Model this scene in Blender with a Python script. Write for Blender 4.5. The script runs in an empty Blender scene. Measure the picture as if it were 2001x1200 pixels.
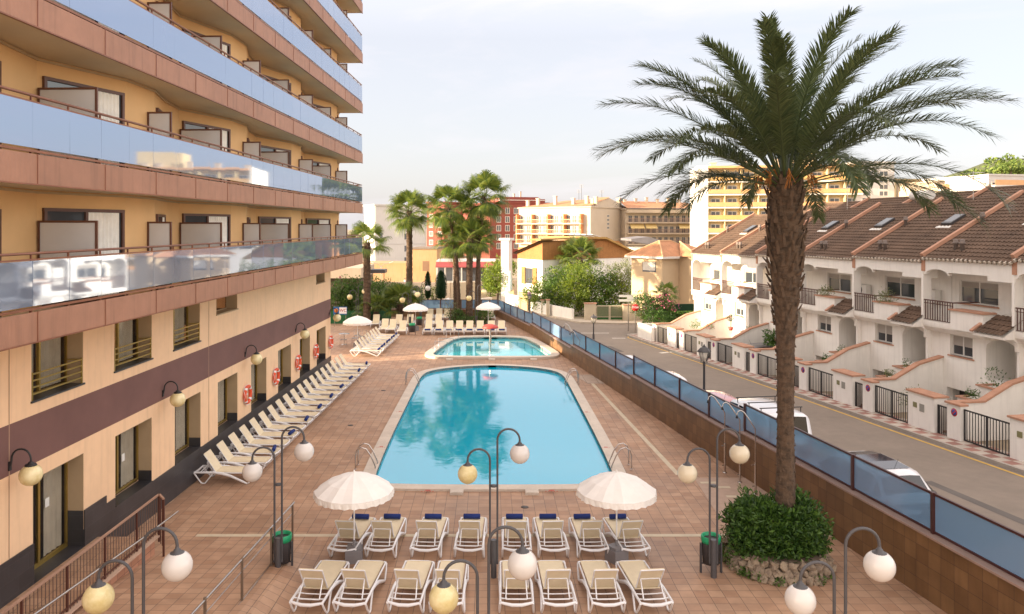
import bpy, math, random
from mathutils import Vector, Matrix, noise
R = math.radians
pi = math.pi
S = bpy.context.scene
COL = S.collection
# ---------------------------------------------------------------- camera
F = 1480.0; CX = 957.0; CY = 443.0; CH = 8.0
cam = bpy.data.cameras.new("camera"); camo = bpy.data.objects.new("camera", cam); COL.objects.link(camo)
camo.location = (0, 0, CH); camo.rotation_euler = (R(90), 0, 0)
cam.sensor_width = 36; cam.lens = 36 * F / 2001
cam.shift_x = (1000.5 - CX) / 2001; cam.shift_y = -(600 - CY) / 2001
cam.clip_start = 0.1; cam.clip_end = 3000
S.camera = camo
S.view_settings.view_transform = 'Standard'; S.view_settings.look = 'None'
S.view_settings.exposure = 1.55; S.view_settings.gamma = 1
# ---------------------------------------------------------------- sky and sun
SUN_AZ = Vector((0.975, 0.2)).normalized()      # horizontal direction the light travels
SUN_EL = 12.0
W = bpy.data.worlds.new("World"); S.world = W; W.use_nodes = True
nt = W.node_tree; nt.nodes.clear()
def wn(t, **k):
    n = nt.nodes.new(t)
    for a, b in k.items(): setattr(n, a, b)
    return n
out = wn('ShaderNodeOutputWorld'); bg = wn('ShaderNodeBackground'); sky = wn('ShaderNodeTexSky', sky_type='NISHITA')
sky.sun_disc = False; sky.sun_elevation = R(SUN_EL)
sky.sun_rotation = math.atan2(-SUN_AZ.x, -SUN_AZ.y)
sky.air_density = 1.0; sky.dust_density = 2.5; sky.ozone_density = 1.6; sky.altitude = 50
bg.inputs['Strength'].default_value = 0.15
geo = wn('ShaderNodeTexCoord'); sep = wn('ShaderNodeSeparateXYZ'); nt.links.new(geo.outputs['Generated'], sep.inputs[0])
# thin high cloud: a veil everywhere plus long streaks
mp = wn('ShaderNodeMapping'); mp.inputs['Scale'].default_value = (1.1, 0.55, 5.0); mp.inputs['Rotation'].default_value = (0.0, R(-14), R(30))
nt.links.new(geo.outputs['Generated'], mp.inputs[0])
nz = wn('ShaderNodeTexNoise'); nz.inputs['Scale'].default_value = 2.2; nz.inputs['Detail'].default_value = 7; nz.inputs['Roughness'].default_value = .6
nz.inputs['Distortion'].default_value = .5
nt.links.new(mp.outputs[0], nz.inputs[0])
cr = wn('ShaderNodeValToRGB'); cr.color_ramp.elements[0].position = .50; cr.color_ramp.elements[0].color = (.66, .66, .66, 1)
cr.color_ramp.elements[1].position = .78; cr.color_ramp.elements[1].color = (.95, .95, .95, 1)
nt.links.new(nz.outputs[0], cr.inputs[0])
mixc = wn('ShaderNodeMixRGB'); nt.links.new(cr.outputs[0], mixc.inputs[0]); nt.links.new(sky.outputs[0], mixc.inputs[1])
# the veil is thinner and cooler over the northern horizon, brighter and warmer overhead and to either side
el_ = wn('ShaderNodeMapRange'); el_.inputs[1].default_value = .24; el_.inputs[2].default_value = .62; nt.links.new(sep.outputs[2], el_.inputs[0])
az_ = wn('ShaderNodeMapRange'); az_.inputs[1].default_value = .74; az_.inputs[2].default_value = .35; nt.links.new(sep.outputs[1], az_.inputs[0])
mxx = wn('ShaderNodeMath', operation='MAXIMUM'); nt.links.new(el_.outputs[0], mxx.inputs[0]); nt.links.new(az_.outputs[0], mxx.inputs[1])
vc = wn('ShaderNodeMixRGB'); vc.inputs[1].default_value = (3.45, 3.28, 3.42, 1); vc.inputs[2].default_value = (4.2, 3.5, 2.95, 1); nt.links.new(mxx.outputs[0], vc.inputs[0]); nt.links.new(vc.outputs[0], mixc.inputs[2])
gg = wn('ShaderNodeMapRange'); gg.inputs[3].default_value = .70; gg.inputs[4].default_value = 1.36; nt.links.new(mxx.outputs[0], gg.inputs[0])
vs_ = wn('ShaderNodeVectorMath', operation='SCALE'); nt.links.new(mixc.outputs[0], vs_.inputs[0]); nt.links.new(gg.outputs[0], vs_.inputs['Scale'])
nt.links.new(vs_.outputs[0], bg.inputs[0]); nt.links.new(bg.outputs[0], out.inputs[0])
sun = bpy.data.lights.new("sun", 'SUN'); suno = bpy.data.objects.new("sun", sun); COL.objects.link(suno)
sun.energy = 5.0; sun.angle = R(.5); sun.color = (1.0, .80, .56)
d = Vector((SUN_AZ.x * math.cos(R(SUN_EL)), SUN_AZ.y * math.cos(R(SUN_EL)), -math.sin(R(SUN_EL))))
suno.rotation_euler = d.to_track_quat('-Z', 'Y').to_euler(); suno.location = (-60, 0, 60)
# ---------------------------------------------------------------- point helpers
def G(px, py, z=0.0):
    Y = F * (CH - z) / (py - CY); return Vector(((px - CX) * Y / F, Y, z))
def P(px, py, Y): return Vector(((px - CX) * Y / F, Y, CH - (py - CY) * Y / F))
# ---------------------------------------------------------------- materials
MATS = {}
def mat(name, col, rough=.75, var=.10, vs=2.0, bump=0.0, bs=40.0, metal=0.0, spec=.5, col2=None, brick=None, coat=0, wave=None, fine=0.0, trans=0, rvar=0, alpha=None, stain=0.0):
    if name in MATS: return MATS[name]
    m = bpy.data.materials.new(name); m.use_nodes = True; t = m.node_tree; b = t.nodes['Principled BSDF']
    L = t.links.new
    def N(ty, **k):
        n = t.nodes.new(ty)
        for a, c in k.items(): setattr(n, a, c)
        return n
    tc = N('ShaderNodeTexCoord'); vec = tc.outputs['Object']
    c4 = (col[0], col[1], col[2], 1)
    b.inputs['Roughness'].default_value = rough; b.inputs['Metallic'].default_value = metal
    b.inputs['Specular IOR Level'].default_value = spec
    if coat: b.inputs['Coat Weight'].default_value = coat; b.inputs['Coat Roughness'].default_value = .05
    cur = None; hgt = None
    if brick:
        ax, bw, bh, mo, c2, mc = brick[:6]
        off = brick[6] if len(brick) > 6 else 0.0
        sp = N('ShaderNodeSeparateXYZ'); L(vec, sp.inputs[0]); cb = N('ShaderNodeCombineXYZ')
        i = {'x': 0, 'y': 1, 'z': 2}
        L(sp.outputs[i[ax[0]]], cb.inputs[0]); L(sp.outputs[i[ax[1]]], cb.inputs[1])
        bt = N('ShaderNodeTexBrick'); bt.offset = off; bt.squash = 1
        L(cb.outputs[0], bt.inputs['Vector']); bt.inputs['Scale'].default_value = 1
        bt.inputs['Color1'].default_value = c4; bt.inputs['Color2'].default_value = (*c2, 1); bt.inputs['Mortar'].default_value = (*mc, 1)
        bt.inputs['Mortar Size'].default_value = mo; bt.inputs['Mortar Smooth'].default_value = .2; bt.inputs['Bias'].default_value = -.1
        bt.inputs['Brick Width'].default_value = bw; bt.inputs['Row Height'].default_value = bh
        cur = bt.outputs['Color']; hgt = bt.outputs['Fac']
    n1 = N('ShaderNodeTexNoise'); n1.inputs['Scale'].default_value = vs; n1.inputs['Detail'].default_value = 5; n1.inputs['Roughness'].default_value = .6
    L(vec, n1.inputs['Vector'])
    mr = N('ShaderNodeMapRange'); mr.inputs[1].default_value = .28; mr.inputs[2].default_value = .72
    mr.inputs[3].default_value = 1 - var; mr.inputs[4].default_value = 1 + var; L(n1.outputs['Fac'], mr.inputs[0])
    if cur is None:
        if col2:
            mx = N('ShaderNodeMixRGB'); mx.inputs[1].default_value = c4; mx.inputs[2].default_value = (*col2, 1)
            r2 = N('ShaderNodeMapRange'); r2.inputs[1].default_value = .38; r2.inputs[2].default_value = .62; L(n1.outputs['Fac'], r2.inputs[0]); L(r2.outputs[0], mx.inputs[0]); cur = mx.outputs[0]
        else:
            rg = N('ShaderNodeRGB'); rg.outputs[0].default_value = c4; cur = rg.outputs[0]
    if fine:
        nf = N('ShaderNodeTexNoise'); nf.inputs['Scale'].default_value = vs * 9; nf.inputs['Detail'].default_value = 3; L(vec, nf.inputs['Vector'])
        mf = N('ShaderNodeMapRange'); mf.inputs[1].default_value = .3; mf.inputs[2].default_value = .7; mf.inputs[3].default_value = 1 - fine; mf.inputs[4].default_value = 1 + fine
        L(nf.outputs['Fac'], mf.inputs[0]); ml0 = N('ShaderNodeMath', operation='MULTIPLY'); L(mr.outputs[0], ml0.inputs[0]); L(mf.outputs[0], ml0.inputs[1]); fac = ml0.outputs[0]
    else: fac = mr.outputs[0]
    if stain:      # rain streaks running down a face
        ms = N('ShaderNodeMapping'); ms.inputs['Scale'].default_value = (3.0, 3.0, .25); L(vec, ms.inputs[0])
        ns = N('ShaderNodeTexNoise'); ns.inputs['Scale'].default_value = 2.2; ns.inputs['Detail'].default_value = 4; L(ms.outputs[0], ns.inputs['Vector'])
        mm = N('ShaderNodeMapRange'); mm.inputs[1].default_value = .5; mm.inputs[2].default_value = .75; mm.inputs[3].default_value = 1; mm.inputs[4].default_value = 1 - stain
        L(ns.outputs['Fac'], mm.inputs[0]); ml1 = N('ShaderNodeMath', operation='MULTIPLY'); L(fac, ml1.inputs[0]); L(mm.outputs[0], ml1.inputs[1]); fac = ml1.outputs[0]
    vm = N('ShaderNodeVectorMath', operation='SCALE'); L(cur, vm.inputs[0]); L(fac, vm.inputs['Scale']); L(vm.outputs[0], b.inputs['Base Color'])
    if rvar:
        rr = N('ShaderNodeMapRange'); rr.inputs[1].default_value = .3; rr.inputs[2].default_value = .7; rr.inputs[3].default_value = rough - rvar; rr.inputs[4].default_value = rough + rvar
        L(n1.outputs['Fac'], rr.inputs[0]); L(rr.outputs[0], b.inputs['Roughness'])
    if bump or wave or brick:
        bp = N('ShaderNodeBump'); bp.inputs['Strength'].default_value = max(bump, .3); bp.inputs['Distance'].default_value = .01
        if wave:   # (axis, scale): corrugation
            wv = N('ShaderNodeTexWave', wave_type='BANDS', bands_direction=wave[0].upper()); wv.inputs['Scale'].default_value = wave[1]; L(vec, wv.inputs['Vector']); L(wv.outputs['Fac'], bp.inputs['Height'])
            bp.inputs['Strength'].default_value = .8
        elif brick:
            iv = N('ShaderNodeMath', operation='SUBTRACT'); iv.inputs[0].default_value = 1; L(hgt, iv.inputs[1]); L(iv.outputs[0], bp.inputs['Height'])
        else:
            nb = N('ShaderNodeTexNoise'); nb.inputs['Scale'].default_value = bs; nb.inputs['Detail'].default_value = 4; L(vec, nb.inputs['Vector']); L(nb.outputs['Fac'], bp.inputs['Height'])
        L(bp.outputs[0], b.inputs['Normal'])
    if trans: b.inputs['Transmission Weight'].default_value = trans
    if alpha is not None: b.inputs['Alpha'].default_value = alpha
    MATS[name] = m
    return m
def leafmat(name, c1, c2, rough=.5, sub=.25):
    if name in MATS: return MATS[name]
    m = bpy.data.materials.new(name); m.use_nodes = True; t = m.node_tree; b = t.nodes['Principled BSDF']; L = t.links.new
    g = t.nodes.new('ShaderNodeNewGeometry'); r = t.nodes.new('ShaderNodeMixRGB'); r.inputs[1].default_value = (*c1, 1); r.inputs[2].default_value = (*c2, 1)
    L(g.outputs['Random Per Island'], r.inputs[0])
    L(r.outputs[0], b.inputs['Base Color']); b.inputs['Roughness'].default_value = rough; b.inputs['Specular IOR Level'].default_value = .4
    tr = t.nodes.new('ShaderNodeBsdfTranslucent'); hs = t.nodes.new('ShaderNodeHueSaturation'); hs.inputs['Value'].default_value = 1.6; hs.inputs['Hue'].default_value = .48
    L(r.outputs[0], hs.inputs['Color']); L(hs.outputs[0], tr.inputs[0])
    mx = t.nodes.new('ShaderNodeMixShader'); mx.inputs[0].default_value = sub
    L(b.outputs[0], mx.inputs[1]); L(tr.outputs[0], mx.inputs[2]); L(mx.outputs[0], t.nodes['Material Output'].inputs[0])
    MATS[name] = m; return m
# ---------------------------------------------------------------- mesh builder
class MB:
    def __init__(s): s.v = []; s.f = []; s.m = []; s.sm = []
    def add(s, vs, fs, mi=0, sm=False):
        o = len(s.v); s.v.extend([tuple(v) for v in vs])
        for f in fs: s.f.append(tuple(i + o for i in f)); s.m.append(mi); s.sm.append(sm)
        return s
    def box(s, x0, x1, y0, y1, z0, z1, mi=0):
        if x0 > x1: x0, x1 = x1, x0
        if y0 > y1: y0, y1 = y1, y0
        vs = [(x0, y0, z0), (x1, y0, z0), (x1, y1, z0), (x0, y1, z0), (x0, y0, z1), (x1, y0, z1), (x1, y1, z1), (x0, y1, z1)]
        return s.add(vs, [(0, 3, 2, 1), (4, 5, 6, 7), (0, 1, 5, 4), (1, 2, 6, 5), (2, 3, 7, 6), (3, 0, 4, 7)], mi)
    def bar(s, a, b, w, h, mi=0, up=(0, 0, 1)):
        a = Vector(a); b = Vector(b); d = (b - a); d.normalize(); u = Vector(up)
        if abs(d.dot(u)) > .98: u = Vector((1, 0, 0))
        x = d.cross(u).normalized() * (w / 2); y = x.cross(d).normalized() * (h / 2)
        vs = []
        for p in (a, b):
            for sx, sy in ((-1, -1), (1, -1), (1, 1), (-1, 1)): vs.append(p + x * sx + y * sy)
        return s.add(vs, [(0, 1, 2, 3), (7, 6, 5, 4), (0, 4, 5, 1), (1, 5, 6, 2), (2, 6, 7, 3), (3, 7, 4, 0)], mi)
    def tube(s, pts, r, n=8, mi=0, cap=True, sm=True, flat=1.0, closed=False):
        pts = [Vector(p) for p in pts]; k = len(pts); rs = r if isinstance(r, (list, tuple)) else [r] * k
        vs = []; up = None
        for i, p in enumerate(pts):
            if closed: d = pts[(i + 1) % k] - pts[i - 1]
            else: d = pts[min(i + 1, k - 1)] - pts[max(i - 1, 0)]
            if d.length < 1e-9: d = Vector((0, 0, 1))
            d.normalize()
            if up is None:
                up = Vector((0, 0, 1)) if abs(d.z) < .9 else Vector((1, 0, 0))
            x = d.cross(up)
            if x.length < 1e-4: x = d.cross(Vector((0, 1, 0)))
            x.normalize(); y = x.cross(d).normalized(); up = y
            for j in range(n):
                a = 2 * pi * j / n; vs.append(p + x * math.cos(a) * rs[i] + y * math.sin(a) * rs[i] * flat)
        fs = []
        for i in range(k if closed else k - 1):
            i2 = (i + 1) % k
            for j in range(n): fs.append((i * n + j, i * n + (j + 1) % n, i2 * n + (j + 1) % n, i2 * n + j))
        s.add(vs, fs, mi, sm)
        if cap and not closed:
            s.add(vs[:n], [tuple(range(n))[::-1]], mi); s.add(vs[-n:], [tuple(range(n))], mi)
        return s
    def lathe(s, prof, c=(0, 0, 0), n=16, mi=0, sm=True, sx=1, sy=1):
        vs = []
        for r, z in prof:
            for j in range(n):
                a = 2 * pi * j / n; vs.append((c[0] + r * math.cos(a) * sx, c[1] + r * math.sin(a) * sy, c[2] + z))
        fs = []
        for i in range(len(prof) - 1):
            for j in range(n): fs.append((i * n + j, i * n + (j + 1) % n, (i + 1) * n + (j + 1) % n, (i + 1) * n + j))
        fs.append(tuple(range(n))[::-1]); k = (len(prof) - 1) * n; fs.append(tuple(k + j for j in range(n)))
        return s.add(vs, fs, mi, sm)
    def prism(s, poly, z0, z1, mi=0):      # poly in xy, z0/z1 numbers or functions of (x,y)
        f0 = z0 if callable(z0) else (lambda x, y: z0); f1 = z1 if callable(z1) else (lambda x, y: z1)
        n = len(poly); vs = [(x, y, f0(x, y)) for x, y in poly] + [(x, y, f1(x, y)) for x, y in poly]
        fs = [tuple(range(n))[::-1], tuple(range(n, 2 * n))] + [(i, (i + 1) % n, n + (i + 1) % n, n + i) for i in range(n)]
        return s.add(vs, fs, mi)
    def prismx(s, poly, x0, x1, mi=0):     # poly in (y,z)
        n = len(poly); vs = [(x0, y, z) for y, z in poly] + [(x1, y, z) for y, z in poly]
        return s.add(vs, [tuple(range(n)), tuple(range(n, 2 * n))[::-1]] + [(i, n + i, n + (i + 1) % n, (i + 1) % n) for i in range(n)], mi)
    def prismy(s, poly, y0, y1, mi=0):     # poly in (x,z)
        n = len(poly); vs = [(x, y0, z) for x, z in poly] + [(x, y1, z) for x, z in poly]
        return s.add(vs, [tuple(range(n)), tuple(range(n, 2 * n))[::-1]] + [(i, n + i, n + (i + 1) % n, (i + 1) % n) for i in range(n)], mi)
    def ball(s, c, r, n=16, mi=0, sz=1.0):
        prof = []
        m = n // 2
        for i in range(m + 1):
            a = -pi / 2 + pi * i / m; prof.append((max(r * math.cos(a), .0005), r * math.sin(a) * sz))
        return s.lathe(prof, c, n, mi)
    def quad(s, a, b, c, d, mi=0): return s.add([a, b, c, d], [(0, 1, 2, 3)], mi)
    def ring(s, outer, inner, z0, z1, mi=0):   # flat ring between two loops of equal count
        n = len(outer)
        vs = [(x, y, z1) for x, y in outer] + [(x, y, z1) for x, y in inner] + [(x, y, z0) for x, y in outer] + [(x, y, z0) for x, y in inner]
        fs = []
        for i in range(n):
            j = (i + 1) % n
            fs += [(i, j, n + j, n + i), (2 * n + i, 2 * n + j, j, i), (n + i, n + j, 3 * n + j, 3 * n + i)]
        return s.add(vs, fs, mi)
    def build(s, name, mats, parent=None, loc=None, rz=None, fixn=True):
        me = bpy.data.meshes.new(name); me.from_pydata(s.v, [], s.f)
        if not isinstance(mats, (list, tuple)): mats = [mats]
        for m in mats: me.materials.append(m)
        me.polygons.foreach_set('material_index', s.m); me.polygons.foreach_set('use_smooth', s.sm)
        me.update()
        o = bpy.data.objects.new(name, me); COL.objects.link(o)
        if parent is not None: o.parent = parent
        if loc is not None: o.location = loc
        if rz is not None: o.rotation_euler = (0, 0, rz)
        return o
def tag(o, label=None, cat=None, group=None, kind=None):
    if label: o['label'] = label
    if cat: o['category'] = cat
    if group: o['group'] = group
    if kind: o['kind'] = kind
    return o
def thing(name, label, cat, loc=(0, 0, 0), rz=0.0, group=None):
    o = bpy.data.objects.new(name, None); COL.objects.link(o); o.location = loc; o.rotation_euler = (0, 0, rz)
    o.empty_display_size = .3
    return tag(o, label, cat, group)
KIDS = {}
def kids(o): return [c for c in ALLKIDS(o)]
def ALLKIDS(o): return [c for c in COL.objects if c.parent == o]
def tree_of(o): return (o, [tree_of(c) for c in ALLKIDS(o)])
def dup(tr, loc, rz, label, group=None, parent=None, scale=None):
    src, ch = tr
    c = src.copy(); COL.objects.link(c)
    if parent is not None: c.parent = parent
    else:
        c.location = loc; c.rotation_euler = (0, 0, rz)
        if label: c['label'] = label
        if group: c['group'] = group
        if scale: c.scale = scale
    for k in ch: dup(k, None, None, None, None, c)
    return c
def textmesh(txt, size, m, name, parent=None, loc=(0, 0, 0), rot=(0, 0, 0), ext=.004, align='CENTER'):
    cu = bpy.data.curves.new(name, 'FONT'); cu.body = txt; cu.size = size; cu.extrude = ext; cu.align_x = align; cu.align_y = 'CENTER'
    to = bpy.data.objects.new(name, cu); COL.objects.link(to)
    dg = bpy.context.evaluated_depsgraph_get(); me = bpy.data.meshes.new_from_object(to.evaluated_get(dg))
    bpy.data.objects.remove(to); me.materials.clear(); me.materials.append(m)
    o = bpy.data.objects.new(name, me); COL.objects.link(o)
    if parent is not None: o.parent = parent
    o.location = loc; o.rotation_euler = rot
    return o
def smoothloop(pts, it=2):
    for _ in range(it):
        q = []
        for i in range(len(pts)):
            a = Vector(pts[i]); b = Vector(pts[(i + 1) % len(pts)])
            q.append(tuple(a * .75 + b * .25)); q.append(tuple(a * .25 + b * .75))
        pts = q
    return pts
def offloop(pts, d):
    n = len(pts); o = []
    A = sum(pts[i][0] * pts[(i + 1) % n][1] - pts[(i + 1) % n][0] * pts[i][1] for i in range(n))
    sg = 1 if A > 0 else -1
    for i in range(n):
        a = Vector(pts[i - 1]); c = Vector(pts[(i + 1) % n]); t = (c - a).normalized()
        o.append((pts[i][0] + t.y * d * sg, pts[i][1] - t.x * d * sg))
    return o
# ---------------------------------------------------------------- palette
white = mat('white_plastic', (.80, .80, .82), .35, .05)
whitep = mat('white_render', (.82, .79, .74), .85, .05, 1.2, .15, 60, stain=.10)
brownm = mat('brown_metal', (.085, .03, .022), .4, .1)
darkm = mat('dark_grey_metal', (.055, .052, .055), .45, .1, 8)
blackm = mat('black_metal', (.02, .02, .022), .5)
steel = mat('steel', (.55, .52, .50), .25, .05, 4, metal=1)
goldm = mat('gold_anodised', (.42, .29, .075), .35, .1, metal=.7)
cream = mat('cream_sling', (.72, .62, .44), .8, .05, 6, .3, 200)
canvas = mat('white_canvas', (.84, .80, .76), .85, .05, 3)
navy = mat('navy_towel', (.012, .03, .16), .95, .15, 20, .5, 200)
salmon = mat('salmon_coping', (.43, .23, .15), .8, .15, 3)
def clearpane(name, tint, k, col=(.03, .035, .04)):
    m = bpy.data.materials.new(name); m.use_nodes = True; t = m.node_tree; b = t.nodes['Principled BSDF']; b.inputs['Base Color'].default_value = (*col, 1); b.inputs['Roughness'].default_value = .03; b.inputs['Specular IOR Level'].default_value = .6
    tr = t.nodes.new('ShaderNodeBsdfTransparent'); tr.inputs[0].default_value = (*tint, 1); mx = t.nodes.new('ShaderNodeMixShader'); mx.inputs[0].default_value = k
    t.links.new(tr.outputs[0], mx.inputs[1]); t.links.new(b.outputs[0], mx.inputs[2]); t.links.new(mx.outputs[0], t.nodes['Material Output'].inputs[0]); return m
hpane = clearpane('hotel_pane', (.96, .94, .9), .2)
glassw = mat('window_glass', (.05, .06, .07), .04, .05, spec=1.0)
# ================================================================ GROUND
def rz_(Y): return .7 - .025 * min(Y, 100.0)          # the street runs down gently as it goes away
WALLPTS = [(11.0, 6.7), (10.35, 10.85), (8.2, 24.4), (6.6, 34.8), (4.95, 45.0), (3.15, 56.5), (0.75, 67.5)]
def WX(Y):
    p = WALLPTS
    for (x0, y0), (x1, y1) in zip(p, p[1:]):
        if Y <= y1 or (x1, y1) == p[-1]: return x0 + (x1 - x0) * (Y - y0) / (y1 - y0)
def HX(Y): return -10.03 + .0324 * Y                  # hotel wall line
earth = mat('dry_earth', (.30, .24, .17), .95, .2, .15, .3, 3, fine=.1)
g = MB(); ys = [-60, 0, 8, 14, 20, 26, 34.8, 45, 56.5, 67.6, 68.3, 80, 100, 160, 300, 800, 2500]
offs = [-1500, -400, -120, -50, -30, -.3, .05, 10, 20, 40, 90, 400, 1500]
vs = []
for y in ys:
    for o in offs:
        x = WX(max(min(y, 67.5), 6.8)) + o
        z = rz_(y) - .03
        if y < 68 and o < 0 and o > -60: z = -2.0
        if o < -60: z = min(z, -2.0)
        vs.append((x, y, z))
n = len(offs)
g.add(vs, [(i * n + j, i * n + j + 1, (i + 1) * n + j + 1, (i + 1) * n + j) for i in range(len(ys) - 1) for j in range(n - 1)])
tag(g.build('ground', earth), kind='structure')
# ---- street
def kerbX(Y): return 20.95 - .163 * Y
asphalt = mat('asphalt', (.215, .175, .142), .9, .12, .35, .4, 120, fine=.05)
rp = [(WX(5) + .2, 5.0), (kerbX(5), 5.0), (kerbX(30), 30), (kerbX(58), 58), (kerbX(61), 61.3), (12.6, 62.6), (14.5, 63.0), (60, 64.0), (60, 71.5), (12, 70.2), (8.6, 71.2), (7.0, 74.8), (.4, 94.5), (-8, 99.9), (-16, 99.9), (-7, 86), (-1.2, 72), (1.0, 68.4), (WX(56.5) + .25, 56.5), (WX(45) + .25, 45), (WX(24.4) + .25, 24.4)]
m = MB(); m.add([(x, y, rz_(y)) for x, y in rp], [tuple(range(len(rp)))]); tag(m.build('road', asphalt), kind='structure')
patchm = mat('asphalt_patch', (.12, .105, .095), .95, .15, 1, .4, 90)
for (yy, off, w, l) in ((20, 2.6, .9, 3.2), (31, 4.2, .6, 5.5), (42, 2.8, 1.1, 2.4), (52, 4.6, .8, 3.0), (16.5, 5.0, .35, 7)):
    q = [(WX(yy) + off, yy), (WX(yy) + off + w, yy + .05), (WX(yy + l) + off + w, yy + l), (WX(yy + l) + off + .05, yy + l - .1)]; m = MB(); m.add([(x, y, rz_(y) + .004) for x, y in q], [(0, 1, 2, 3)]); tag(m.build('road_patch', patchm), kind='structure')
iron = mat('cast_iron', (.07, .06, .055), .6, .2, 8)
for k, (yy, off) in enumerate(((22.5, 4.4), (36, 3.6), (47.5, 4.2))):
    m = MB(); m.lathe([(.33, 0), (.33, .012)], n=20); o = m.build('manhole_cover', iron); o.location = (WX(yy) + off, yy, rz_(yy)); tag(o, 'round iron manhole cover in the asphalt, %s of three' % ('nearest', 'middle', 'farthest')[k], 'manhole cover', 'manhole covers in the street')
def stripe(name, pts, w, mt, z=.006, closed=False):
    m = MB(); L_ = []; R_ = []
    for i, p in enumerate(pts):
        a = Vector(pts[max(i - 1, 0)]); c = Vector(pts[min(i + 1, len(pts) - 1)]); t = (c - a).normalized(); nn = Vector((t.y, -t.x)) * w / 2
        L_.append(Vector(p) - nn); R_.append(Vector(p) + nn)
    zf = z if callable(z) else (lambda x, y: rz_(y) + z)
    vs = [(q.x, q.y, zf(q.x, q.y)) for q in L_] + [(q.x, q.y, zf(q.x, q.y)) for q in R_]; k = len(pts)
    m.add(vs, [(i, i + 1, k + i + 1, k + i) for i in range(k - 1)])
    return m.build(name, mt)
yel = mat('yellow_road_paint', (.55, .34, .06), .8, .18, 3)
wpaint = mat('white_road_paint', (.62, .58, .52), .8, .2, 3)
tag(stripe('kerb_line', [(kerbX(Y) - .22, Y) for Y in (5, 30, 50, 57, 60)] + [(11.35, 61.6), (12.6, 62.35), (15, 62.7)], .11, yel), kind='structure')
def gr(px, py):     # pixel on the street plane
    k = (py - CY) / F; Y = (CH - .7) / (k - .025) if k != .025 else 0; return ((px - CX) * Y / F, Y)
for a, b, w in (((1118, 651), (1190, 651), .25), ((1196, 661), (1222, 661), .25), ((1290, 690), (1325, 687), .35)):
    tag(stripe('road_marking', [gr(*a), gr(*b)], w, wpaint), kind='structure')
# ---- pavement with pink and cream squares
pav = bpy.data.materials.new('pavement_squares'); pav.use_nodes = True; t = pav.node_tree; b = t.nodes['Principled BSDF']; L = t.links.new
tc = t.nodes.new('ShaderNodeTexCoord'); mpg = t.nodes.new('ShaderNodeMapping'); mpg.inputs['Rotation'].default_value = (0, 0, R(-9.3)); L(tc.outputs['Object'], mpg.inputs[0])
ck = t.nodes.new('ShaderNodeTexChecker'); ck.inputs['Scale'].default_value = 2.4; ck.inputs[1].default_value = (.46, .40, .34, 1); ck.inputs[2].default_value = (.30, .155, .125, 1)
sn = t.nodes.new('ShaderNodeVectorMath'); sn.operation = 'SNAP'; sn.inputs[1].default_value = (.4167, .4167, 1); L(mpg.outputs[0], sn.inputs[0])
wnz = t.nodes.new('ShaderNodeTexWhiteNoise'); L(sn.outputs[0], wnz.inputs['Vector'])
L(mpg.outputs[0], ck.inputs[0]); nn_ = t.nodes.new('ShaderNodeTexNoise'); nn_.inputs['Scale'].default_value = 1.5; nn_.inputs['Detail'].default_value = 5; L(tc.outputs['Object'], nn_.inputs[0])
ad = t.nodes.new('ShaderNodeMath'); ad.operation = 'ADD'; L(wnz.outputs['Value'], ad.inputs[0]); L(nn_.outputs['Fac'], ad.inputs[1])
mr = t.nodes.new('ShaderNodeMapRange'); mr.inputs[1].default_value = .2; mr.inputs[2].default_value = 1.6; mr.inputs[3].default_value = .72; mr.inputs[4].default_value = 1.15; L(ad.outputs[0], mr.inputs[0])
vm = t.nodes.new('ShaderNodeVectorMath'); vm.operation = 'SCALE'; L(ck.outputs[0], vm.inputs[0]); L(mr.outputs[0], vm.inputs['Scale']); L(vm.outputs[0], b.inputs['Base Color']); b.inputs['Roughness'].default_value = .85
concrete = mat('grey_concrete', (.36, .32, .28), .9, .15, 2, .3, 60)
gp = [(kerbX(Y) + .13, Y) for Y in (5, 30, 50, 58)] + [(kerbX(61) + .15, 61.0), (12.8, 62.3), (14.5, 62.7), (30, 63.2), (30, 61.4), (14.3, 61.2), (11.9, 60)] + [(22.4 - .166 * Y, Y) for Y in (50, 30, 5)]
m = MB(); m.prism(gp, lambda x, y: rz_(y) - .05, lambda x, y: rz_(y) + .13); tag(m.build('pavement', pav), kind='structure')
m = MB()
kk = [(kerbX(Y), Y) for Y in (5, 30, 50, 58)] + [(kerbX(61), 61.3), (12.6, 62.55), (14.5, 62.9), (30, 63.35)]
ki = [(kerbX(Y) + .126, Y) for Y in (5, 30, 50, 58)] + [(kerbX(61) + .14, 61.05), (12.75, 62.35), (14.5, 62.75), (30, 63.2)]
for i in range(len(kk) - 1):
    m.prism([kk[i], ki[i], ki[i + 1], kk[i + 1]], lambda x, y: rz_(y) - .05, lambda x, y: rz_(y) + .134)
tag(m.build('kerb', concrete), kind='structure')
# far pavement in front of the gate house
m = MB(); m.prism([(8.5, 71.1), (12, 70.2), (60, 71.5), (60, 73.5), (12, 72.3), (7.7, 75.2), (.9, 95), (.2, 94.6), (6.9, 74.8)], lambda x, y: rz_(y) - .05, lambda x, y: rz_(y) + .12)
tag(m.build('far_pavement', mat('far_pavement_mat', (.45, .38, .30), .9, .1, 1)), kind='structure')
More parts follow.
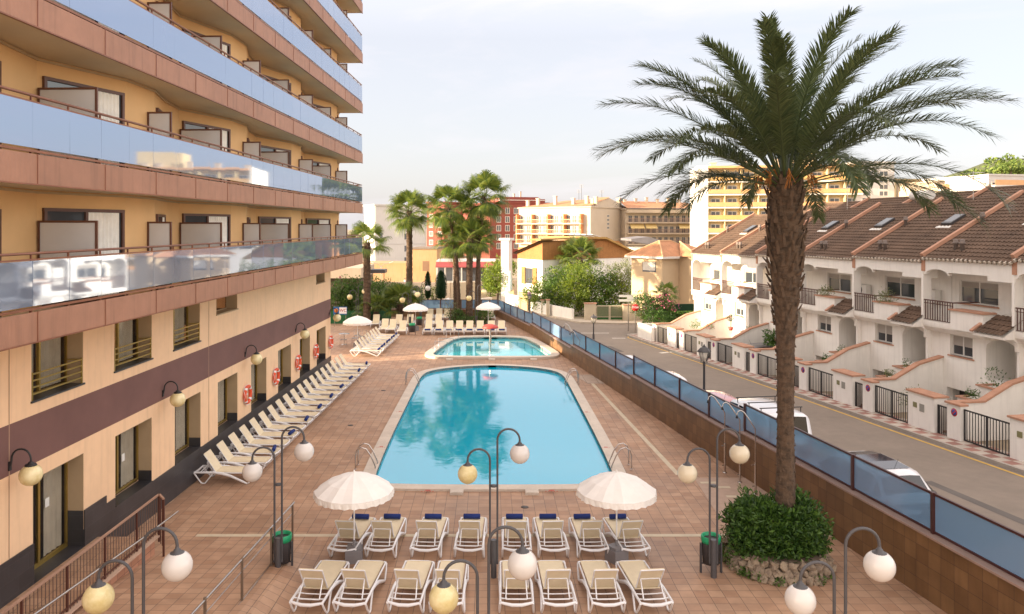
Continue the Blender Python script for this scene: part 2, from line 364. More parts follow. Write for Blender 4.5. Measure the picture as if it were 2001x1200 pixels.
# ================================================================ POOL DECK
import bmesh
def fill(name, outer, holes, z, mt):
    bm = bmesh.new(); es = []
    for lp in [outer] + holes:
        vv = [bm.verts.new((x, y, z)) for x, y in lp]
        for i in range(len(vv)): es.append(bm.edges.new((vv[i], vv[(i + 1) % len(vv)])))
    bmesh.ops.triangle_fill(bm, use_beauty=True, use_dissolve=False, edges=es)
    for f in bm.faces:
        if f.normal.z < 0: f.normal_flip()
    me = bpy.data.meshes.new(name); bm.to_mesh(me); bm.free(); me.materials.append(mt)
    o = bpy.data.objects.new(name, me); COL.objects.link(o); return o
deckm = mat('terracotta_deck', (.425, .265, .170), .62, .24, .4, .35, 40, brick=('xy', .318, .292, .0065, (.335, .19, .115), (.13, .09, .065)), fine=.09, rvar=.12)
big_in = [(-3.35, 23.3), (3.65, 23.3), (4.05, 23.75), (3.98, 39.0), (3.93, 40.3), (3.7, 41.5), (3.0, 42.35), (1.9, 43.0), (.14, 43.45), (-1.6, 43.0), (-2.72, 42.35), (-3.42, 41.5), (-3.62, 40.3), (-3.67, 39.0), (-3.75, 23.75)]
big_in = smoothloop(big_in, 2)
sm_in = smoothloop([(-2.9, 46.1), (3.3, 46.1), (3.85, 46.6), (3.75, 48.0), (2.75, 53.2), (1.9, 54.3), (-1.8, 54.3), (-2.6, 53.2), (-3.45, 48.0), (-3.55, 46.6)], 2)
big_out = offloop(big_in, .43); sm_out = offloop(sm_in, .52)
outer = [(-4.0, 5.0), (WX(6.8) , 5.0)] + [(x, y) for x, y in WALLPTS[1:-1]] + [(.9, 67.4), (-7.5, 67.4), (-14, 67.4), (-18, 60), (-18, 42.5), (HX(42.5) - .6, 42.5), (HX(19.4) - .2, 19.4), (-4.0, 19.4)]
hb = offloop(big_in, .25); hs = offloop(sm_in, .3)
tag(fill('pool_deck', outer, [hb, hs], 0.0, deckm), kind='structure')
# sloping strip of the deck: the access ramp at the near left
def rampz(x, y):
    t = min(max((x + 4.9) / .9, 0), 1); bl = 1 - t * t * (3 - 2 * t)
    return min(.1 * max(19.4 - y, 0), .56) * bl
m = MB(); xs = [HX(12) - .6, -8.1, -6.5, -4.9, -4.7, -4.5, -4.3, -4.1, -4.0]; yy = [19.4, 18, 16, 14.5, 13.8, 12, 10, 5]
m.add([(x, y, rampz(x, y)) for y in yy for x in xs], [(i * 9 + j, (i + 1) * 9 + j, (i + 1) * 9 + j + 1, i * 9 + j + 1) for i in range(len(yy) - 1) for j in range(8)])
tag(m.build('access_ramp', deckm), kind='structure')
landm = mat('landing_tiles', (.46, .235, .15), .7, .15, .8, .3, 40, brick=('yz', .3, .3, .007, (.38, .18, .11), (.16, .09, .06)))
m = MB(); m.prism([(HX(5) - .4, 5), (-8.5, 5), (-8.05, 18.2), (HX(18.2) - .4, 18.2)], -.3, .55)
tag(m.build('landing', landm), kind='structure')
m = MB(); m.prism([(HX(5) - .4, 5), (-8.52, 5), (-8.07, 18.18), (HX(18.2) - .4, 18.18)], .552, .556); tag(m.build('landing_floor', deckm), kind='structure')
m = MB(); m.bar((-8.42, 5, .565), (-8.0, 18.2, .565), .14, .035); tag(m.build('landing_edge', mat('edge_stone', (.50, .34, .25), .8)), kind='structure')
creamst = mat('cream_stone', (.56, .47, .34), .7, .12, 3, .2, 60)
tag(stripe('deck_strip', [(-7.6, 19.62), (8.85, 19.62)], .17, creamst, z=lambda x, y: .005), kind='structure')
tag(stripe('deck_band', [(6.08, 24.4), (5.1, 40.8)], .17, creamst, z=lambda x, y: .005), kind='structure')
m = MB()
for q in ([(1166, 718), (1190, 718), (1205, 731), (1178, 731)], ): pass
drain = mat('drain_slab', (.42, .33, .26), .8, .1, 4, brick=('xy', .62, .58, .01, (.40, .30, .235), (.15, .10, .08)))
m.prism([(5.0, 38.6), (5.95, 38.6), (5.6, 40.9), (4.55, 40.9)], .001, .012); tag(m.build('shower_tray', drain), kind='structure')
m = MB(); m.prism([(6.3, 20.6), (8.75, 20.6), (8.2, 24.1), (6.5, 24.1)], .001, .010); tag(m.build('shower_floor', mat('shower_floor_mat', (.42, .30, .23), .8, .1, 4)), kind='structure')
m = MB()
for px, py in ((1386, 941), (1409, 950), (1438, 968)):
    c = G(px, py + 3); m.box(c.x - .28, c.x + .28, c.y - .08, c.y + .08, .012, .016)
tag(m.build('drain_grate', creamst), kind='structure')
for k, (x, y) in enumerate(((-5.6, 30.5), (-5.2, 37.0), (1.0, 21.6))):
    m = MB(); m.lathe([(.11, 0), (.11, .006)], (x, y, .001), 18); tag(m.build('floor_drain', iron), 'small dark floor drain in the deck tiles, %s' % ('left of the big pool', 'by the far left ladder', 'in front of the big pool')[k], 'drain')
# ---- pools
copm = mat('pool_coping', (.58, .50, .42), .75, .12, 1.5, .25, 60, fine=.06)
basin = mat('pool_basin_tiles', (.02, .33, .42), .4, .06, 2, brick=('xy', .12, .12, .004, (.02, .30, .40), (.1, .4, .5)))
def watermat(name, c):
    m = bpy.data.materials.new(name); m.use_nodes = True; t = m.node_tree; b = t.nodes['Principled BSDF']; L = t.links.new
    b.inputs['Base Color'].default_value = (*c, 1); b.inputs['Roughness'].default_value = .015; b.inputs['IOR'].default_value = 1.5; b.inputs['Specular IOR Level'].default_value = .9; b.inputs['Coat Weight'].default_value = .5; b.inputs['Coat IOR'].default_value = 1.5; b.inputs['Coat Roughness'].default_value = .01
    tc = t.nodes.new('ShaderNodeTexCoord'); n = t.nodes.new('ShaderNodeTexNoise'); n.inputs['Scale'].default_value = 1.6; n.inputs['Detail'].default_value = 3; n.inputs['Distortion'].default_value = .4
    L(tc.outputs['Object'], n.inputs['Vector']); bp = t.nodes.new('ShaderNodeBump'); bp.inputs['Strength'].default_value = .3; bp.inputs['Distance'].default_value = .022; n2 = t.nodes.new('ShaderNodeTexNoise'); n2.inputs['Scale'].default_value = 7; n2.inputs['Detail'].default_value = 2; L(tc.outputs['Object'], n2.inputs['Vector']); ma = t.nodes.new('ShaderNodeMath'); ma.operation = 'MULTIPLY_ADD'; ma.inputs[1].default_value = .16; L(n2.outputs['Fac'], ma.inputs[0]); L(n.outputs['Fac'], ma.inputs[2]); L(ma.outputs[0], bp.inputs['Height']); L(bp.outputs[0], b.inputs['Normal'])
    return m
for nm, lin, lout, wz, wc in (('swimming_pool', big_in, big_out, -.06, (.0, .43, .64)), ('small_pool', sm_in, sm_out, -.05, (.05, .50, .60))):
    k = len(lin); m = MB(); m.ring(lout, lin, -.1, .07 if nm == 'swimming_pool' else .14)
    c = m.build('pool_coping', copm); tag(c, kind='structure')
    m = MB(); m.add([(x, y, 0.065) for x, y in lin] + [(x, y, -1.5) for x, y in lin], [(i, k + i, k + (i + 1) % k, (i + 1) % k) for i in range(k)] + [tuple(range(k, 2 * k))])
    tag(m.build('pool_basin', basin), kind='structure')
    wl = offloop(lin, .03); m = MB(); m.add([(x, y, wz) for x, y in wl], [tuple(range(k))]); tag(m.build('pool_water', watermat('water_' + nm, wc)), kind='structure')
# low stone blocks set against the coping
def block(px, y0, y1, lab):
    m = MB(); x = (px - CX) * y0 / F; m.prism([(x - .2, y0), (x + .2, y0), (x + .2, y1), (x - .2, y1)], .0, .075)
    m.prism([(x - .18, y0 + .02), (x + .18, y0 + .02), (x + .18, y1 - .02), (x - .18, y1 - .02)], .075, .085)
    tag(m.build('step_block', copm), lab, 'stone block', 'starting blocks at the pool edges')
block(892, 22.55, 22.86, 'small pale stone block at near edge of the large pool, left one'); block(1040, 22.55, 22.86, 'small pale stone block at near edge of the large pool, right one')
block(878, 45.2, 45.55, 'small pale block at near edge of the children pool, leftmost'); block(961, 45.2, 45.55, 'small pale block at near edge of the children pool below the mushroom'); block(1043, 45.2, 45.55, 'small pale block at near edge of the children pool, rightmost')
redm = mat('red_print', (.45, .06, .04), .7)
nodive = MB()
for qi, (px, py, dx, dy) in enumerate(((836, 958.5, .2, .07), (1078, 958.5, .2, .07), (745, 873, .16, .1), (782, 804, .16, .1), (1184, 874, .16, .1), (1146, 805, .16, .1))):
    c = G(px, py, .07); m = MB(); m.box(c.x - dx * .4, c.x + dx * .4, c.y - .02, c.y + .05, .0705, .0725)
    for k in range(5): m.box(c.x - dx + k * dx * .42, c.x - dx + k * dx * .42 + dx * .22, c.y - .09, c.y - .05, .0705, .0725)
    tag(m.build('depth_mark', redm), 'red warning print on the large pool coping, ' + ('near edge left part', 'near edge right part', 'left side nearer one', 'left side farther one', 'right side nearer one', 'right side farther one')[qi], 'pool marking', 'red prints on the pool coping')
# ================================================================ BOUNDARY WALL AND GLASS FENCE
wtile = mat('brown_wall_tiles', (.205, .112, .05), .5, .2, 1.3, .3, 40, brick=('yz', .36, .36, .006, (.145, .075, .033), (.075, .04, .025)), stain=.15)
capst = mat('wall_cap_stone', (.34, .235, .195), .6, .12, 3)
wall = thing('boundary_wall', 'long low brown tiled wall under the glass fence beside the street', 'wall')
fence = thing('glass_fence', 'stepped fence of blue glass panels in maroon frames above the tiled wall', 'fence')
bgl = bpy.data.materials.new('blue_tinted_glass'); bgl.use_nodes = True; t = bgl.node_tree; b = t.nodes['Principled BSDF']
b.inputs['Base Color'].default_value = (.25, .40, .60, 1); b.inputs['Roughness'].default_value = .12; b.inputs['Specular IOR Level'].default_value = .9; b.inputs['IOR'].default_value = 1.6
tb = t.nodes.new('ShaderNodeBsdfTransparent'); tb.inputs[0].default_value = (.55, .74, .88, 1); mx = t.nodes.new('ShaderNodeMixShader'); mx.inputs[0].default_value = .66
t.links.new(tb.outputs[0], mx.inputs[1]); t.links.new(b.outputs[0], mx.inputs[2]); t.links.new(mx.outputs[0], t.nodes['Material Output'].inputs[0])
maroon = mat('maroon_frame', (.06, .018, .016), .4, .1, 5)
SEG = [([8.15, 10.85, 13.55, 16.25, 18.95, 21.7, 24.4], 2.29), ([24.4, 27.0, 29.6, 32.2, 34.8], 2.08), ([34.8, 37.35, 39.9, 42.45, 45.0], 1.88), ([45.0, 47.9, 50.8, 53.6, 56.5], 1.68), ([56.5, 58.7, 60.9, 63.1, 65.3, 67.5], 1.5)]
def fencerun(pts, top, cap, first, last):
    for i, (a, b) in enumerate(zip(pts, pts[1:])):
        A = Vector((a[0], a[1], 0)); B = Vector((b[0], b[1], 0)); d = (B - A).normalized()
        m = MB(); m.bar(A + Vector((0, 0, cap + .09)) , B + Vector((0, 0, cap + .09)), .05, .05); m.bar(A + Vector((0, 0, top - .02)), B + Vector((0, 0, top - .02)), .05, .05); m.build('rail', maroon, fence)
        m = MB(); p = A + d * .055; q = B - d * .055
        m.bar(Vector((p.x, p.y, (top + cap) / 2 + .035)), Vector((q.x, q.y, (top + cap) / 2 + .035)), .012, top - cap - .165); m.build('glass_panel', bgl, fence)
    for i, a in enumerate(pts):
        if (i == 0 and not first): continue
        m = MB(); m.box(a[0] - .045, a[0] + .045, a[1] - .045, a[1] + .045, cap + .03, top + .012); m.build('post', maroon, fence)
for si, (Ys, top) in enumerate(SEG):
    cap = top - .92; pts = [(WX(Y), Y) for Y in Ys]
    o = .05
    fencerun([(x + .03, y) for x, y in pts], top, cap, si == 0, True)
    lo = -.5
    m = MB(); m.prism([(pts[0][0] - .12, pts[0][1]), (pts[0][0] + .14, pts[0][1])] + [(pts[-1][0] + .14, pts[-1][1]), (pts[-1][0] - .12, pts[-1][1])], -1.6, cap); m.build('wall', wtile, wall)
    m = MB(); m.prism([(pts[0][0] - .17, pts[0][1]), (pts[0][0] + .19, pts[0][1])] + [(pts[-1][0] + .19, pts[-1][1]), (pts[-1][0] - .17, pts[-1][1])], cap + .001, cap + .045); m.build('coping', capst, wall)
# back run of the fence
bw = [(.75, 67.5), (0.0, 67.52), (-.75, 67.52), (-2.55, 67.54), (-4.4, 67.55), (-6.3, 67.55)]
fencerun(bw, 1.5, .62, False, True)
m = MB(); m.prism([(.9, 67.45), (.9, 67.75), (-16, 67.8), (-16, 67.48)], -1.8, .62); m.build('wall', wtile, wall)
m = MB(); m.prism([(.95, 67.4), (.95, 67.8), (-16, 67.85), (-16, 67.43)], .622, .665); m.build('coping', capst, wall)
# ================================================================ HOTEL
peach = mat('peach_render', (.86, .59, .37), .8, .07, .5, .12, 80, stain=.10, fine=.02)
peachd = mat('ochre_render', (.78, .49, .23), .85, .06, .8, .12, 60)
plum = mat('plum_band_render', (.175, .088, .078), .75, .16, .6, .1, 50)
basest = mat('black_base_stone', (.045, .043, .048), .35, .25, 1.2, brick=('yz', .6, .32, .004, (.035, .034, .038), (.06, .058, .06), .5))
revm = mat('tan_reveal', (.42, .31, .19), .8, .06, 2)
curt = mat('white_curtain', (.88, .85, .78), .9, .12, 3)
roomm = mat('dark_room', (.12, .08, .06), .9, .3, 2)
copper = mat('copper_fascia', (.40, .205, .135), .55, .12, .5, wave=('y', 9.0), stain=.22, fine=.05)
soff = mat('soffit_paint', (.62, .50, .33), .9, .06, .6)
bronze = mat('bronze_rail', (.27, .115, .07), .4, .15, 3, metal=.4)
frost = mat('frosted_screen', (.60, .61, .63), .3, .10, .5, spec=.6)
bglass = bpy.data.materials.new('balcony_mirror_glass'); bglass.use_nodes = True; t = bglass.node_tree; b = t.nodes['Principled BSDF']
b.inputs['Base Color'].default_value = (.40, .50, .68, 1); b.inputs['Metallic'].default_value = .66; b.inputs['Roughness'].default_value = .035
tb = t.nodes.new('ShaderNodeBsdfTransparent'); tb.inputs[0].default_value = (.35, .5, .7, 1); mx = t.nodes.new('ShaderNodeMixShader'); mx.inputs[0].default_value = .9
t.links.new(tb.outputs[0], mx.inputs[1]); t.links.new(b.outputs[0], mx.inputs[2]); t.links.new(mx.outputs[0], t.nodes['Material Output'].inputs[0])
tn = t.nodes.new('ShaderNodeTexNoise'); tn.inputs['Scale'].default_value = .8; tb2 = t.nodes.new('ShaderNodeBump'); tb2.inputs['Strength'].default_value = .012; tb2.inputs['Distance'].default_value = .02
t.links.new(tn.outputs['Fac'], tb2.inputs['Height']); t.links.new(tb2.outputs[0], b.inputs['Normal'])
HO = thing('hotel_building', 'tall peach and copper hotel with long mirrored glass balconies beside the pool deck', 'hotel', (-10.03, 0, 0), -math.atan(.0324))
def HW(px):  # distance along the wall of a pixel column (wall plane)
    return 10.03 / (.0324 + (CX - px) / F)
# ---- lower walls: built round the openings
GW = [(15.79, 17.65, .55, 2.73, 'door'), (19.05, 20.97, .96, 2.73, 'w'), (22.39, 24.23, .96, 2.73, 'w'), (25.64, 27.46, .96, 2.73, 'w'), (28.88, 30.67, .96, 2.73, 'w'), (32.18, 34.05, .96, 2.73, 'w'), (35.43, 37.2, .96, 2.73, 'w'), (38.46, 40.3, .96, 2.73, 'w'), (12.4, 14.25, .55, 2.73, 'w'), (9.1, 10.9, .96, 2.73, 'w')]
MW = [(15.74, 17.63, 4.36, 5.8), (19.0, 20.97, 4.36, 5.8), (22.29, 24.18, 4.36, 5.8), (25.51, 27.44, 5.03, 5.56), (38.4, 40.1, 5.09, 5.62), (12.4, 14.3, 4.36, 5.8)]
END = 41.36; ST = 4.0
def wallstrip(mb, z0, z1, ops, x=0.0, th=.42, mi=0):
    ops = sorted([o for o in ops if o[2] < z1 and o[3] > z0]); y = ST
    for o in ops:
        mb.box(x - th, x, y, o[0], z0, z1, mi)
        if o[2] > z0 + 1e-4: mb.box(x - th, x, o[0], o[1], z0, o[2], mi)
        if o[3] < z1 - 1e-4: mb.box(x - th, x, o[0], o[1], o[3], z1, mi)
        y = o[1]
    mb.box(x - th, x, y, END, z0, z1, mi)
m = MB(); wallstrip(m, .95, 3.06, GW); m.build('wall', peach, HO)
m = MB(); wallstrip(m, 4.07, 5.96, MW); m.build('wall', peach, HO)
m = MB(); m.box(-.42, .004, ST, END + .004, 3.06, 4.07); m.build('band', plum, HO)
# black stone base, stepping up near the terrace door
m = MB(); dops = [(GW[0][0], GW[0][1], .55, 2.73)]
m.box(-.42, .03, 19.05, END + .03, -.3, .95); m.box(-.42, .03, 17.65, 19.05, -.3, .95); m.box(.0045, .03, 17.65, 18.6, .95, 1.40); m.box(.0045, .03, 18.6, 19.0, .95, 1.20); m.box(-.42, .03, 14.2, 15.79, -.3, .95); m.box(.0045, .03, ST, 15.79, .95, 1.40); m.box(-.42, .03, ST, 14.2, -.3, .95); m.box(-.42, .03, 15.79, 17.65, -.3, .545)
m.build('plinth', basest, HO)
m = MB(); m.box(-14, -.42, END - .3, END, -.3, 5.95); m.box(-14, -13.5, ST, END, -.3, 5.95); m.build('wall', peach, HO)
# openings
stick = mat('paper_notice', (.75, .75, .72), .8)
for (a, b_, z0, z1, kd) in GW:
    m = MB(); xg = -.40
    w = .05
    m.box(xg - .03, xg + .03, a, b_, z1 - w, z1); m.box(xg - .03, xg + .03, a, b_, z0 + (.0 if kd == 'door' else .06), z0 + w + .06); m.box(xg - .03, xg + .03, a, a + w, z0 + w, z1 - w); m.box(xg - .03, xg + .03, b_ - w, b_, z0 + w, z1 - w)
    mid = a + (b_ - a) * .42; m.box(xg - .035, xg + .035, mid - .035, mid + .035, z0 + w, z1 - w)
    wf = m.build('window' if kd == 'w' else 'terrace_door', goldm, HO)
    m = MB(); m.box(xg - .008, xg + .004, a + w, b_ - w, z0 + w, z1 - w); m.build('pane', hpane, wf)
    m = MB(); ys = [b_ - .78 + i * .051 for i in range(15)]
    pts = [(xg - .06 + .025 * math.sin(i * 1.7), y) for i, y in enumerate(ys)]
    m.add([(x, y, z0 + .1) for x, y in pts] + [(x, y, z1) for x, y in pts], [(i, i + 1, 15 + i + 1, 15 + i) for i in range(14)]); m.build('curtain', curt, wf)
    m = MB(); m.box(-1.6, -1.5, a - .6, b_ + .6, z0 - .4, z1 + .2); m.box(-1.5, -.42, a - .6, b_ + .6, z0 - .02, z0 - .001); m.box(-1.5, -.42, a - .62, a - .6, z0 - .4, z1 + .2); m.box(-1.5, -.42, b_ + .6, b_ + .62, z0 - .4, z1 + .2); m.box(-1.5, -.42, a - .6, b_ + .6, z1 + .15, z1 + .2); m.build('room_interior', roomm, wf)
    m = MB(); zb = z0 if kd == 'w' else 1.39
    m.box(-.37, -.004, b_ - .012, b_ - .002, zb, z1 - .002); m.box(-.37, -.004, a + .002, a + .012, zb, z1 - .002); m.box(-.37, -.004, a + .01, b_ - .01, z1 - .012, z1 - .002); m.build('reveal', revm, wf)
    m = MB(); m.box(-.37, .031, a, b_, z0 - .012, z0 + .012)
    if kd == 'w': m.box(-.37, -.003, b_ - .016, b_ - .003, z0 + .012, z0 + .30)
    else: m.box(-.37, -.003, b_ - .014, b_ - .003, z0 + .012, 1.39)
    m.build('sill', basest, wf)
    if kd == 'door' or a == 19.05:
        m = MB(); m.box(xg + .006, xg + .009, mid + .25, mid + .40, 1.75, 1.95); m.build('notice', stick, wf)
for i, (a, b_, z0, z1) in enumerate(MW):
    m = MB(); xg = -.40; w = .045
    m.box(xg - .03, xg + .03, a, b_, z1 - w, z1); m.box(xg - .03, xg + .03, a, b_, z0, z0 + w); m.box(xg - .03, xg + .03, a, a + w, z0 + w, z1 - w); m.box(xg - .03, xg + .03, b_ - w, b_, z0 + w, z1 - w)
    mid = a + (b_ - a) * .45
    if z1 - z0 > 1: m.box(xg - .035, xg + .035, mid - .03, mid + .03, z0 + w, z1 - w)
    wf = m.build('window', goldm if z1 - z0 > 1 else revm, HO)
    m = MB(); m.box(xg - .008, xg + .004, a + w, b_ - w, z0 + w, z1 - w); m.build('pane', hpane, wf)
    if z1 - z0 > 1:
        for (c0, c1) in ((a + .06, mid - .05), (mid + .04, b_ - .1)):
            k = int((c1 - c0) / .035); pts = [(xg - .06 + .022 * math.sin(q * 1.9), c0 + q * .035) for q in range(k)]
            m = MB(); m.add([(x, y, z0 + .06) for x, y in pts] + [(x, y, z1) for x, y in pts], [(q, q + 1, k + q + 1, k + q) for q in range(k - 1)]); m.build('curtain', curt, wf)
        m = MB()
        for zz in (.14, .28, .42, .56): m.bar((-.02, a + .04, z0 + zz), (-.02, b_ - .02, z0 + zz), .028, .03)
        for yy in (a + .05, b_ - .03): m.bar((-.02, yy, z0), (-.02, yy, z0 + .60), .03, .03)
        m.bar((-.02, b_ - .03, z0 + .56), (-.35, b_ - .03, z0 + .56), .025, .025); m.build('guard_rail', goldm, wf)
    m = MB(); m.box(-1.4, -1.3, a - .3, b_ + .3, z0 - .3, z1); m.box(-1.3, -.43, a - .3, b_ + .3, z0 - .3, z0 - .02); m.build('room_interior', roomm, wf)
    m = MB(); m.box(-.37, -.004, b_ - .012, b_ - .002, z0, z1 - .002); m.box(-.37, -.004, a + .002, a + .012, z0, z1 - .002); m.build('reveal', revm, wf)
    m = MB(); m.box(-.37, .035, a - .03, b_ + .03, z0 - .03, z0 - .002 + .012); m.build('sill', basest if z1 - z0 > 1 else revm, wf)
# vertical render joints: thin strips in a darker brown than the wall
m = MB()
for px in (18, 408): y = HW(px); m.box(.0042, .006, y - .012, y + .012, .96, 5.95)
m.build('joint', mat('joint_brown', (.42, .27, .18), .9), HO)
# ---- upper floors
FB = 5.95; FP = 2.83; NF = 8; BO = 1.45; YE = 42.95
per = 6.85; prof = [(0, -.15), (2.35, .56), (3.8, .56), (5.35, .10)]
poly = []
for k in range(-2, 4):
    for dy, x in prof: poly.append((16.15 + per * k + dy, x))
poly = [p for p in poly if p[0] < YE - .3 and p[0] > 3] + [(YE - .02, .1)]
def onwall(y):
    for (y0, x0), (y1, x1) in zip(poly, poly[1:]):
        if y0 <= y <= y1: return x0 + (x1 - x0) * (y - y0) / (y1 - y0)
    return 0
brownf = mat('brown_window_frame', (.12, .05, .032), .4, .1, 6)
for fl in range(NF):
    z0 = FB + FP * fl; zf = z0 + .30; zt = z0 + FP
    # slab (floor and soffit)
    sl = MB(); sl.box(-12, BO - .03, ST, YE - .03, z0 + .001, zf); slab = sl.build('balcony', soff, HO)
    m = MB(); m.box(BO - .03, BO, ST, YE, z0 - .01, z0 + .52); m.box(-.6, BO - .03, YE - .03, YE, z0 - .01, z0 + .52)
    m.build('fascia', copper, slab)
    m = MB(); y = 6.9
    while y < YE: m.box(BO + .001, BO + .012, y - .012, y + .012, z0 - .012, z0 + .53); y += 2.26
    m.box(BO - .05, BO + .014, ST, YE + .012, z0 - .035, z0 - .011); m.build('cover_strip', bronze, slab)
    # railing
    m = MB(); x = BO - .05
    m.tube([(x, ST, z0 + 1.57), (x, YE - .05, z0 + 1.57), (.3, YE - .05, z0 + 1.57)], .028, 6); m.bar((x, ST, z0 + 1.46), (x, YE - .05, z0 + 1.46), .03, .03); m.bar((x, ST, z0 + .575), (x, YE - .05, z0 + .575), .045, .045)
    m.bar((x, YE - .05, z0 + .575), (.3, YE - .05, z0 + .575), .045, .045); m.build('handrail', bronze, slab)
    m = MB(); y = 13.58 - 1.13 * 8
    while y < YE: m.box(x - .03, x - .015 + .03, y - .016, y + .016, z0 + .45, z0 + .57); m.box(x - .02, x + .012, y - .014, y + .014, z0 + 1.42, z0 + 1.57); y += 1.13
    m.build('bracket', bronze, slab)
    m = MB(); y = 13.58 - 1.13 * 8; rr = random.Random(fl)
    while y < YE - .2:
        y1 = min(y + 1.125, YE - .06); dx = rr.uniform(-.0035, .0035); dz = rr.uniform(-.002, .002)
        m.add([(x + .03 + dx, y, z0 + .63), (x + .03 - dx, y1, z0 + .63), (x + .03 - dx + dz, y1, z0 + 1.44), (x + .03 + dx + dz, y, z0 + 1.44), (x + .02 + dx, y, z0 + .63), (x + .02 - dx, y1, z0 + .63), (x + .02 - dx + dz, y1, z0 + 1.44), (x + .02 + dx + dz, y, z0 + 1.44)],
              [(0, 1, 2, 3), (7, 6, 5, 4), (3, 2, 6, 7), (0, 4, 5, 1), (1, 5, 6, 2), (0, 3, 7, 4)]); y += 1.13
    m.box(.3, BO - .06, YE - .05, YE - .04, z0 + .63, z0 + 1.44)
    m.build('glass_balustrade', bglass, slab)
    if fl < NF - 1:
        m = MB(); vs = [(x, y, zf) for y, x in poly] + [(x, y, zt) for y, x in poly]; k = len(poly)
        m.add(vs, [(i, i + 1, k + i + 1, k + i) for i in range(k - 1)])
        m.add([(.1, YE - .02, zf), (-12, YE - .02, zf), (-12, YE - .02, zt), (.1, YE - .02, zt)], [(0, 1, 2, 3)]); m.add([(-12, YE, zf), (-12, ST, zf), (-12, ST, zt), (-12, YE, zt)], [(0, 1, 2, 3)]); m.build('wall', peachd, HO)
        m = MB(); k = len(poly)
        for (y0, x0), (y1, x1) in zip(poly, poly[1:]): m.bar((x0 + .03, y0, zt - .05), (x1 + .03, y1, zt - .05), .02, .05)
        m.build('ceiling_trim', mat('trim_tan', (.50, .37, .22), .8), HO)
        for k in range(-2, 4):
            d0 = 16.15 + per * k
            for (ya, yb, big) in ((d0 + .12, d0 + 2.25, True), (d0 + 4.0, d0 + 5.2, False)):
                if yb > YE - .4 or ya < ST: continue
                A = Vector((onwall(ya), ya, 0)); B = Vector((onwall(yb), yb, 0)); dd = (B - A).normalized(); nn = Vector((dd.y, -dd.x, 0))
                h0 = zf + .02; h1 = zf + (2.12 if big else 2.05)
                def at(s, z, o=.0): p = A + dd * s + nn * o; return (p.x, p.y, z)
                Lw = (B - A).length; m = MB(); fw = .07
                m.bar(at(0, h1, .03), at(Lw, h1, .03), .08, fw); m.bar(at(0, h0 + .04, .03), at(Lw, h0 + .04, .03), .08, fw)
                for s_ in (.04, Lw / 2, Lw - .04): m.bar(at(s_, h0, .031), at(s_, h1, .031), .08, fw, up=(dd.x, dd.y, 0))
                wf = m.build('window', brownf, HO)
                m = MB(); m.quad(at(.05, h0, .02), at(Lw - .05, h0, .02), at(Lw - .05, h1, .02), at(.05, h1, .02)); m.build('pane', glassw, wf)
                n_ = 40; lo, hi = (Lw * .52, Lw * .93)
                m = MB(); pp = [at(lo + (hi - lo) * i / n_, 0, .034 + .012 * math.sin(i * 1.3)) for i in range(n_ + 1)]
                m.add([(p[0], p[1], h0 + .1) for p in pp] + [(p[0], p[1], h1 - .04) for p in pp], [(i, i + 1, n_ + 2 + i, n_ + 1 + i) for i in range(n_)]); m.build('curtain', curt, wf)
            for (yd, xa, xb) in ((d0, -.12, 1.17), (d0 + 3.42, .57, 1.2)):
                if yd > YE - .3 or yd < ST: continue
                m = MB(); zb = zf + .22; zh = zf + 1.88 ; w = .045
                m.box(xa, xb, yd - .025, yd + .025, zh - w, zh); m.box(xa, xb, yd - .025, yd + .025, zb, zb + w); m.box(xa, xa + w, yd - .025, yd + .025, zb + w, zh - w); m.box(xb - w, xb, yd - .025, yd + .025, zf, zh - w)
                sc = m.build('privacy_screen', brownf, HO)
                m = MB(); m.box(xa + w, xb - w, yd - .008, yd + .008, zb + w, zh - w); m.build('frosted_pane', frost, sc)
                zb = 0
m = MB(); m.box(-12.5, BO, ST, YE, FB + FP * (NF - 1) + .52, FB + FP * (NF - 1) + 1.6); m.build('roof', soff, HO)
# ---- wall lamps and lifebuoys on the hotel wall
def HP(x, y, z):
    a = -math.atan(.0324); return Vector((-10.03 + x * math.cos(a) - y * math.sin(a), x * math.sin(a) + y * math.cos(a), z))
gl_w = mat('opal_globe_white', (.70, .66, .63), .22, .05, 1.5, coat=.3)
gl_y = mat('opal_globe_yellowed', (.70, .57, .25), .25, .22, 2.2, coat=.3, col2=(.78, .69, .42))
ords = ['nearest', 'second nearest', 'third', 'fourth', 'farthest']
for i, y in enumerate((15.04, 21.6, 28.2, 34.7, 41.0)):
    t_ = thing('wall_lamp', 'yellowed globe lamp on a black curved bracket on the hotel wall, %s of five' % ords[i], 'wall lamp', HP(0.004, y, 3.25), -math.atan(.0324), 'globe lamps on the hotel wall')
    m = MB(); m.box(0, .03, -.035, .035, -.09, .09); pts = [(.03, 0, 0), (.05, 0, .12)] + [(.245 - .195 * math.cos(a), 0, .14 + .20 * math.sin(a)) for a in [pi * j / 10 for j in range(0, 11)]] + [(.44, 0, .09)]
    m.tube(pts, .019, 7); m.build('bracket', blackm, t_)
    m = MB(); m.lathe([(.02, .1), (.05, .08), (.055, .055), (.10, .045), (.115, .01)][::-1], (.44, 0, 0), 14); m.build('lamp_cap', blackm, t_)
    m = MB(); m.ball((.44, 0, -.17), .215, 24); m.build('globe', gl_y, t_)
buoym = mat('orange_buoy', (.72, .09, .03), .45, .1, 6)
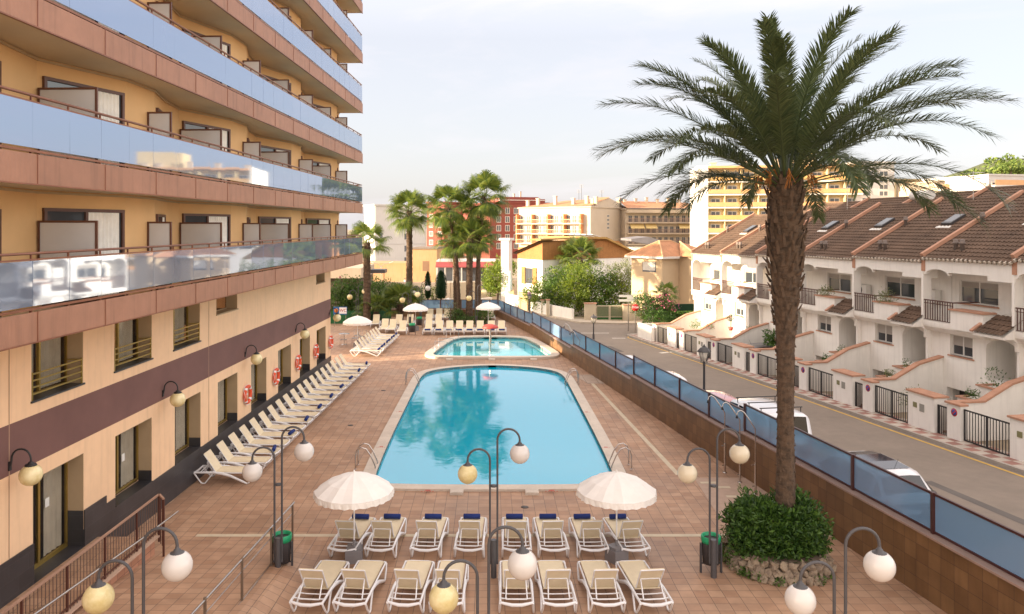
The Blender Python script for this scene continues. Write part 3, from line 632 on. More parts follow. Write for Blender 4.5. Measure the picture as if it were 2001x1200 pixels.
for i, y in enumerate((28.3, 31.7, 34.95, 38.1, 41.15)):
    t_ = thing('lifebuoy', 'orange and white lifebuoy hung on the hotel wall, %s of five' % ords[i], 'lifebuoy', HP(.08, y, 1.74), -math.atan(.0324), 'lifebuoys on the hotel wall')
    m = MB(); n = 32; rng = [(0, .30 * math.cos(2 * pi * j / n), .30 * math.sin(2 * pi * j / n)) for j in range(n)]; m.tube(rng, .062, 8, closed=True); m.build('ring', buoym, t_)
    for q in range(4):
        a0 = pi / 4 + q * pi / 2; m = MB(); m.tube([(0, .30 * math.cos(a0 + e), .30 * math.sin(a0 + e)) for e in (-.14, -.05, .05, .14)], .066, 8); m.build('white_band', white, t_)
    m = MB(); m.tube([(.05 * math.cos(4 * a) - .01, .385 * math.cos(a), .385 * math.sin(a)) for a in [2 * pi * j / 32 for j in range(32)]], .008, 5, closed=True); m.box(-.08, -.02, -.06, .06, -.02, .03); m.build('rope', white, t_)
# ================================================================ RAILS BY THE RAMP
balm = mat('baluster_metal', (.13, .085, .07), .5)
rf = thing('baluster_fence', 'brown metal baluster fence along the hotel landing', 'railing')
m = MB(); a = Vector((-8.42, 5, 1.5)); b = Vector((-8.03, 18.4, 1.5)); c = Vector((-7.78, 18.07, 1.5))
m.bar(a, b, .05, .035); m.bar(b, c, .05, .035); m.build('top_rail', mat('pale_bronze', (.36, .22, .16), .5), rf)
m = MB(); m.bar(a - Vector((0, 0, .85)), b - Vector((0, 0, .85)), .03, .03); m.build('bottom_rail', brownm, rf)
k = 0
for i in range(118):
    y = 5.1 + i * .113; x = a.x + (b.x - a.x) * (y - 5) / 13.4
    m = MB() if i % 12 == 0 else m
    if i % 12 == 0: mm = MB(); mm.box(x - .02, x + .02, y - .02, y + .02, .56, 1.49); mm.build('post', brownm, rf)
    elif y > 12.2: mm = MB(); mm.box(x - .006, x + .006, y - .006, y + .006, .56, 1.49); mm.build('baluster', balm, rf)
for s_ in (0, .35, .7, 1):
    p = b.lerp(c, s_); mm = MB(); w = .02 if s_ in (0, 1) else .008; mm.box(p.x - w, p.x + w, p.y - w, p.y + w, .02 if s_ == 1 else .35, 1.49); mm.build('post' if s_ in (0, 1) else 'baluster', brownm, rf)
hr = thing('ramp_handrail', 'single steel handrail running up beside the baluster fence', 'handrail')
m = MB(); m.tube([(-7.72, 18.75, .95), (-7.62, 16.5, 1.17), (-7.5, 10, 1.83)], .024, 8); m.build('handrail', steel, hr)
for y, z in ((17.5, 1.06), (15.5, 1.27), (13.2, 1.5)): mm = MB(); mm.tube([(-7.72 + .02 * (18.75 - y), y, z - .03), (-8.0, y, z - .22), (-8.2, y, z - .45 if z - .45 > .56 else .57)], .014, 6); mm.build('bracket', steel, hr)
rl = thing('ramp_railing', 'steel railing with two lower rails along the open side of the ramp', 'railing')
rpst = [(-5.0, 19.2), (-5.02, 17.4), (-5.04, 15.4), (-5.06, 13.45), (-5.08, 11.5)]
def rr(y, h): return Vector((-5.0 - .01 * (19.2 - y), y, rampz(-5, y) + h))
m = MB(); m.tube([rr(19.35, .95), rr(11.2, .97)], .022, 8); m.build('top_rail', steel, rl)
m = MB(); m.tube([rr(19.2, .72), rr(11.2, .72)], .013, 6); m.build('middle_rail', steel, rl)
m = MB(); m.tube([rr(19.2, .12), rr(11.2, .12)], .013, 6); m.build('bottom_rail', steel, rl)
for x, y in rpst:
    m = MB(); p = rr(y, 0); m.box(p.x - .022, p.x + .022, y - .022, y + .022, p.z - .02, p.z + .86 if y < 19 else p.z + .94); m.build('post', mat('bronze_steel', (.22, .17, .13), .4, metal=.6), rl)
# ================================================================ SUN LOUNGERS
def make_lounger():
    root = thing('sun_lounger', 'x', 'sun lounger')
    m = MB()
    for s in (-1, 1):
        x = s * .335
        m.tube([(x, .0, .34), (x, .3, .345), (x, .62, .345), (x, .85, .325), (x, 1.15, .245), (x * 1.02, 1.42, .13), (x * 1.04, 1.62, .045), (x * 1.04, 1.68, .02)], [.024, .026, .032, .036, .034, .030, .026, .02], 8, flat=1.25)
        m.tube([(x * .96, .6, .335), (x * .96, 1.2, .335), (x * .96, 1.8, .335), (x * .94, 1.92, .325)], .02, 6)
    m.tube([(-.335, 1.90, .33), (-.2, 1.945, .33), (.2, 1.945, .33), (.335, 1.90, .33)], .024, 7)
    m.tube([(-.335, .02, .34), (-.25, .0, .325), (-.1, -.015, .30), (.1, -.015, .30), (.25, .0, .325), (.335, .02, .34)], [.024, .03, .036, .036, .03, .024], 8)
    for y in (.2, .42): m.tube([(-.33, y, .335), (-.15, y + .02, .31), (.15, y + .02, .31), (.33, y, .335)], .014, 6)
    m.build('frame', white, root)
    for s in (-1, 1):
        x = s * .335; m = MB(); m.tube([(x, .0, .335), (x * 1.02, .12, .17), (x * 1.05, .24, .03), (x * 1.05, .29, .015), (x * 1.05, .36, .02), (x * 1.02, .47, .16), (x, .6, .33)], [.024, .024, .022, .022, .022, .022, .024], 7); m.build('rear_leg', white, root)
        m = MB(); m.tube([(x, 1.91, .325), (x * 1.02, 1.86, .2), (x * 1.04, 1.72, .04), (x * 1.04, 1.66, .018)], [.022, .024, .024, .02], 7); m.build('front_leg', white, root)
    m = MB(); n = 10
    for a, b_ in ((.62, 1.9),):
        vs = []
        for i in range(n + 1):
            y = a + (b_ - a) * i / n; z = .352 - .018 * math.sin(pi * i / n)
            vs += [(-.275, y, z + .004), (0, y, z - .008), (.275, y, z + .004)]
        m.add(vs, [f for i in range(n) for f in ((i * 3, i * 3 + 1, i * 3 + 4, i * 3 + 3), (i * 3 + 1, i * 3 + 2, i * 3 + 5, i * 3 + 4))], 0, True)
        m.add([(x, y, z - .02) for x, y, z in vs], [f[::-1] for i in range(n) for f in ((i * 3, i * 3 + 1, i * 3 + 4, i * 3 + 3), (i * 3 + 1, i * 3 + 2, i * 3 + 5, i * 3 + 4))], 0, True)
    m.box(-.278, .278, .62, .64, .33, .357); m.box(-.278, -.27, .62, 1.9, .325, .357); m.box(.27, .278, .62, 1.9, .325, .357); m.box(-.278, .278, 1.885, 1.905, .33, .358)
    m.build('seat_sling', cream, root)
    # raised back
    A = Vector((0, .65, .345)); T = Vector((0, .28, .88)); u = (T - A).normalized(); Lb = (T - A).length; nn = Vector((0, u.z, -u.y))
    m = MB()
    for s in (-1, 1): m.tube([A + Vector((s * .245, 0, 0)), T + Vector((s * .245, 0, 0))], .017, 6)
    m.tube([T + Vector((-.245, 0, 0)), T + Vector((.245, 0, 0))], .017, 6)
    mid = A.lerp(T, .52)
    m.tube([mid + Vector((-.2, 0, 0)), mid + Vector((.2, 0, 0))], .014, 6)
    back = m.build('backrest', white, root)
    m = MB(); p0 = A + nn * .02; p1 = T + nn * .02 + u * .02
    for s0, s1 in ((-.25, .25),):
        a, b_, c, d_ = p0 + Vector((s0, 0, 0)), p0 + Vector((s1, 0, 0)), p1 + Vector((s1, 0, 0)), p1 + Vector((s0, 0, 0)); o = nn * -.014
        m.add([a, b_, c, d_, a + o, b_ + o, c + o, d_ + o], [(0, 1, 2, 3), (7, 6, 5, 4), (3, 2, 6, 7), (0, 4, 5, 1), (1, 5, 6, 2), (0, 3, 7, 4)])
    m.build('sling', cream, back)
    m = MB()
    for s in (-1, 1): m.tube([mid + Vector((s * .2, 0, 0)), Vector((s * .22, .17, .33))], .015, 6)
    m.tube([(-.22, .17, .33), (.22, .17, .33)], .016, 6); m.build('support', white, back)
    return root
LG = make_lounger(); LGT = tree_of(LG); used = []
def lounger(x, y, rz, label, group):
    if not used:
        used.append(1); LG.location = (x, y, 0); LG.rotation_euler = (0, 0, rz); LG['label'] = label; LG['group'] = group; return LG
    return dup(LGT, (x, y, 0), rz, label, group)
tb_ = MB(); tb_.tube([(-.22, 0, 0), (-.215, 0, 0), (.215, 0, 0), (.22, 0, 0)], [.045, .065, .065, .045], 10); tb_.tube([(-.222, 0, 0), (.222, 0, 0)], [.03, .03], 8)
TW = tb_.build('rolled_towel', navy); tag(TW, 'x', 'towel', 'rolled navy towels on sun loungers'); tused = []
def towel(x, y, z, rz, label):
    o = TW if not tused else TW.copy()
    if tused: COL.objects.link(o)
    tused.append(1); o.location = (x, y, z); o.rotation_euler = (0, 0, rz); o['label'] = label
ordn = ['first', 'second', 'third', 'fourth', 'fifth', 'sixth', 'seventh', 'eighth', 'ninth', 'tenth', 'eleventh', 'twelfth', 'thirteenth', 'fourteenth', 'fifteenth', 'sixteenth', 'seventeenth', 'eighteenth', 'nineteenth']
rng = random.Random(5)
# row along the hotel wall (rear towards the wall)
rot = -pi / 2 + math.atan(-.0324)
for i in range(19):
    y = 23.92 + i * 1.012; x = HX(y) + .05
    wt = i >= 2 and i % 2 == 0
    dr = rng.uniform(-.02, .02)
    lounger(x, y, rot + dr, '%s lounger from the near end along the hotel wall, %s' % (ordn[i], 'with navy towel' if wt else 'no towel'), 'sun loungers in a row along the hotel wall')
    if wt: towel(x + 1.77, y - .05, .43, pi / 2 + .03 + rng.uniform(-.15, .15), 'rolled navy towel on the %s lounger along the hotel wall' % ordn[i])
# row of eight to the left of the small pool
for i in range(8):
    y = 47.0 + i * .93 + (.12 if i % 2 else 0); x = -8.62 + .035 * i
    lounger(x, y, -pi / 2, '%s lounger from the near end of the row left of the children pool' % ordn[i], 'sun loungers left of the children pool')
    towel(x + 1.75, y, .43, pi / 2 + rng.uniform(-.1, .1), 'rolled navy towel on the %s lounger of the row left of the children pool' % ordn[i])
# row behind the small pool, feet towards the camera
xs_ = [979 / 5, 1085 / 5, 1185 / 5, 1285 / 5, 1387 / 5, 1490 / 5, 1602 / 5, 1703 / 5]
for i, q in enumerate(xs_):
    px = 640 + q; y = 57.55; x = (px - CX) * 55.9 / F
    lounger(x, y, pi + rng.uniform(-.03, .03), '%s lounger from the left behind the children pool, navy towel on its foot' % ordn[i], 'sun loungers behind the children pool')
    towel(x, y - 1.8, .42, rng.uniform(-.05, .05), 'rolled navy towel on the %s lounger from the left behind the children pool' % ordn[i])
B2 = [(730, 641), (748, 651), (764, 652), (776, 641), (783, 655), (799, 641), (835, 640), (856, 640), (838, 628), (856, 627), (873, 628), (958, 628)]
for i, (px, py) in enumerate(B2):
    p = G(px, py); lounger(p.x, p.y + 1.8, pi + rng.uniform(-.08, .08), '%s lounger from the left in the rearmost lines of the deck' % ordn[i], 'sun loungers at the back of the deck')
# two front rows seen from behind
r2 = [(673, 716), (0, 0)]
rowA = [(265, 430), (452, 617), (688, 845), (910, 1070), (1163, 1308), (1350, 1503), (1548, 1710), (1765, 1917)]      # rear feet in the 2.633x view, y 845
skA = [.19, .12, .10, .05, .0, -.03, -.10, -.18]
for i, (a, b_) in enumerate(rowA):
    px = 540 + (a + b_) / 2 / 2.633; py = 770 + 843 / 2.633; p = G(px, py)
    lab = '%s from the left in the row nearer the large pool, navy towel' % ordn[i]
    lounger(p.x, p.y - .27, -skA[i] * .5 + rng.uniform(-.02, .02), 'lounger ' + lab, 'sun loungers between the lamps, row nearer the pool')
    th = -skA[i] * .5; towel(p.x - math.sin(th) * 1.55, p.y - .27 + math.cos(th) * 1.80, .42, th, 'rolled navy towel on the %s front lounger from the left nearer the large pool' % ordn[i])
rowB = [(70, 262), (290, 480), (570, 752), (785, 968), (1145, 1325), (1365, 1545), (1610, 1795), (1850, 2040)]
skB = [.24, .22, .14, .04, .02, -.03, -.12, -.16]
for i, (a, b_) in enumerate(rowB):
    px = 540 + (a + b_) / 2 / 2.633; py = 770 + 1132 / 2.633; p = G(px, py)
    lounger(p.x, p.y - .22, -skB[i] * .5 + rng.uniform(-.025, .025), 'lounger without towel, %s from the left in the row nearest the camera' % ordn[i], 'sun loungers between the lamps, nearest row')
# ================================================================ UMBRELLAS
basem = mat('grey_plastic', (.22, .21, .22), .6, .08)
def make_umbrella():
    root = thing('parasol', 'x', 'parasol')
    m = MB(); m.tube([(0, 0, .2), (0, 0, 2.12)], .019, 8); m.build('pole', white, root)
    m = MB(); m.box(-.2, .2, -.2, .2, 0, .3); m.box(-.16, .16, -.16, .16, .301, .36); m.tube([(0, 0, .36), (0, 0, .5)], .035, 8)
    m.build('base', basem, root)
    n = 12; m = MB(); vs = [(0, 0, 2.12)]; prof = [(.3, 2.045), (.62, 1.92), (.95, 1.70)]
    for r, z in prof:
        for j in range(n * 2):
            a = 2 * pi * j / (n * 2); rr_ = r * (1 if j % 2 == 0 else .965); zz = z - (0 if j % 2 == 0 else .018 * r); vs.append((rr_ * math.cos(a), rr_ * math.sin(a), zz))
    N2 = n * 2; fs = [(0, 1 + j, 1 + (j + 1) % N2) for j in range(N2)]
    for k in range(2):
        for j in range(N2): fs.append((1 + k * N2 + j, 1 + (k + 1) * N2 + j, 1 + (k + 1) * N2 + (j + 1) % N2, 1 + k * N2 + (j + 1) % N2))
    m.add(vs, fs); m.tube([(0, 0, 2.11), (0, 0, 2.17)], [.03, .015], 8)
    cn = m.build('canopy', canvas, root)
    m = MB(); vs = []
    M_ = 96
    for j in range(M_):
        a = 2 * pi * j / M_; s_ = abs(((j / (M_ / n)) % 1) - .5) * 2
        r0 = .95 * (.965 + .035 * s_); z0 = 1.70 - .018 * .95 * (1 - s_); dr = .012 * math.sin(j * 2.1)
        vs.append((r0 * math.cos(a), r0 * math.sin(a), z0))
        vs.append(((r0 + dr + .01) * math.cos(a), (r0 + dr + .01) * math.sin(a), z0 - .13 - .012 * math.sin(j * pi / 2)))
    m.add(vs, [(2 * j, 2 * j + 1, (2 * j + 3) % (2 * M_), (2 * j + 2) % (2 * M_)) for j in range(M_)]); m.build('valance', canvas, cn)
    m = MB()
    for j in range(n):
        a = 2 * pi * j / n; c, s_ = math.cos(a), math.sin(a)
        m.tube([(.02 * c, .02 * s_, 2.09), (.3 * c, .3 * s_, 2.025), (.62 * c, .62 * s_, 1.90), (.93 * c, .93 * s_, 1.69)], .005, 4, cap=False)
        m.tube([(.02 * c, .02 * s_, 1.7), (.5 * c, .5 * s_, 1.93)], .004, 4, cap=False)
    m.build('ribs', steel, cn)
    return root
UM = make_umbrella(); UMT = tree_of(UM)
ul = [((-3.25, 18.15, 0), 'large white parasol in front of the big pool, left one of the near pair', 1.0), ((3.04, 18.15, 0), 'large white parasol in front of the big pool, right one of the near pair', 1.0), ((-8.75, 50.1, 0), 'white parasol at the left by the free-standing lounger row', 1.02),
      ((-5.7, 58.2, 0), 'white parasol beside the green bins behind the children pool', 1.03), ((-.12, 59.2, 0), 'white parasol right of the palm trunks behind the children pool', 1.02), ((-4.0, 73, -1.0), 'white parasol outside the back glass fence', 1.05)]
for i, (p, lb, sc) in enumerate(ul):
    o = UM if i == 0 else dup(UMT, p, 0, None)
    o.location = p; o.rotation_euler = (0, 0, .13 + i * .4); o['label'] = lb; o['group'] = 'white parasols'; o.scale = (sc, sc, 1)
# ================================================================ DOUBLE GLOBE LAMPS
lampm = mat('lamp_grey_metal', (.075, .072, .078), .45, .1, 8)
def make_lamp(loc, hs, mats, label, sides=(-1, 1), single=False, rz=0, gap=.17):
    root = thing('globe_lamp', label, 'lamp post', loc, rz, 'double globe lamp posts on the deck')
    m = MB(); m.tube([(0, -.02, 0), (0, -.02, .86)], .068, 14); m.build('base_post', lampm, root)
    if not single: m = MB(); m.lathe([(.04, -.03), (.07, -.02), (.07, .02), (.04, .03)], (0, 0, 2.08), 12); m.build('clamp', lampm, root)
    for k, s in enumerate(sides):
        H = hs[k]; x0 = s * gap / 2; r = .255; gz = H - .58
        m = MB(); pts = [(x0, 0, .3), (x0, 0, 1.5), (x0, 0, H - r - .01)] + [(x0 + s * (r - r * math.cos(a)), 0, H - r + r * math.sin(a)) for a in [pi * j / 12 for j in range(1, 13)]] + [(x0 + s * 2 * r, 0, H - r - .08)]
        arm = m.build('pole', lampm, root) if False else None
        m.tube(pts, .024, 10); arm = m.build('pole', lampm, root)
        c = (x0 + s * 2 * r, 0, 0); zc = H - r - .08
        m = MB(); m.lathe([(.115, -.065), (.118, -.045), (.10, -.025), (.055, -.01), (.05, .02), (.03, .03), (.026, .06)], (c[0], 0, zc), 18); m.build('lamp_cap', lampm, arm)
        m = MB(); m.ball((c[0], 0, zc - .23), .225, 32); m.build('globe', mats[k], root)
    return root
gl_c = mat('opal_globe_cream', (.70, .61, .45), .22, .08, 1.5, coat=.3)
make_lamp((-4.86, 17.4, 0), (2.93, 3.40), (gl_w, gl_w), 'double globe lamp post at the ramp railing with two white globes')
make_lamp((.09, 17.3, 0), (2.92, 3.38), (gl_y, gl_w), 'double globe lamp post between the near loungers with one yellow and one white globe')
make_lamp((5.11, 17.3, 0), (2.93, 3.38), (gl_c, gl_c), 'double globe lamp post beside the round planter')
make_lamp((-5.32, 11.45, 0), (2.95, 3.44), (gl_y, gl_w), 'nearest double globe lamp post at lower left, yellow and white globes')
make_lamp((-.10, 11.45, 0), (2.95, 3.46), (gl_y, gl_w), 'nearest double globe lamp post at lower centre, yellow and white globes')
make_lamp((5.27, 11.4, 0), (2.95, 3.46), (gl_w, gl_w), 'nearest double globe lamp post at lower right, two white globes')
def farlamp(px, Y, tops, mats, label, z0=0, sides=(-1, 1)):
    make_lamp(((px - CX) * Y / F, Y, z0), tops, mats, label, sides)
farlamp(698, 61.5, (2.85, 3.3), (gl_y, gl_y), 'far double globe lamp post by the hedge at left')
farlamp(801, 60.0, (2.75, 3.2), (gl_y, gl_y), 'far double globe lamp post above the green bins')
farlamp(822, 63.0, (3.05, 3.45), (gl_w, gl_w), 'far double globe lamp post behind the bins with white globes')
farlamp(931, 60.5, (2.85, 3.35), (gl_y, gl_y), 'far double globe lamp post beside the palm group', sides=(-1, 1))
# ================================================================ BINS
binm = mat('bin_grey', (.05, .047, .052), .6, .1)
bagm = mat('green_bag', (.01, .30, .13), .4, .15, 12, .4, 30)
def make_bin(loc, label):
    root = thing('litter_bin', label, 'litter bin', loc, 0, 'grey litter bins with green bags')
    m = MB(); m.lathe([(.19, .22), (.21, .75), (.212, .78)], (0, .12, 0), 16); m.build('bin_body', binm, root)
    m = MB(); m.lathe([(.214, .70), (.225, .76), (.225, .84), (.21, .86), (.18, .84), (.17, .70)], (0, .12, 0), 20); m.build('bin_bag', bagm, root)
    for s in (-1, 1):
        m = MB(); m.box(s * .235 - .02, s * .235 + .02, .08, .14, 0, .68); m.build('leg', binm, root)
    m = MB(); m.box(-.235, .235, .10, .13, .20, .23); m.box(-.235, .235, .10, .13, .40, .43); m.build('crossbar', binm, root)
    return root
b1 = make_bin((-4.83, 17.5, 0), 'grey litter bin with a green bag behind the lamp post at the ramp railing')
b2 = make_bin((5.12, 17.42, 0), 'grey litter bin with a green bag beside the round planter'); 
p = G(805, 655); make_bin((p.x, p.y, 0), 'far litter bin with a green bag, nearer of the two behind the children pool'); p = G(819, 641); make_bin((p.x, p.y, 0), 'far litter bin with a green bag, farther of the two behind the children pool')
# ================================================================ POOL LADDERS, RAILS, SHOWERS
def ladder(loc, rz, label, steps=True):
    root = thing('pool_ladder', label, 'pool ladder', loc, rz, 'steel pool ladders')
    for s in (-.25, .25):
        m = MB(); m.tube([(s, .55, .0), (s, .55, .45), (s, .50, .62), (s, .36, .72), (s, .2, .68), (s, .06, .48), (s, -.1, .1), (s, -.12, -.5)], .021, 8); m.lathe([(.045, 0), (.045, .015)], (s, .55, .012), 10); m.build('side_rail', steel, root)
    m = MB(); m.box(-.25, .25, -.15, -.08, -.3, -.27); m.build('step', steel, root)
ladder((-3.86, 25.1, .03), pi / 2, 'steel ladder at the near left corner of the large pool'); ladder((4.1, 25.1, .03), -pi / 2, 'steel ladder at the near right corner of the large pool')
ladder((-3.7, 38.5, .03), pi / 2, 'steel ladder at the far left corner of the large pool'); ladder((3.95, 38.5, .03), -pi / 2, 'steel ladder at the far right corner of the large pool')
hb_ = thing('pool_handrail', 'thin steel step rails at the left of the children pool', 'handrail')
for (a, b_) in (((850, 690), (874, 678)), ((857, 684), (886, 671)), ((872, 664), (896, 654)), ((880, 659), (895, 651))):
    A = G(*a, .1); B = G(b_[0], b_[1] + 6, .1); m = MB(); m.tube([A, A + Vector((0, 0, .75)), B + Vector((0, 0, .5)), B + Vector((0, 0, -.1))], .016, 6); m.build('rail', steel, hb_)
def shower(px, py, H, label, s=-1, rise=.0):
    p = G(px, py); root = thing('pool_shower', label, 'shower', (p.x, p.y, 0), 0, 'tall steel pool showers')
    m = MB(); m.tube([(0, 0, 0), (0, 0, H), (s * .12, 0, H + .19), (s * .34, 0, H + .5), (s * .44, 0, H + .56), (s * .52, 0, H + .52), (s * .55, 0, H + .42)], .018, 8); m.build('pipe', steel, root)
    m = MB(); m.lathe([(.014, .09), (.03, .05), (.045, 0)][::-1], (s * .55, 0, H + .33), 10); m.build('shower_head', blackm, root)
    m = MB(); m.tube([(0, 0, 0), (0, 0, .95)], .034, 10); m.lathe([(.07, 0), (.07, .02)], (0, 0, .001), 10); m.build('lower_pipe', steel, root)
    m = MB(); m.tube([(0, 0, .88), (-.12, -.03, .88)], .014, 6); m.tube([(0, 0, .25), (-.10, -.03, .25)], .014, 6); m.build('tap', steel, root)
shower(1416.5, 924, 1.95, 'tall steel pool shower, farthest of the three at the wall'); shower(1446, 943, 1.95, 'tall steel pool shower, middle one of the three at the wall'); shower(1476, 966, 1.95, 'tall steel pool shower, nearest of the three at the wall')
shower(1120.5, 708, 1.72, 'thin steel shower by the tray near the children pool, left one', -1); shower(1132.5, 714, 1.45, 'thin steel shower by the tray near the children pool, right one', -1)
p = G(958, 688.6, -.1); root = thing('mushroom_fountain', 'red mushroom fountain on a steel pole standing in the children pool', 'fountain', (p.x, p.y, -.4))
m = MB(); m.tube([(0, 0, 0), (0, 0, 2.0)], .07, 12); m.build('pole', steel, root)
m = MB(); m.lathe([(.50, 1.86), (.525, 1.90), (.50, 1.97), (.38, 2.05), (.2, 2.10), (.01, 2.12)], (0, 0, 0), 24); m.build('mushroom_cap', mat('red_fibreglass', (.50, .055, .04), .5, .2, 4), root)
# far left: cafe table, chairs, WC sign, low green fence
p = G(655, 690); root = thing('cafe_table', 'small pale cafe table past the hotel corner', 'table', (p.x - .1, p.y + 3.5, 0))
m = MB(); m.lathe([(.38, .72), (.38, .745)], n=20); m.build('table_top', steel, root); m = MB(); m.tube([(0, 0, .02), (0, 0, .72)], .03, 8); m.lathe([(.2, 0), (.2, .02)]); m.build('leg', steel, root)
def chair(x, y, rz, lb):
    r = thing('cafe_chair', lb, 'chair', (x, y, 0), rz, 'steel cafe chairs past the hotel corner')
    m = MB(); m.box(-.21, .21, -.2, .2, .44, .455); m.build('seat', steel, r)
    m = MB(); m.tube([(-.2, .19, .44), (-.2, .24, .85), (.2, .24, .85), (.2, .19, .44)], .012, 6)
    for k in range(5): m.tube([(-.13 + k * .065, .2, .46), (-.13 + k * .065, .24, .85)], .006, 4)
    m.build('backrest', steel, r)
    for a in (-.19, .19):
        for c in (-.18, .18): m = MB(); m.tube([(a, c, .44), (a * 1.1, c * 1.15, 0)], .011, 5); m.build('leg', steel, r)
tx, ty = p.x - .1, p.y + 3.5
chair(tx + .75, ty - .1, -pi / 2, 'steel cafe chair right of the small table'); chair(tx + .1, ty - .8, pi, 'steel cafe chair in front of the small table'); chair(tx + .7, ty + 1.1, .3, 'steel cafe chair behind the small table'); chair(tx + 1.1, ty + .7, -.6, 'steel cafe chair farthest right of the small table')
greenf = mat('green_windbreak', (.02, .14, .045), .7, .15, 2, wave=('x', 20))
gf = thing('green_windbreak', 'low green slatted windbreak past the hotel corner', 'fence')
m = MB(); m.bar((-14, 62.3, .55), (-9.9, 62.3, .55), .04, 1.05); m.bar((-9.9, 62.3, .55), (-8.6, 65.8, .55), .04, 1.05); m.build('panel', greenf, gf)
for x, y in ((-9.9, 62.3), (-11.5, 62.3), (-8.6, 65.8)): m = MB(); m.box(x - .03, x + .03, y - .035, y + .035, 0, 1.15); m.build('post', greenf, gf)
sg = thing('toilet_sign', 'small blue bordered sign reading WC at the hotel corner', 'sign', (-12.0, 60.5, 0))
m = MB(); m.tube([(-.4, .03, 0), (-.4, .03, 1.1)], .02, 6); m.tube([(.5, .03, 0), (.5, .03, 1.1)], .02, 6); m.build('post', steel, sg)
m = MB(); m.box(-.5, .6, -.01, .02, .98, 1.6); m.build('board', mat('blue_sign', (.03, .13, .33), .5), sg); m = MB(); m.box(-.02, .57, -.014, -.011, 1.05, 1.55); m.build('panel', white, sg)
m = MB(); m.lathe([(.17, -.004), (.17, 0)], (0, 0, 0), 16); o = m.build('round_mark', mat('orange_mark', (.6, .18, .04), .6), sg); o.location = (-.27, -.012, 1.3); o.rotation_euler = (pi / 2, 0, 0)
textmesh('WC', .34, mat('red_text', (.4, .05, .05), .6), 'lettering', sg, (.27, -.016, 1.3), (pi / 2, 0, 0))
# ================================================================ PLANTER, SHRUB, BIG PALM
rockm = mat('planter_rock', (.40, .31, .22), .95, .4, 5, 1.0, 14, col2=(.16, .12, .09), fine=.15)
soil = mat('soil', (.10, .07, .05), .95, .2)
leaf_d = leafmat('shrub_leaf', (.015, .05, .010), (.085, .17, .025))
leaf_m = leafmat('hedge_leaf', (.03, .075, .012), (.10, .19, .03))
leaf_y = leafmat('citrus_leaf', (.06, .12, .015), (.22, .29, .03), .5, .3)
leaf_o = leafmat('olive_leaf', (.10, .13, .06), (.24, .26, .12), .6, .2)
leaf_k = leafmat('conifer_leaf', (.008, .035, .010), (.02, .07, .018), .7, .05)
palm_g = leafmat('date_palm_leaf', (.05, .078, .034), (.12, .155, .062), .42, .25)
fan_g = leafmat('fan_palm_leaf', (.05, .10, .02), (.17, .21, .035), .45, .3)
flower = leafmat('pink_flower', (.45, .08, .14), (.7, .2, .3), .6, .3)
bark = mat('palm_bark', (.15, .095, .06), .95, .4, 7, 1.0, 18, col2=(.05, .033, .022), fine=.2)
wood = mat('tree_bark', (.13, .09, .06), .95, .3, 5, .7, 20)
def leafcloud(mb, c, r, n, sz, rn, mi=0, shell=.45, asp=.42, flat=-9, lump=.22):
    """leaf-sized quads scattered through an uneven ellipsoid"""
    c = Vector(c); ph = rn.uniform(0, 100)
    for _ in range(n):
        d = Vector((rn.gauss(0, 1), rn.gauss(0, 1), rn.gauss(0, 1))).normalized()
        k = 1 + lump * noise.noise(d * 2.3 + Vector((ph, 0, 0))) * 2 + lump * .7 * noise.noise(d * 6 + Vector((0, ph, 0)))
        rad = (shell + (1 - shell) * rn.random() ** .5) * k
        p = Vector((c.x + d.x * r[0] * rad, c.y + d.y * r[1] * rad, c.z + d.z * r[2] * rad))
        if p.z < flat: p.z = flat + rn.random() * .1
        a = (d * .8 + Vector((rn.gauss(0, .6), rn.gauss(0, .6), rn.gauss(0, .6) + .25))).normalized()
        s = a.cross(Vector((rn.gauss(0, 1), rn.gauss(0, 1), rn.gauss(0, 1)))).normalized()
        L_ = sz * rn.uniform(.7, 1.3); w = L_ * asp
        nn = a.cross(s) * (.12 * L_)
        mb.add([p - s * w * .5, p + a * L_ * .5 - nn, p + s * w * .5, p - a * L_ * .5 + nn * .2], [(0, 1, 2, 3)], mi)
PC = Vector((6.82, 18.05, 0)); rn = random.Random(11)
pl = thing('round_planter', 'round planter built of rough tan rocks beside the tiled wall', 'planter', PC)
rk = []
for lv in range(3):
    nr = 38 - lv * 3
    for j in range(nr):
        a = 2 * pi * (j + .5 * (lv % 2)) / nr; R0 = 1.17 - lv * .05
        m = MB(); rr_ = rn.uniform(.08, .15); m.ball((0, 0, 0), rr_, 10, 0, rn.uniform(.7, .95))
        vs = []
        for v in m.v:
            q = Vector(v); k = 1 + .75 * noise.noise(q * 11 + Vector((j * 3.1, lv * 7, 0))); vs.append(tuple(q * k))
        m.v = vs; m.sm = [False] * len(m.f)
        o = m.build('rock', rockm, pl); o.location = (R0 * math.cos(a), R0 * math.sin(a), .07 + lv * .145 + rn.uniform(-.02, .02)); o.rotation_euler = (rn.random() * 3, rn.random() * 3, rn.random() * 3)
        rk.append(o)
m = MB(); m.lathe([(1.02, .0), (1.08, .45), (.01, .5)], n=24); m.build('soil', soil, pl)
sh = thing('planter_shrub', 'dense dark green oleander shrub filling the round rock planter', 'shrub', PC + Vector((0, 0, .0)))
m = MB()
for c, r, n_ in (((-.15, 0, .95), (1.0, 1.0, .62), 6500), ((.35, -.1, 1.0), (.75, .85, .55), 3500), ((-.55, .1, .95), (.6, .7, .55), 2200), ((.55, .25, 1.15), (.55, .5, .5), 1800), ((.1, -.6, .70), (.8, .5, .45), 2000), ((-.75, -.35, .62), (.5, .5, .45), 1500), ((.7, -.3, .7), (.45, .5, .4), 1000)):
    leafcloud(m, c, r, n_, .13, rn, 0, .35, .33, .38)
m.build('foliage', leaf_d, sh)
m = MB()
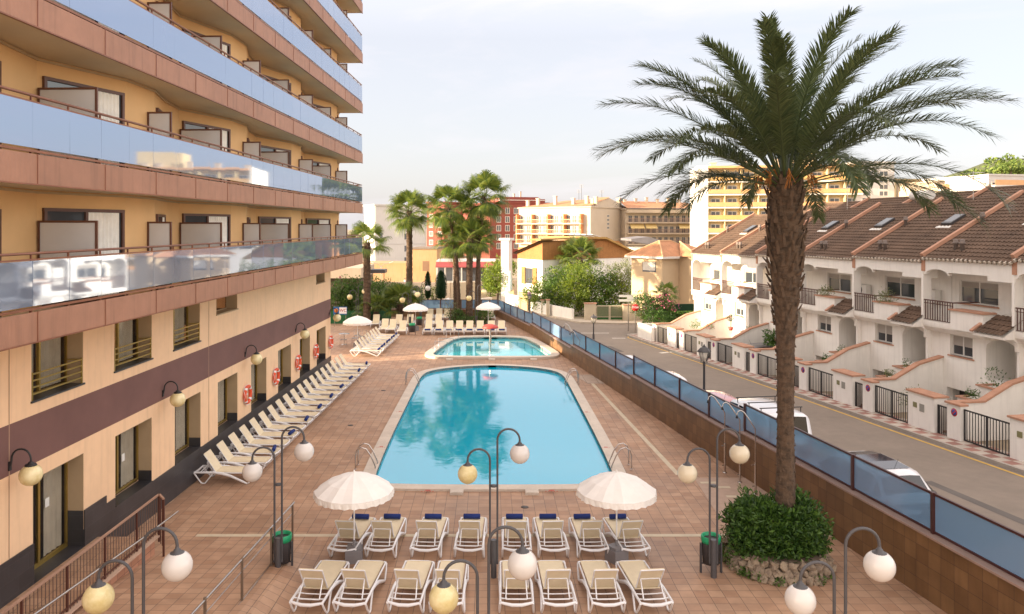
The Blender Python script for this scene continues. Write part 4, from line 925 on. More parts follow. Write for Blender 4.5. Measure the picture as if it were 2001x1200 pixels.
for j in range(9): a = j * .7; m.tube([(0.1 * math.cos(a), .1 * math.sin(a), .4), (.5 * math.cos(a), .5 * math.sin(a), 1.2)], .02, 5)
m.build('stem', wood, sh)
gc = MB()
for j in range(26):
    a = rn.uniform(2.2, 6.4); leafcloud(gc, (1.22 * math.cos(a), 1.22 * math.sin(a), .08 + (.25 if a < 3.6 else 0) * rn.random()), (.16, .14, .14), 60, .06, rn, 0, .1, .5, .01)
tag(gc.build('creeping_plant', leaf_m, None, PC), 'creeping green ground cover spilling round the foot of the rock planter', 'plant')
# ---- date palm
pm = thing('date_palm', 'tall date palm with rough trunk and arching feathery crown rising from the round planter', 'palm tree', (7.05, 18.05, 0))
tr = [(.45, .26), (.9, .235), (2, .22), (3.2, .20), (4.2, .20), (4.96, .215), (5.5, .235), (6.0, .27), (6.5, .32), (6.95, .36), (7.4, .39), (8.1, .40), (8.7, .38), (9.1, .36), (9.4, .2)]
def trad(z):
    for (z0, r0), (z1, r1) in zip(tr, tr[1:]):
        if z <= z1: return r0 + (r1 - r0) * (z - z0) / (z1 - z0)
    return .2
m = MB(); nS = 28; zz = .4; rings = []
while zz < 9.35: rings.append(zz); zz += .045
vs = []
for i, z in enumerate(rings):
    for j in range(nS):
        a = 2 * pi * j / nS; saw = ((z * 7.5 + j / nS * 2) % 1); r = trad(z) * (.93 + .05 * saw + .08 * noise.noise(Vector((math.cos(a) * 3, math.sin(a) * 3, z * 5)))); vs.append((r * math.cos(a), r * math.sin(a), z))
m.add(vs, [(i * nS + j, i * nS + (j + 1) % nS, (i + 1) * nS + (j + 1) % nS, (i + 1) * nS + j) for i in range(len(rings) - 1) for j in range(nS)], 0, False)
trunk = m.build('trunk', bark, pm)
m = MB()     # old leaf bases
z = 1.0; k = 0
while z < 9.0:
    big = max(0, min(1, (z - 4.8) / 2.2)); step = .018 if big > .3 else .03; z += step * (1.2 if big > 0 else 1); k += 1
    a = k * 2.39996 + rn.uniform(-.1, .1); r = trad(z) * .93; ln = (.07 + .22 * big) * rn.uniform(.4, 1.4); w = (.04 + .04 * big) * rn.uniform(.7, 1.2); out = (.02 + .10 * big) * rn.uniform(.2, 1.7)
    ca, sa = math.cos(a), math.sin(a); tx, ty = -sa, ca
    b0 = Vector((r * ca, r * sa, z)); tip = Vector(((r + out) * ca, (r + out) * sa, z + ln)) + Vector((tx, ty, 0)) * rn.uniform(-.04, .04); T_ = Vector((tx, ty, 0)); O_ = Vector((ca, sa, 0)) * (.02 + .03 * big)
    m.add([b0 - T_ * w + O_ * .2, b0 + T_ * w + O_ * .2, b0 + O_ * 1.6, tip + T_ * w * .45, tip - T_ * w * .45, tip - O_ * .5], [(0, 2, 4), (2, 1, 3), (2, 3, 4), (4, 3, 5), (0, 4, 5), (1, 5, 3), (0, 5, 1)])
m.build('leaf_bases', bark, trunk)
def frond(az, el0, L_, droop, rnd, lw=.5, seg=22, dens=1.0, twist=0):
    """one pinnate frond: arching rachis with narrow folded leaflets"""
    m = MB(); pts = []; p = Vector((.17 * math.cos(az), .17 * math.sin(az), 0)); el = el0; h = Vector((math.cos(az), math.sin(az), 0)); side = Vector((-math.sin(az), math.cos(az), 0)); st = L_ / seg
    dirs = []
    for i in range(seg + 1):
        pts.append(p.copy()); d = (h * math.cos(el) + Vector((0, 0, 1)) * math.sin(el) + side * twist * (i / seg) ** 1.5).normalized(); dirs.append(d); p = p + d * st; t = i / seg; el -= droop * (.35 + 1.6 * t ** 1.5) / seg
    m.tube(pts, [.032 * (1 - .9 * i / seg) + .003 for i in range(seg + 1)], 5, flat=.6)
    nl = int(L_ * 34 * dens)
    for i in range(nl):
        t0 = .17 + .08 * (el0 < .8); t = t0 + (1 - t0) * i / nl; f = t * seg; k = min(int(f), seg - 1); q = pts[k].lerp(pts[k + 1], f - k); d = dirs[k]; s = d.cross(Vector((0, 0, 1)));
        if s.length < .05: s = side
        s.normalize(); up = s.cross(d).normalized()
        ll = lw * (math.sin(pi * min(1, (t - .05) * .93)) ** .55 * .85 + .12) * rnd.uniform(.85, 1.12)
        for sg_ in (-1, 1):
            a = (d * (.75 + .5 * t + rnd.uniform(-.1, .1)) + s * sg_ * (.95 - .3 * t) + up * (.38 + rnd.uniform(-.55, .35))).normalized()
            b1 = q; b2 = q + a * ll * .55 - Vector((0, 0, .02 * ll)); b3 = q + a * ll - Vector((0, 0, .12 * ll + rnd.random() * .03))
            wv = a.cross(up).normalized() * .014
            m.add([b1 - wv * .6, b1 + wv * .6, b2 + wv, b3, b2 - wv], [(0, 1, 2, 4), (4, 2, 3)])
    return m
rnd = random.Random(3); NFR = 62
crown = MB()
for i in range(NFR):
    t = (i + .5) / NFR; az = i * 2.39996 + rnd.uniform(-.3, .3)
    el = R(84 - 69 * t ** .74 + rnd.uniform(-7, 7)); L_ = 3.6 + .95 * math.sin(pi * min(1, t * .8 + .05)) ** .8 + rnd.uniform(-.3, .3); dr = R(50 + 28 * t + rnd.uniform(-12, 16))
    if t > .82: L_ *= rnd.uniform(.55, .8) if rnd.random() < .25 else .98
    mm = frond(az, el, L_, dr, rnd, .56, twist=rnd.uniform(-.15, .15)); o = mm.build('frond', palm_g, pm); o.location = (0, 0, 8.90 + .25 * (1 - t))
m = MB()
for j in range(9):
    a = j * .75; m.tube([(.2 * math.cos(a), .2 * math.sin(a), 9.0), (.45 * math.cos(a), .45 * math.sin(a), 9.35), (.6 * math.cos(a), .6 * math.sin(a), 9.25)], .018, 5)
    for q in range(14): e = rnd.uniform(-.2, .2); m.tube([(.6 * math.cos(a), .6 * math.sin(a), 9.25), (.7 * math.cos(a + e), .7 * math.sin(a + e), 9.0 + rnd.uniform(-.15, .15))], .006, 3)
m.build('fruit_stalk', mat('orange_stalk', (.45, .17, .03), .7), pm)
# ---- fan palms
def fan_palm(px, Yd, ztop, zbase, rtr, R0, nleaf, label, lean=0.0, seed=1, spread=1.0, group=None, taper=1.0, x=None):
    rr_ = random.Random(seed); X = (px - CX) * Yd / F if x is None else x
    t_ = thing('fan_palm', label, 'palm tree', (X, Yd, zbase), 0, group)
    H = ztop - zbase; pts = []; rs = []
    nseg = 40
    for i in range(nseg + 1):
        s = i / nseg; pts.append((lean * s * s, 0, H * s)); rs.append(rtr * (1.25 - .35 * s if s < .15 else 1.2 - .2 * s) * (1.0 + (.12 if i % 2 else 0)) * (taper if s < .6 else 1 + (taper - 1) * (1 - s) / .4 if taper != 1 else 1))
    m = MB(); m.tube(pts, rs, 12, sm=False); tk = m.build('trunk', bark, t_)
    m = MB()
    for i in range(int(H * 42 * max(rtr, .12) / .2)):
        s = rr_.random(); a = rr_.random() * 6.283; c = Vector((lean * s * s + rtr * 1.15 * math.cos(a), rtr * 1.15 * math.sin(a), H * s)); o_ = Vector((math.cos(a), math.sin(a), 0)); T_ = Vector((-math.sin(a), math.cos(a), 0))
        hh = .16; m.add([c - T_ * .05, c + T_ * .05, c + o_ * rr_.uniform(.03, .09) + Vector((0, 0, hh))], [(0, 1, 2)])
    m.build('leaf_bases', bark, tk)
    for i in range(nleaf):
        t = (i + .5) / nleaf; az = i * 2.39996 + rr_.uniform(-.2, .2); el = R(82 - 128 * t * spread + rr_.uniform(-8, 8)); m = MB()
        h = Vector((math.cos(az), math.sin(az), 0)); d = h * math.cos(el) + Vector((0, 0, math.sin(el))); ps = R0 * rr_.uniform(.50, .62)
        b0 = Vector((lean, 0, H)) + h * .1; b1 = b0 + d * ps; bb = b1 - Vector((0, 0, .08 * ps))
        m.tube([b0, b0.lerp(bb, .5) + Vector((0, 0, .06)), bb], [.022, .018, .014], 4)
        sd = d.cross(Vector((0, 0, 1))).normalized(); up = sd.cross(d).normalized(); nb = 30; RL = R0 * rr_.uniform(.50, .62)
        for j in range(nb):
            ang = R(-112 + 224 * (j + .5) / nb); a = (d * math.cos(ang) + sd * math.sin(ang) + up * (-.12 - .22 * abs(math.sin(ang)))).normalized()
            ln = RL * (1 - .18 * abs(ang) / 2) * rr_.uniform(.9, 1.05); q1 = bb + a * ln * .6; q2 = q1 + a * ln * .28 - Vector((0, 0, ln * .10)); q3 = q2 + a * ln * .14 - Vector((0, 0, ln * rr_.uniform(.16, .32)))
            wv = a.cross(up).normalized(); w = ln * .6 * math.tan(R(224 / nb / 2)) * 1.02
            m.add([bb, q1 - wv * w, q1 + wv * w, q2 - wv * w * .55, q2 + wv * w * .55, q3], [(0, 2, 1), (1, 2, 4, 3), (3, 4, 5)])
        m.build('leaf', fan_g, t_)
    m = MB()      # skirt of hanging dead stalks
    for i in range(40):
        a = rr_.random() * 6.28; m.tube([(lean + .1 * math.cos(a), .1 * math.sin(a), H - .1), (lean + (rtr + .25) * math.cos(a), (rtr + .25) * math.sin(a), H - rr_.uniform(.3, .9))], .012, 3)
    m.build('dead_stalks', bark, tk)
gp_ = 'fan palms at the back of the deck'
fan_palm(800, 68, 9.4, -.6, .235, 2.2, 30, 'fan palm with thick rough trunk standing alone left of the group, before the white block', 0, 2, .98, gp_)
fan_palm(897, 63.5, 9.7, 0, .135, 2.2, 30, 'tall thin-trunked fan palm, left one of the group at the back', -.85, 3, 1.0, gp_)
fan_palm(931, 64, 10.6, 0, .135, 2.35, 32, 'tallest fan palm with thin trunk, right one of the group at the back', .65, 4, 1.02, gp_)
fan_palm(917, 63, 7.0, 0, .23, 1.95, 24, 'shorter fan palm with thick rough trunk in the middle of the group', .05, 5, 1.0, gp_)
fan_palm(890, 66, 6.9, 0, .14, 1.85, 24, 'short fan palm with hanging leaves behind the left of the group', -.1, 6, 1.05, gp_)
fan_palm(936, 66, 7.3, 0, .14, 1.9, 26, 'short fan palm with hanging leaves behind the right of the group', -.1, 8, 1.05, gp_)
fan_palm(717, 61.5, 6.7, 0, .25, 2.0, 18, 'sparse fan palm with a rough trunk next to the hotel balconies', 0, 7, .85, gp_)
fan_palm(782, 63.5, 1.5, 0, .22, 2.2, 18, 'low bushy fan palm without a tall trunk at the back of the deck', 0, 9, .55, 'low palms at the back of the deck')
fan_palm(735, 62.5, 1.0, 0, .2, 1.9, 14, 'low dark fan palm beside the sparse palm trunk', 0, 10, .6, 'low palms at the back of the deck')
fan_palm(1132, 84, 4.6, -1.2, .25, 2.6, 26, 'bright fan palm in the hedge before the timber clad house', 0, 12, .8)
fan_palm(1292, 66, 2.2, -.7, .12, 1.2, 14, 'small leaning palm beside the pink oleander', .4, 14, .8)
# ================================================================ TOWNHOUSES
roofm = mat('brown_roof_tiles', (.112, .070, .047), .9, .28, 1.2, .3, 30, fine=.15, stain=.1)
roofo = mat('orange_roof_tiles', (.42, .20, .10), .9, .22, 1.2, .3, 30, fine=.15)
shutter = mat('shutter_grey', (.42, .38, .34), .8, .05, 2, wave=('z', 12))
W_ = 4.89; HANG = -math.atan2(.9865, .1637)
def arch(x0, x1, z0, z1, zt, n=8):   # band piece with an arched lower edge, (x,z) polygon
    cx = (x0 + x1) / 2; pts = [(x0, zt), (x0, z0)]
    for i in range(n + 1):
        a = pi - pi * i / n; pts.append((cx + (x1 - x0) / 2 * math.cos(a) * .999, z0 + (z1 - z0) * math.sin(a)))
    pts += [(x1, z0), (x1, zt)]; return pts
def tiles(mb, x0, x1, A, B, pitch=.22, row=.30, amp=.035):
    """a run of curved roof tiles: A=(y,z) eaves, B=(y,z) ridge"""
    L_ = math.hypot(B[0] - A[0], B[1] - A[1]); nr = max(1, int(L_ / row)); nc = max(1, int((x1 - x0) / pitch)); S_ = 6
    uy, uz = (B[0] - A[0]) / L_, (B[1] - A[1]) / L_; ny, nz = -uz, uy
    cols = nc * S_ + 1; vs = []
    for r in range(nr):
        for e in (0, 1):
            s = (r + e) * L_ / nr + (.0 if e == 0 else .02); lift = .035 if e == 0 else .0
            for c in range(cols):
                h = amp * abs(math.cos(pi * c / S_)) * 1.6 + lift; vs.append((x0 + (x1 - x0) * c / (cols - 1), A[0] + uy * s + ny * h, A[1] + uz * s + nz * h))
    fs = []
    for r in range(nr):
        for c in range(cols - 1): a = (2 * r) * cols + c; fs.append((a, a + 1, a + cols + 1, a + cols))
        if r < nr - 1:
            for c in range(cols - 1): a = (2 * r + 1) * cols + c; fs.append((a + cols, a + cols + 1, a + 1, a))
    for c in range(cols - 1): pass
    mb.add(vs, fs); return mb
darkwin = mat('aluminium_white', (.66, .64, .60), .5)
tv = mat('terracotta_vent', (.20, .16, .14), .8)
def window(par, x0, x1, y, z0, z1, shut=0.0, split=True, fm=None):
    m = MB(); w = .06; fm = fm or darkwin
    m.box(x0, x1, y, y + .06, z1 - w, z1); m.box(x0, x1, y, y + .06, z0, z0 + w); m.box(x0, x0 + w, y, y + .06, z0 + w, z1 - w); m.box(x1 - w, x1, y, y + .06, z0 + w, z1 - w)
    if split: c = (x0 + x1) / 2; m.box(c - .03, c + .03, y - .004, y + .06, z0 + w, z1 - w)
    f = m.build('window', fm, par); m = MB(); m.box(x0 + w, x1 - w, y + .03, y + .04, z0 + w, z1 - w); m.build('pane', glassw, f)
    if shut: m = MB(); m.box(x0 + w, x1 - w, y + .005, y + .028, z1 - w - (z1 - z0) * shut, z1 - w); m.build('roller_shutter', shutter, f)
    return f
def make_house():
    t_ = thing('terraced_house', 'x', 'house')
    EZ = 6.62
    # ground floor wall with openings: window, porch
    m = MB(); y0, y1 = 0, .25
    def wseg(x0, x1, z0, z1, ya=y0, yb=y1): m.box(x0, x1, ya, yb, z0, z1)
    wseg(.0, .9, -1.2, 3.75); wseg(.9, 2.45, 3.4, 3.75); wseg(.9, 1.1, 1.25, 3.4); wseg(2.35, 2.45, 1.25, 3.4); wseg(1.1, 2.35, 1.25, 2.4); wseg(1.1, 2.35, 3.3, 3.4); wseg(2.45, 3.05, 1.25, 3.75); wseg(2.6, 3.05, -1.2, 1.25); wseg(.9, 2.6, .95, 1.25)
    wseg(3.05, 4.89, -1.2, 1.7)
    m.prismy(arch(3.05, 4.62, 3.0, 3.42, 3.75), 0, .25); m.box(4.62, 4.89, 0, .25, 1.7, 3.75)
    # porch interior
    m.box(3.05, 4.89, 1.35, 1.5, 1.7, 3.75); m.box(2.95, 3.049, .25, 1.5, 1.7, 3.75); m.box(4.80, 4.89, .25, 1.5, 1.7, 3.75); m.box(3.05, 4.8, .25, 1.35, 1.5, 1.7); m.box(2.95, 4.89, .25, 1.5, 3.60, 3.74)
    # party fins
    m.box(-.12, 0, -.42, 0, 3.4, 6.60); m.box(-.12, 0, -.20, 0, -1.2, 3.4)
    m.prismy([(-.12, 3.4), (0.0, 3.4), (0, 3.0), (-.12, 3.0)], -.3, -.2)
    # first floor recessed wall
    ry = 1.05
    wseg(0, .42, 3.75, EZ, ry, ry + .2); wseg(.42, 2.55, 5.62, EZ, ry, ry + .2); wseg(.42, .9, 3.75, 4.6, ry, ry + .2); wseg(.9, 2.55, 3.75, 4.6, ry, ry + .2); wseg(2.55, 4.89, 3.75, EZ, ry, ry + .2)
    m.box(0, 4.89, -.02, ry, 3.58, 3.745)
    # overhanging band under the eaves with an arch
    m.prismy(arch(.12, 1.45, 5.86, 6.12, EZ), -.4, -.22); m.box(1.45, 3.55, -.4, -.22, 6.0, EZ); m.box(3.55, 4.89, -.4, .35, 5.80, EZ); m.box(0, .12, -.4, -.22, 5.86, EZ)
    m.box(0, 4.89, -.22, 1.1, 6.35, EZ - .01); m.box(1.45, 1.6, -.22, 1.05, 6.0, 6.35)
    # floor slab edge, corbel
    m.prismx([(-.42, 3.75), (-.42, 3.55), (-.25, 3.35), (0, 3.3), (0, 3.75)], .0, 3.3)
    m.box(0, 4.89, 8.9, 9.1, -1.2, 6.6); m.box(.0, .15, 1.2, 9, -1.2, 6.6)
    m.build('wall', whitep, t_)
    m = MB(); m.prismx([(0.0, 6.6), (8.9, 6.6), (7.55, 9.72), (5.6, 8.9), (4.7, 9.25)], 0.01, 4.88); m.build('gable', whitep, t_)
    # garage opening
    m = MB(); m.box(.9, 2.6, .6, .65, -1.2, .95); m.build('garage_door', mat('dark_door', (.05, .04, .04), .6), t_)
    m = MB(); m.box(.9, .95, .25, .6, -1.2, .95); m.box(2.55, 2.6, .25, .6, -1.2, .95); m.build('garage_jamb', whitep, t_)
    window(t_, 1.1, 2.35, .12, 2.4, 3.3, .45)
    window(t_, .42, 2.55, ry + .08, 4.6, 5.62, .25)
    window(t_, 3.2, 3.75, 1.28, 2.35, 3.15, .0, False)
    m = MB(); m.box(4.0, 4.72, 1.30, 1.345, 1.7, 3.4); d = m.build('front_door', mat('dark_wood_door', (.09, .04, .02), .5, .2, 6), t_); m = MB(); m.ball((4.1, 1.28, 2.5), .03, 8); m.build('handle', goldm, d)
    m = MB(); m.box(1.0, 2.45, -.05, .12, 2.34, 2.4); m.box(.35, 2.6, ry - .08, ry + .1, 4.54, 4.6); m.build('window_sill', salmon, t_)
    # balcony planter parapet, railing
    m = MB(); m.box(1.75, 3.5, -.55, -.40, 3.62, 4.42); m.box(3.35, 3.5, -.40, .9, 3.62, 4.42); m.box(1.75, 1.9, -.40, .2, 3.62, 4.42); m.box(1.9, 3.35, -.1, 0, 3.75, 4.42); m.box(0.0, 1.75, -.44, -.40, 3.62, 3.8); m.build('balcony_parapet', whitep, t_)
    m = MB(); m.box(1.70, 3.56, -.62, .05, 4.421, 4.48); m.build('parapet_coping', salmon, t_)
    m = MB(); m.bar((.05, -.40, 4.72), (1.72, -.40, 4.72), .05, .05); m.bar((.05, -.40, 4.58), (1.72, -.40, 4.58), .03, .03); m.bar((.05, -.40, 3.86), (1.72, -.40, 3.86), .03, .03); m.bar((1.72, -.4, 4.72), (1.72, .9, 4.72), .05, .05)
    for k in range(12): m.box(.1 + k * .145, .13 + k * .145, -.412, -.385, 3.86, 4.72)
    m.build('balcony_railing', brownm, t_)
    # porch canopy roof
    m = MB(); tiles(m, 3.35, 4.9, (-.95, 3.72), (.1, 4.38), .2, .3, .03); m.build('canopy_tiles', roofm, t_)
    m = MB(); m.prismx([(-.9, 3.60), (-.9, 3.70), (.0, 4.28), (0, 3.75), (-.2, 3.6)], 3.36, 4.88); m.build('canopy', whitep, t_)
    m = MB(); m.bar((3.37, -1.0, 3.76), (3.37, .1, 4.46), .15, .07); m.build('canopy_coping', salmon, t_)
    # roof
    m = MB(); tiles(m, .0, 4.89, (-.52, 6.56), (4.7, 9.45)); tiles(m, .0, 4.89, (5.6, 9.05), (7.55, 10.1)); rf = m.build('roof', roofm, t_)
    m = MB(); m.add([(0, -.45, 6.5), (4.89, -.45, 6.5), (4.89, 4.7, 9.38), (0, 4.7, 9.38)], [(0, 3, 2, 1)]); m.add([(0, 4.7, 9.42), (4.89, 4.7, 9.42), (4.89, 5.6, 8.9), (0, 5.6, 8.9)], [(0, 1, 2, 3)]); m.add([(0, 7.55, 10.08), (4.89, 7.55, 10.08), (4.89, 9.2, 9.0), (0, 9.2, 9.0)], [(0, 1, 2, 3)]); m.build('roof_deck', roofm, rf)
    m = MB()
    for k in range(20): x = .12 + k * .245; m.tube([(x, -.56, 6.535), (x, -.44, 6.60)], .07, 6)
    m.build('eaves_tiles', mat('pale_eave_tiles', (.55, .48, .40), .85, .15, 5), rf)
    m = MB(); m.bar((0, -.5, 6.72), (0, 4.75, 9.64), .17, .16); m.bar((0, 5.3, 9.12), (0, 7.6, 10.28), .15, .14); m.box(-.1, .1, -.44, -.30, 6.0, 6.7); m.build('party_cap', salmon, rf)
    m = MB(); m.tube([(0, 4.72, 9.50), (4.89, 4.72, 9.50)], .09, 8); m.tube([(0, 7.56, 10.15), (4.89, 7.56, 10.15)], .09, 8); m.build('ridge_tiles', roofm, rf)
    sl = (9.45 - 6.56) / 5.22
    def rfz(y): return 6.56 + (y + .52) * sl
    m = MB(); m.bar((3.1, 2.3, rfz(2.3) + .14), (3.1, 3.1, rfz(3.1) + .14), .62, .10); s_ = m.build('skylight', darkm, rf); m = MB(); m.bar((3.1, 2.38, rfz(2.38) + .193), (3.1, 3.02, rfz(3.02) + .193), .5, .02); m.build('pane', glassw, s_); m = MB(); m.bar((3.1, 2.08, rfz(2.08) + .07), (3.1, 2.25, rfz(2.25) + .07), .9, .03); m.build('flashing', darkwin, s_)
    for x, y in ((1.25, .15), (1.62, .15), (.35, 2.3)):
        m = MB(); m.lathe([(.08, -.1), (.08, .25), (.13, .27), (.13, .33), (.09, .36), (.11, .45), (.03, .47)], (x, y, rfz(y) + .06), 10); m.build('vent', tv, rf)
    # stepped planters and stairs
    m = MB(); m.box(3.0, 4.0, -1.3, -.01, -1.2, 1.0); m.box(3.5, 4.3, -.8, -.005, 1.0, 1.55); m.build('planter_wall', whitep, t_)
    m = MB()
    for (x0, x1, ya, yb, z) in ((2.94, 4.06, -1.36, -.8, 1.002), (3.44, 4.36, -.86, -.01, 1.552)):
        m.box(x0, x1, ya, ya + .16, z, z + .06); m.box(x0, x0 + .16, ya + .16, yb, z, z + .06); m.box(x1 - .16, x1, ya + .16, yb, z, z + .06)
    m.build('planter_coping', salmon, t_)
    m = MB()
    for k in range(9): m.box(4.25, 5.25, -3.4 + k * .33, -3.4 + (k + 1) * .33 , -.6, .18 + k * .17)
    m.build('steps', mat('step_tiles', (.42, .26, .18), .8, .15, 2), t_)
    return t_
H0 = make_house(); HT = tree_of(H0)
# facade boundary positions (far corner of each house) along the street
def housepos(Y, K=25.7): return (K - .166 * Y, Y)
Hs = [(34.3, 'white terraced house number 23 at the right edge, last of the dark roofed row'), (39.16, 'white terraced house number 21, second of the row from the right edge'), (44.0, 'white terraced house with a plant filled balcony, just right of the date palm trunk'), (48.8, 'white terraced house mostly hidden behind the date palm trunk'), (53.6, 'sunlit white terraced house left of the date palm trunk'), (58.4, 'sunlit white terraced house at the far left corner of the row'), (29.5, 'white terraced house nearest the camera beyond the right edge')]
POTS = []
plant_m = MB(); rn2 = random.Random(2)
for i, (Y, lb) in enumerate(Hs):
    x, y = housepos(Y); z = (34.3 - Y) * .0262
    o = H0 if i == 0 else dup(HT, (x, y, z), HANG, lb)
    o.location = (x, y, z); o.rotation_euler = (0, 0, HANG); o['label'] = lb; o['group'] = 'white terraced houses in the street'
def HL(i, x, y, z):
    hx, hy = housepos(Hs[i][0]); c, s = math.cos(HANG), math.sin(HANG)
    return Vector((hx + x * c - y * s, hy + x * s + y * c, z + (34.3 - Hs[i][0]) * .0262))
numm = mat('number_plate', (.12, .10, .09), .6)
for i, tx in ((0, '23'), (1, '21')):
    hou = [o for o in COL.objects if o.get('label') == Hs[i][1]][0]
    textmesh(tx, .26, numm, 'house_number', hou, (3.6, -.012 + 1.34, 3.3), (pi / 2, 0, 0)) if False else textmesh(tx, .30, numm, 'house_number', hou, (4.0, 1.33, 3.05) if i else (3.95, 1.33, 3.1), (pi / 2, 0, 0))
# end gable of the far house
m = MB(); m.prismx([(-.2, -1.2), (9.0, -1.2), (9.0, 6.6), (7.55, 10.0), (5.6, 9.0), (4.7, 9.35), (-.3, 6.6), (-.3, 3.7), (-.2, 3.3)], -.02, -.14)
eg = [o for o in COL.objects if o.get('label') == Hs[5][1]][0]; m.build('end_wall', whitep, eg)
# ---- garden walls, gates, signs, plants for each property
def gwall(i):
    hx, hy = housepos(Hs[i][0]); z = (34.3 - Hs[i][0]) * .0262; nm = ('at the right edge', 'before house 21', 'right of the palm trunk', 'behind the palm trunk', 'of the first sunlit house', 'at the far corner of the row', 'nearest the camera')[i]
    t_ = thing('garden_wall', 'white garden wall with salmon coping and meter pillar %s' % nm, 'garden wall', (hx, hy, z), HANG, 'garden walls of the terraced houses')
    ys = -3.8; sz = -.1
    m = MB(); m.box(.5, 1.15, ys, ys + .25, -.4, 1.28); m.box(.5, .68, ys + .25, -2.4, -1.2, 1.28)
    m.prismx([(-2.4, -1.2), (-2.4, 1.28), (-1.2, 1.9), (0, 2.2), (0, -1.2)], .5, .68); m.box(1.15, 3.26, ys + .05, ys + .2, -.6, .0); m.build('wall', whitep, t_)
    m = MB(); m.box(.44, 1.2, ys - .06, ys + .3, 1.281, 1.35); m.box(.43, .75, ys + .3, -2.4, 1.281, 1.35); m.bar((.59, -2.4, 1.315), (.59, -1.2, 1.935), .32, .07); m.bar((.59, -1.2, 1.935), (.59, 0, 2.235), .32, .07); m.build('coping', salmon, t_)
    m = MB(); m.box(3.3, 4.73, ys, ys + .55, -.4, 1.42); m.build('meter_pillar', whitep, t_); m = MB(); m.box(3.24, 4.79, ys - .06, ys + .6, 1.421, 1.49); m.build('pillar_coping', salmon, t_)
    m = MB(); m.box(3.95, 4.2, ys - .015, ys, .75, 1.05); m.build('meter_box', mat('meter_grey', (.30, .29, .26), .6), t_)
    m = MB(); m.box(3.6, 3.8, ys - .02, ys, .85, 1.05); m.build('letter_box', mat('olive_box', (.22, .21, .10), .5), t_)
    m = MB(); m.box(3.15, 3.3, ys + .5, -1.3, -1.2, .55); m.build('low_wall', whitep, t_)
    m = MB(); m.prismx([(ys + .25, -.05), (-.02, -1.0), (-.02, -1.19), (ys + .25, -1.19)], .68, 3.2); m.build('driveway', concrete, t_)
    o = MB(); o.lathe([(.15, -.008), (.15, 0)], n=20); s_ = o.build('no_parking_sign', mat('sign_red', (.50, .03, .03), .5), t_); s_.location = (.85, ys - .005, 1.0); s_.rotation_euler = (pi / 2, 0, 0)
    o = MB(); o.lathe([(.11, 0), (.11, .004)], n=20); b_ = o.build('sign_face', mat('sign_blue', (.02, .06, .30), .5), s_); b_.location = (0, 0, .0)
    o = MB(); o.box(-.14, .14, -.02, .02, .0045, .007); c_ = o.build('sign_bar', mat('sign_red', (.5, .03, .03)), s_); c_.rotation_euler = (0, 0, .75)
    def gate(name, x0, x1, lab, zb=.05, zt=1.2, step=.13):
        g_ = thing(name, lab, 'gate', (hx, hy, z), HANG, 'dark metal gates of the terraced houses')
        m = MB(); m.box(x0, x1, ys + .09, ys + .13, zt - .05, zt); m.box(x0, x1, ys + .09, ys + .13, zb, zb + .05); m.box(x0, x0 + .05, ys + .088, ys + .132, zb, zt); m.box(x1 - .05, x1, ys + .088, ys + .132, zb, zt)
        if x1 - x0 > 1: c = (x0 + x1) / 2; m.box(c - .035, c + .035, ys + .087, ys + .133, zb, zt)
        m.build('gate_frame', blackm, g_)
        x = x0 + step
        while x < x1 - .06: m = MB(); m.box(x - .012, x + .012, ys + .1, ys + .12, zb + .05, zt - .05); m.build('bar', blackm, g_); x += step
    gate('driveway_gate', 1.2, 3.26, 'dark barred driveway gate %s' % nm); gate('garden_gate', 4.78, 5.40, 'narrow dark garden gate %s' % nm, step=.09)
for i in range(7): gwall(i)
def potplant(i, x, y, z, r, n, name, label, m_=None, cat='plant', sz=.11, seed=0, fl=0, up=.8):
    rn_ = random.Random(seed + i * 17); p = HL(i, x, y, z); m = MB(); leafcloud(m, (0, 0, r * .5), (r, r, r * up), n, sz, rn_, 0, .1, .3, -.02)
    if fl: leafcloud(m, (0, 0, r * .55), (r * 1.02, r * 1.02, r * up), fl, sz * .8, rn_, 1, .8, .8, 0)
    o = m.build(name, [m_ or leaf_d, flower]); o.location = p; tag(o, label, cat)
for i in range(6):
    nm = ('at the right edge', 'of house 21', 'right of the palm trunk', 'behind the palm trunk', 'of the first sunlit house', 'at the far corner of the row')[i]
    potplant(i, 3.5, -1.0, 1.05, .34, 160, 'potted_plant', 'small bush in the lower stepped planter %s' % nm, leaf_o if i % 2 else leaf_d, seed=1)
    potplant(i, 3.9, -.45, 1.62, .24 if i else .5, 110, 'potted_plant', 'small plant in the upper stepped planter %s' % nm, leaf_m, seed=2, sz=.13 if i == 0 else .1, up=1.2)
potplant(0, 2.3, -2.7, .5, .65, 420, 'garden_shrub', 'grassy shrub behind the driveway gate at the right edge', leaf_o, seed=5); potplant(1, 4.4, -3.0, .5, .6, 380, 'garden_shrub', 'grey green shrub behind the narrow gate of house 21', leaf_o, seed=6)
potplant(2, 2.4, -.35, 4.5, .42, 330, 'balcony_plant', 'trailing plants on the balcony planter right of the palm trunk', leaf_o, seed=7); potplant(1, 2.3, -.35, 4.45, .46, 400, 'balcony_plant', 'grey green bush on the balcony of house 21', leaf_o, seed=8, up=1.0)
potplant(3, 3.3, -1.1, 1.3, .75, 360, 'garden_palm_bush', 'dark bushy plant beside the palm trunk before the terraced houses', leaf_d, seed=9, sz=.3)
potplant(5, 2.0, -1.0, 1.1, .5, 300, 'garden_shrub', 'bushy plant in the planter at the corner house', leaf_m, seed=10)
potplant(4, .7, -1.6, 1.4, .3, 160, 'flower_pot', 'flowering plant on the wall of the first sunlit house', leaf_m, seed=11, fl=25)
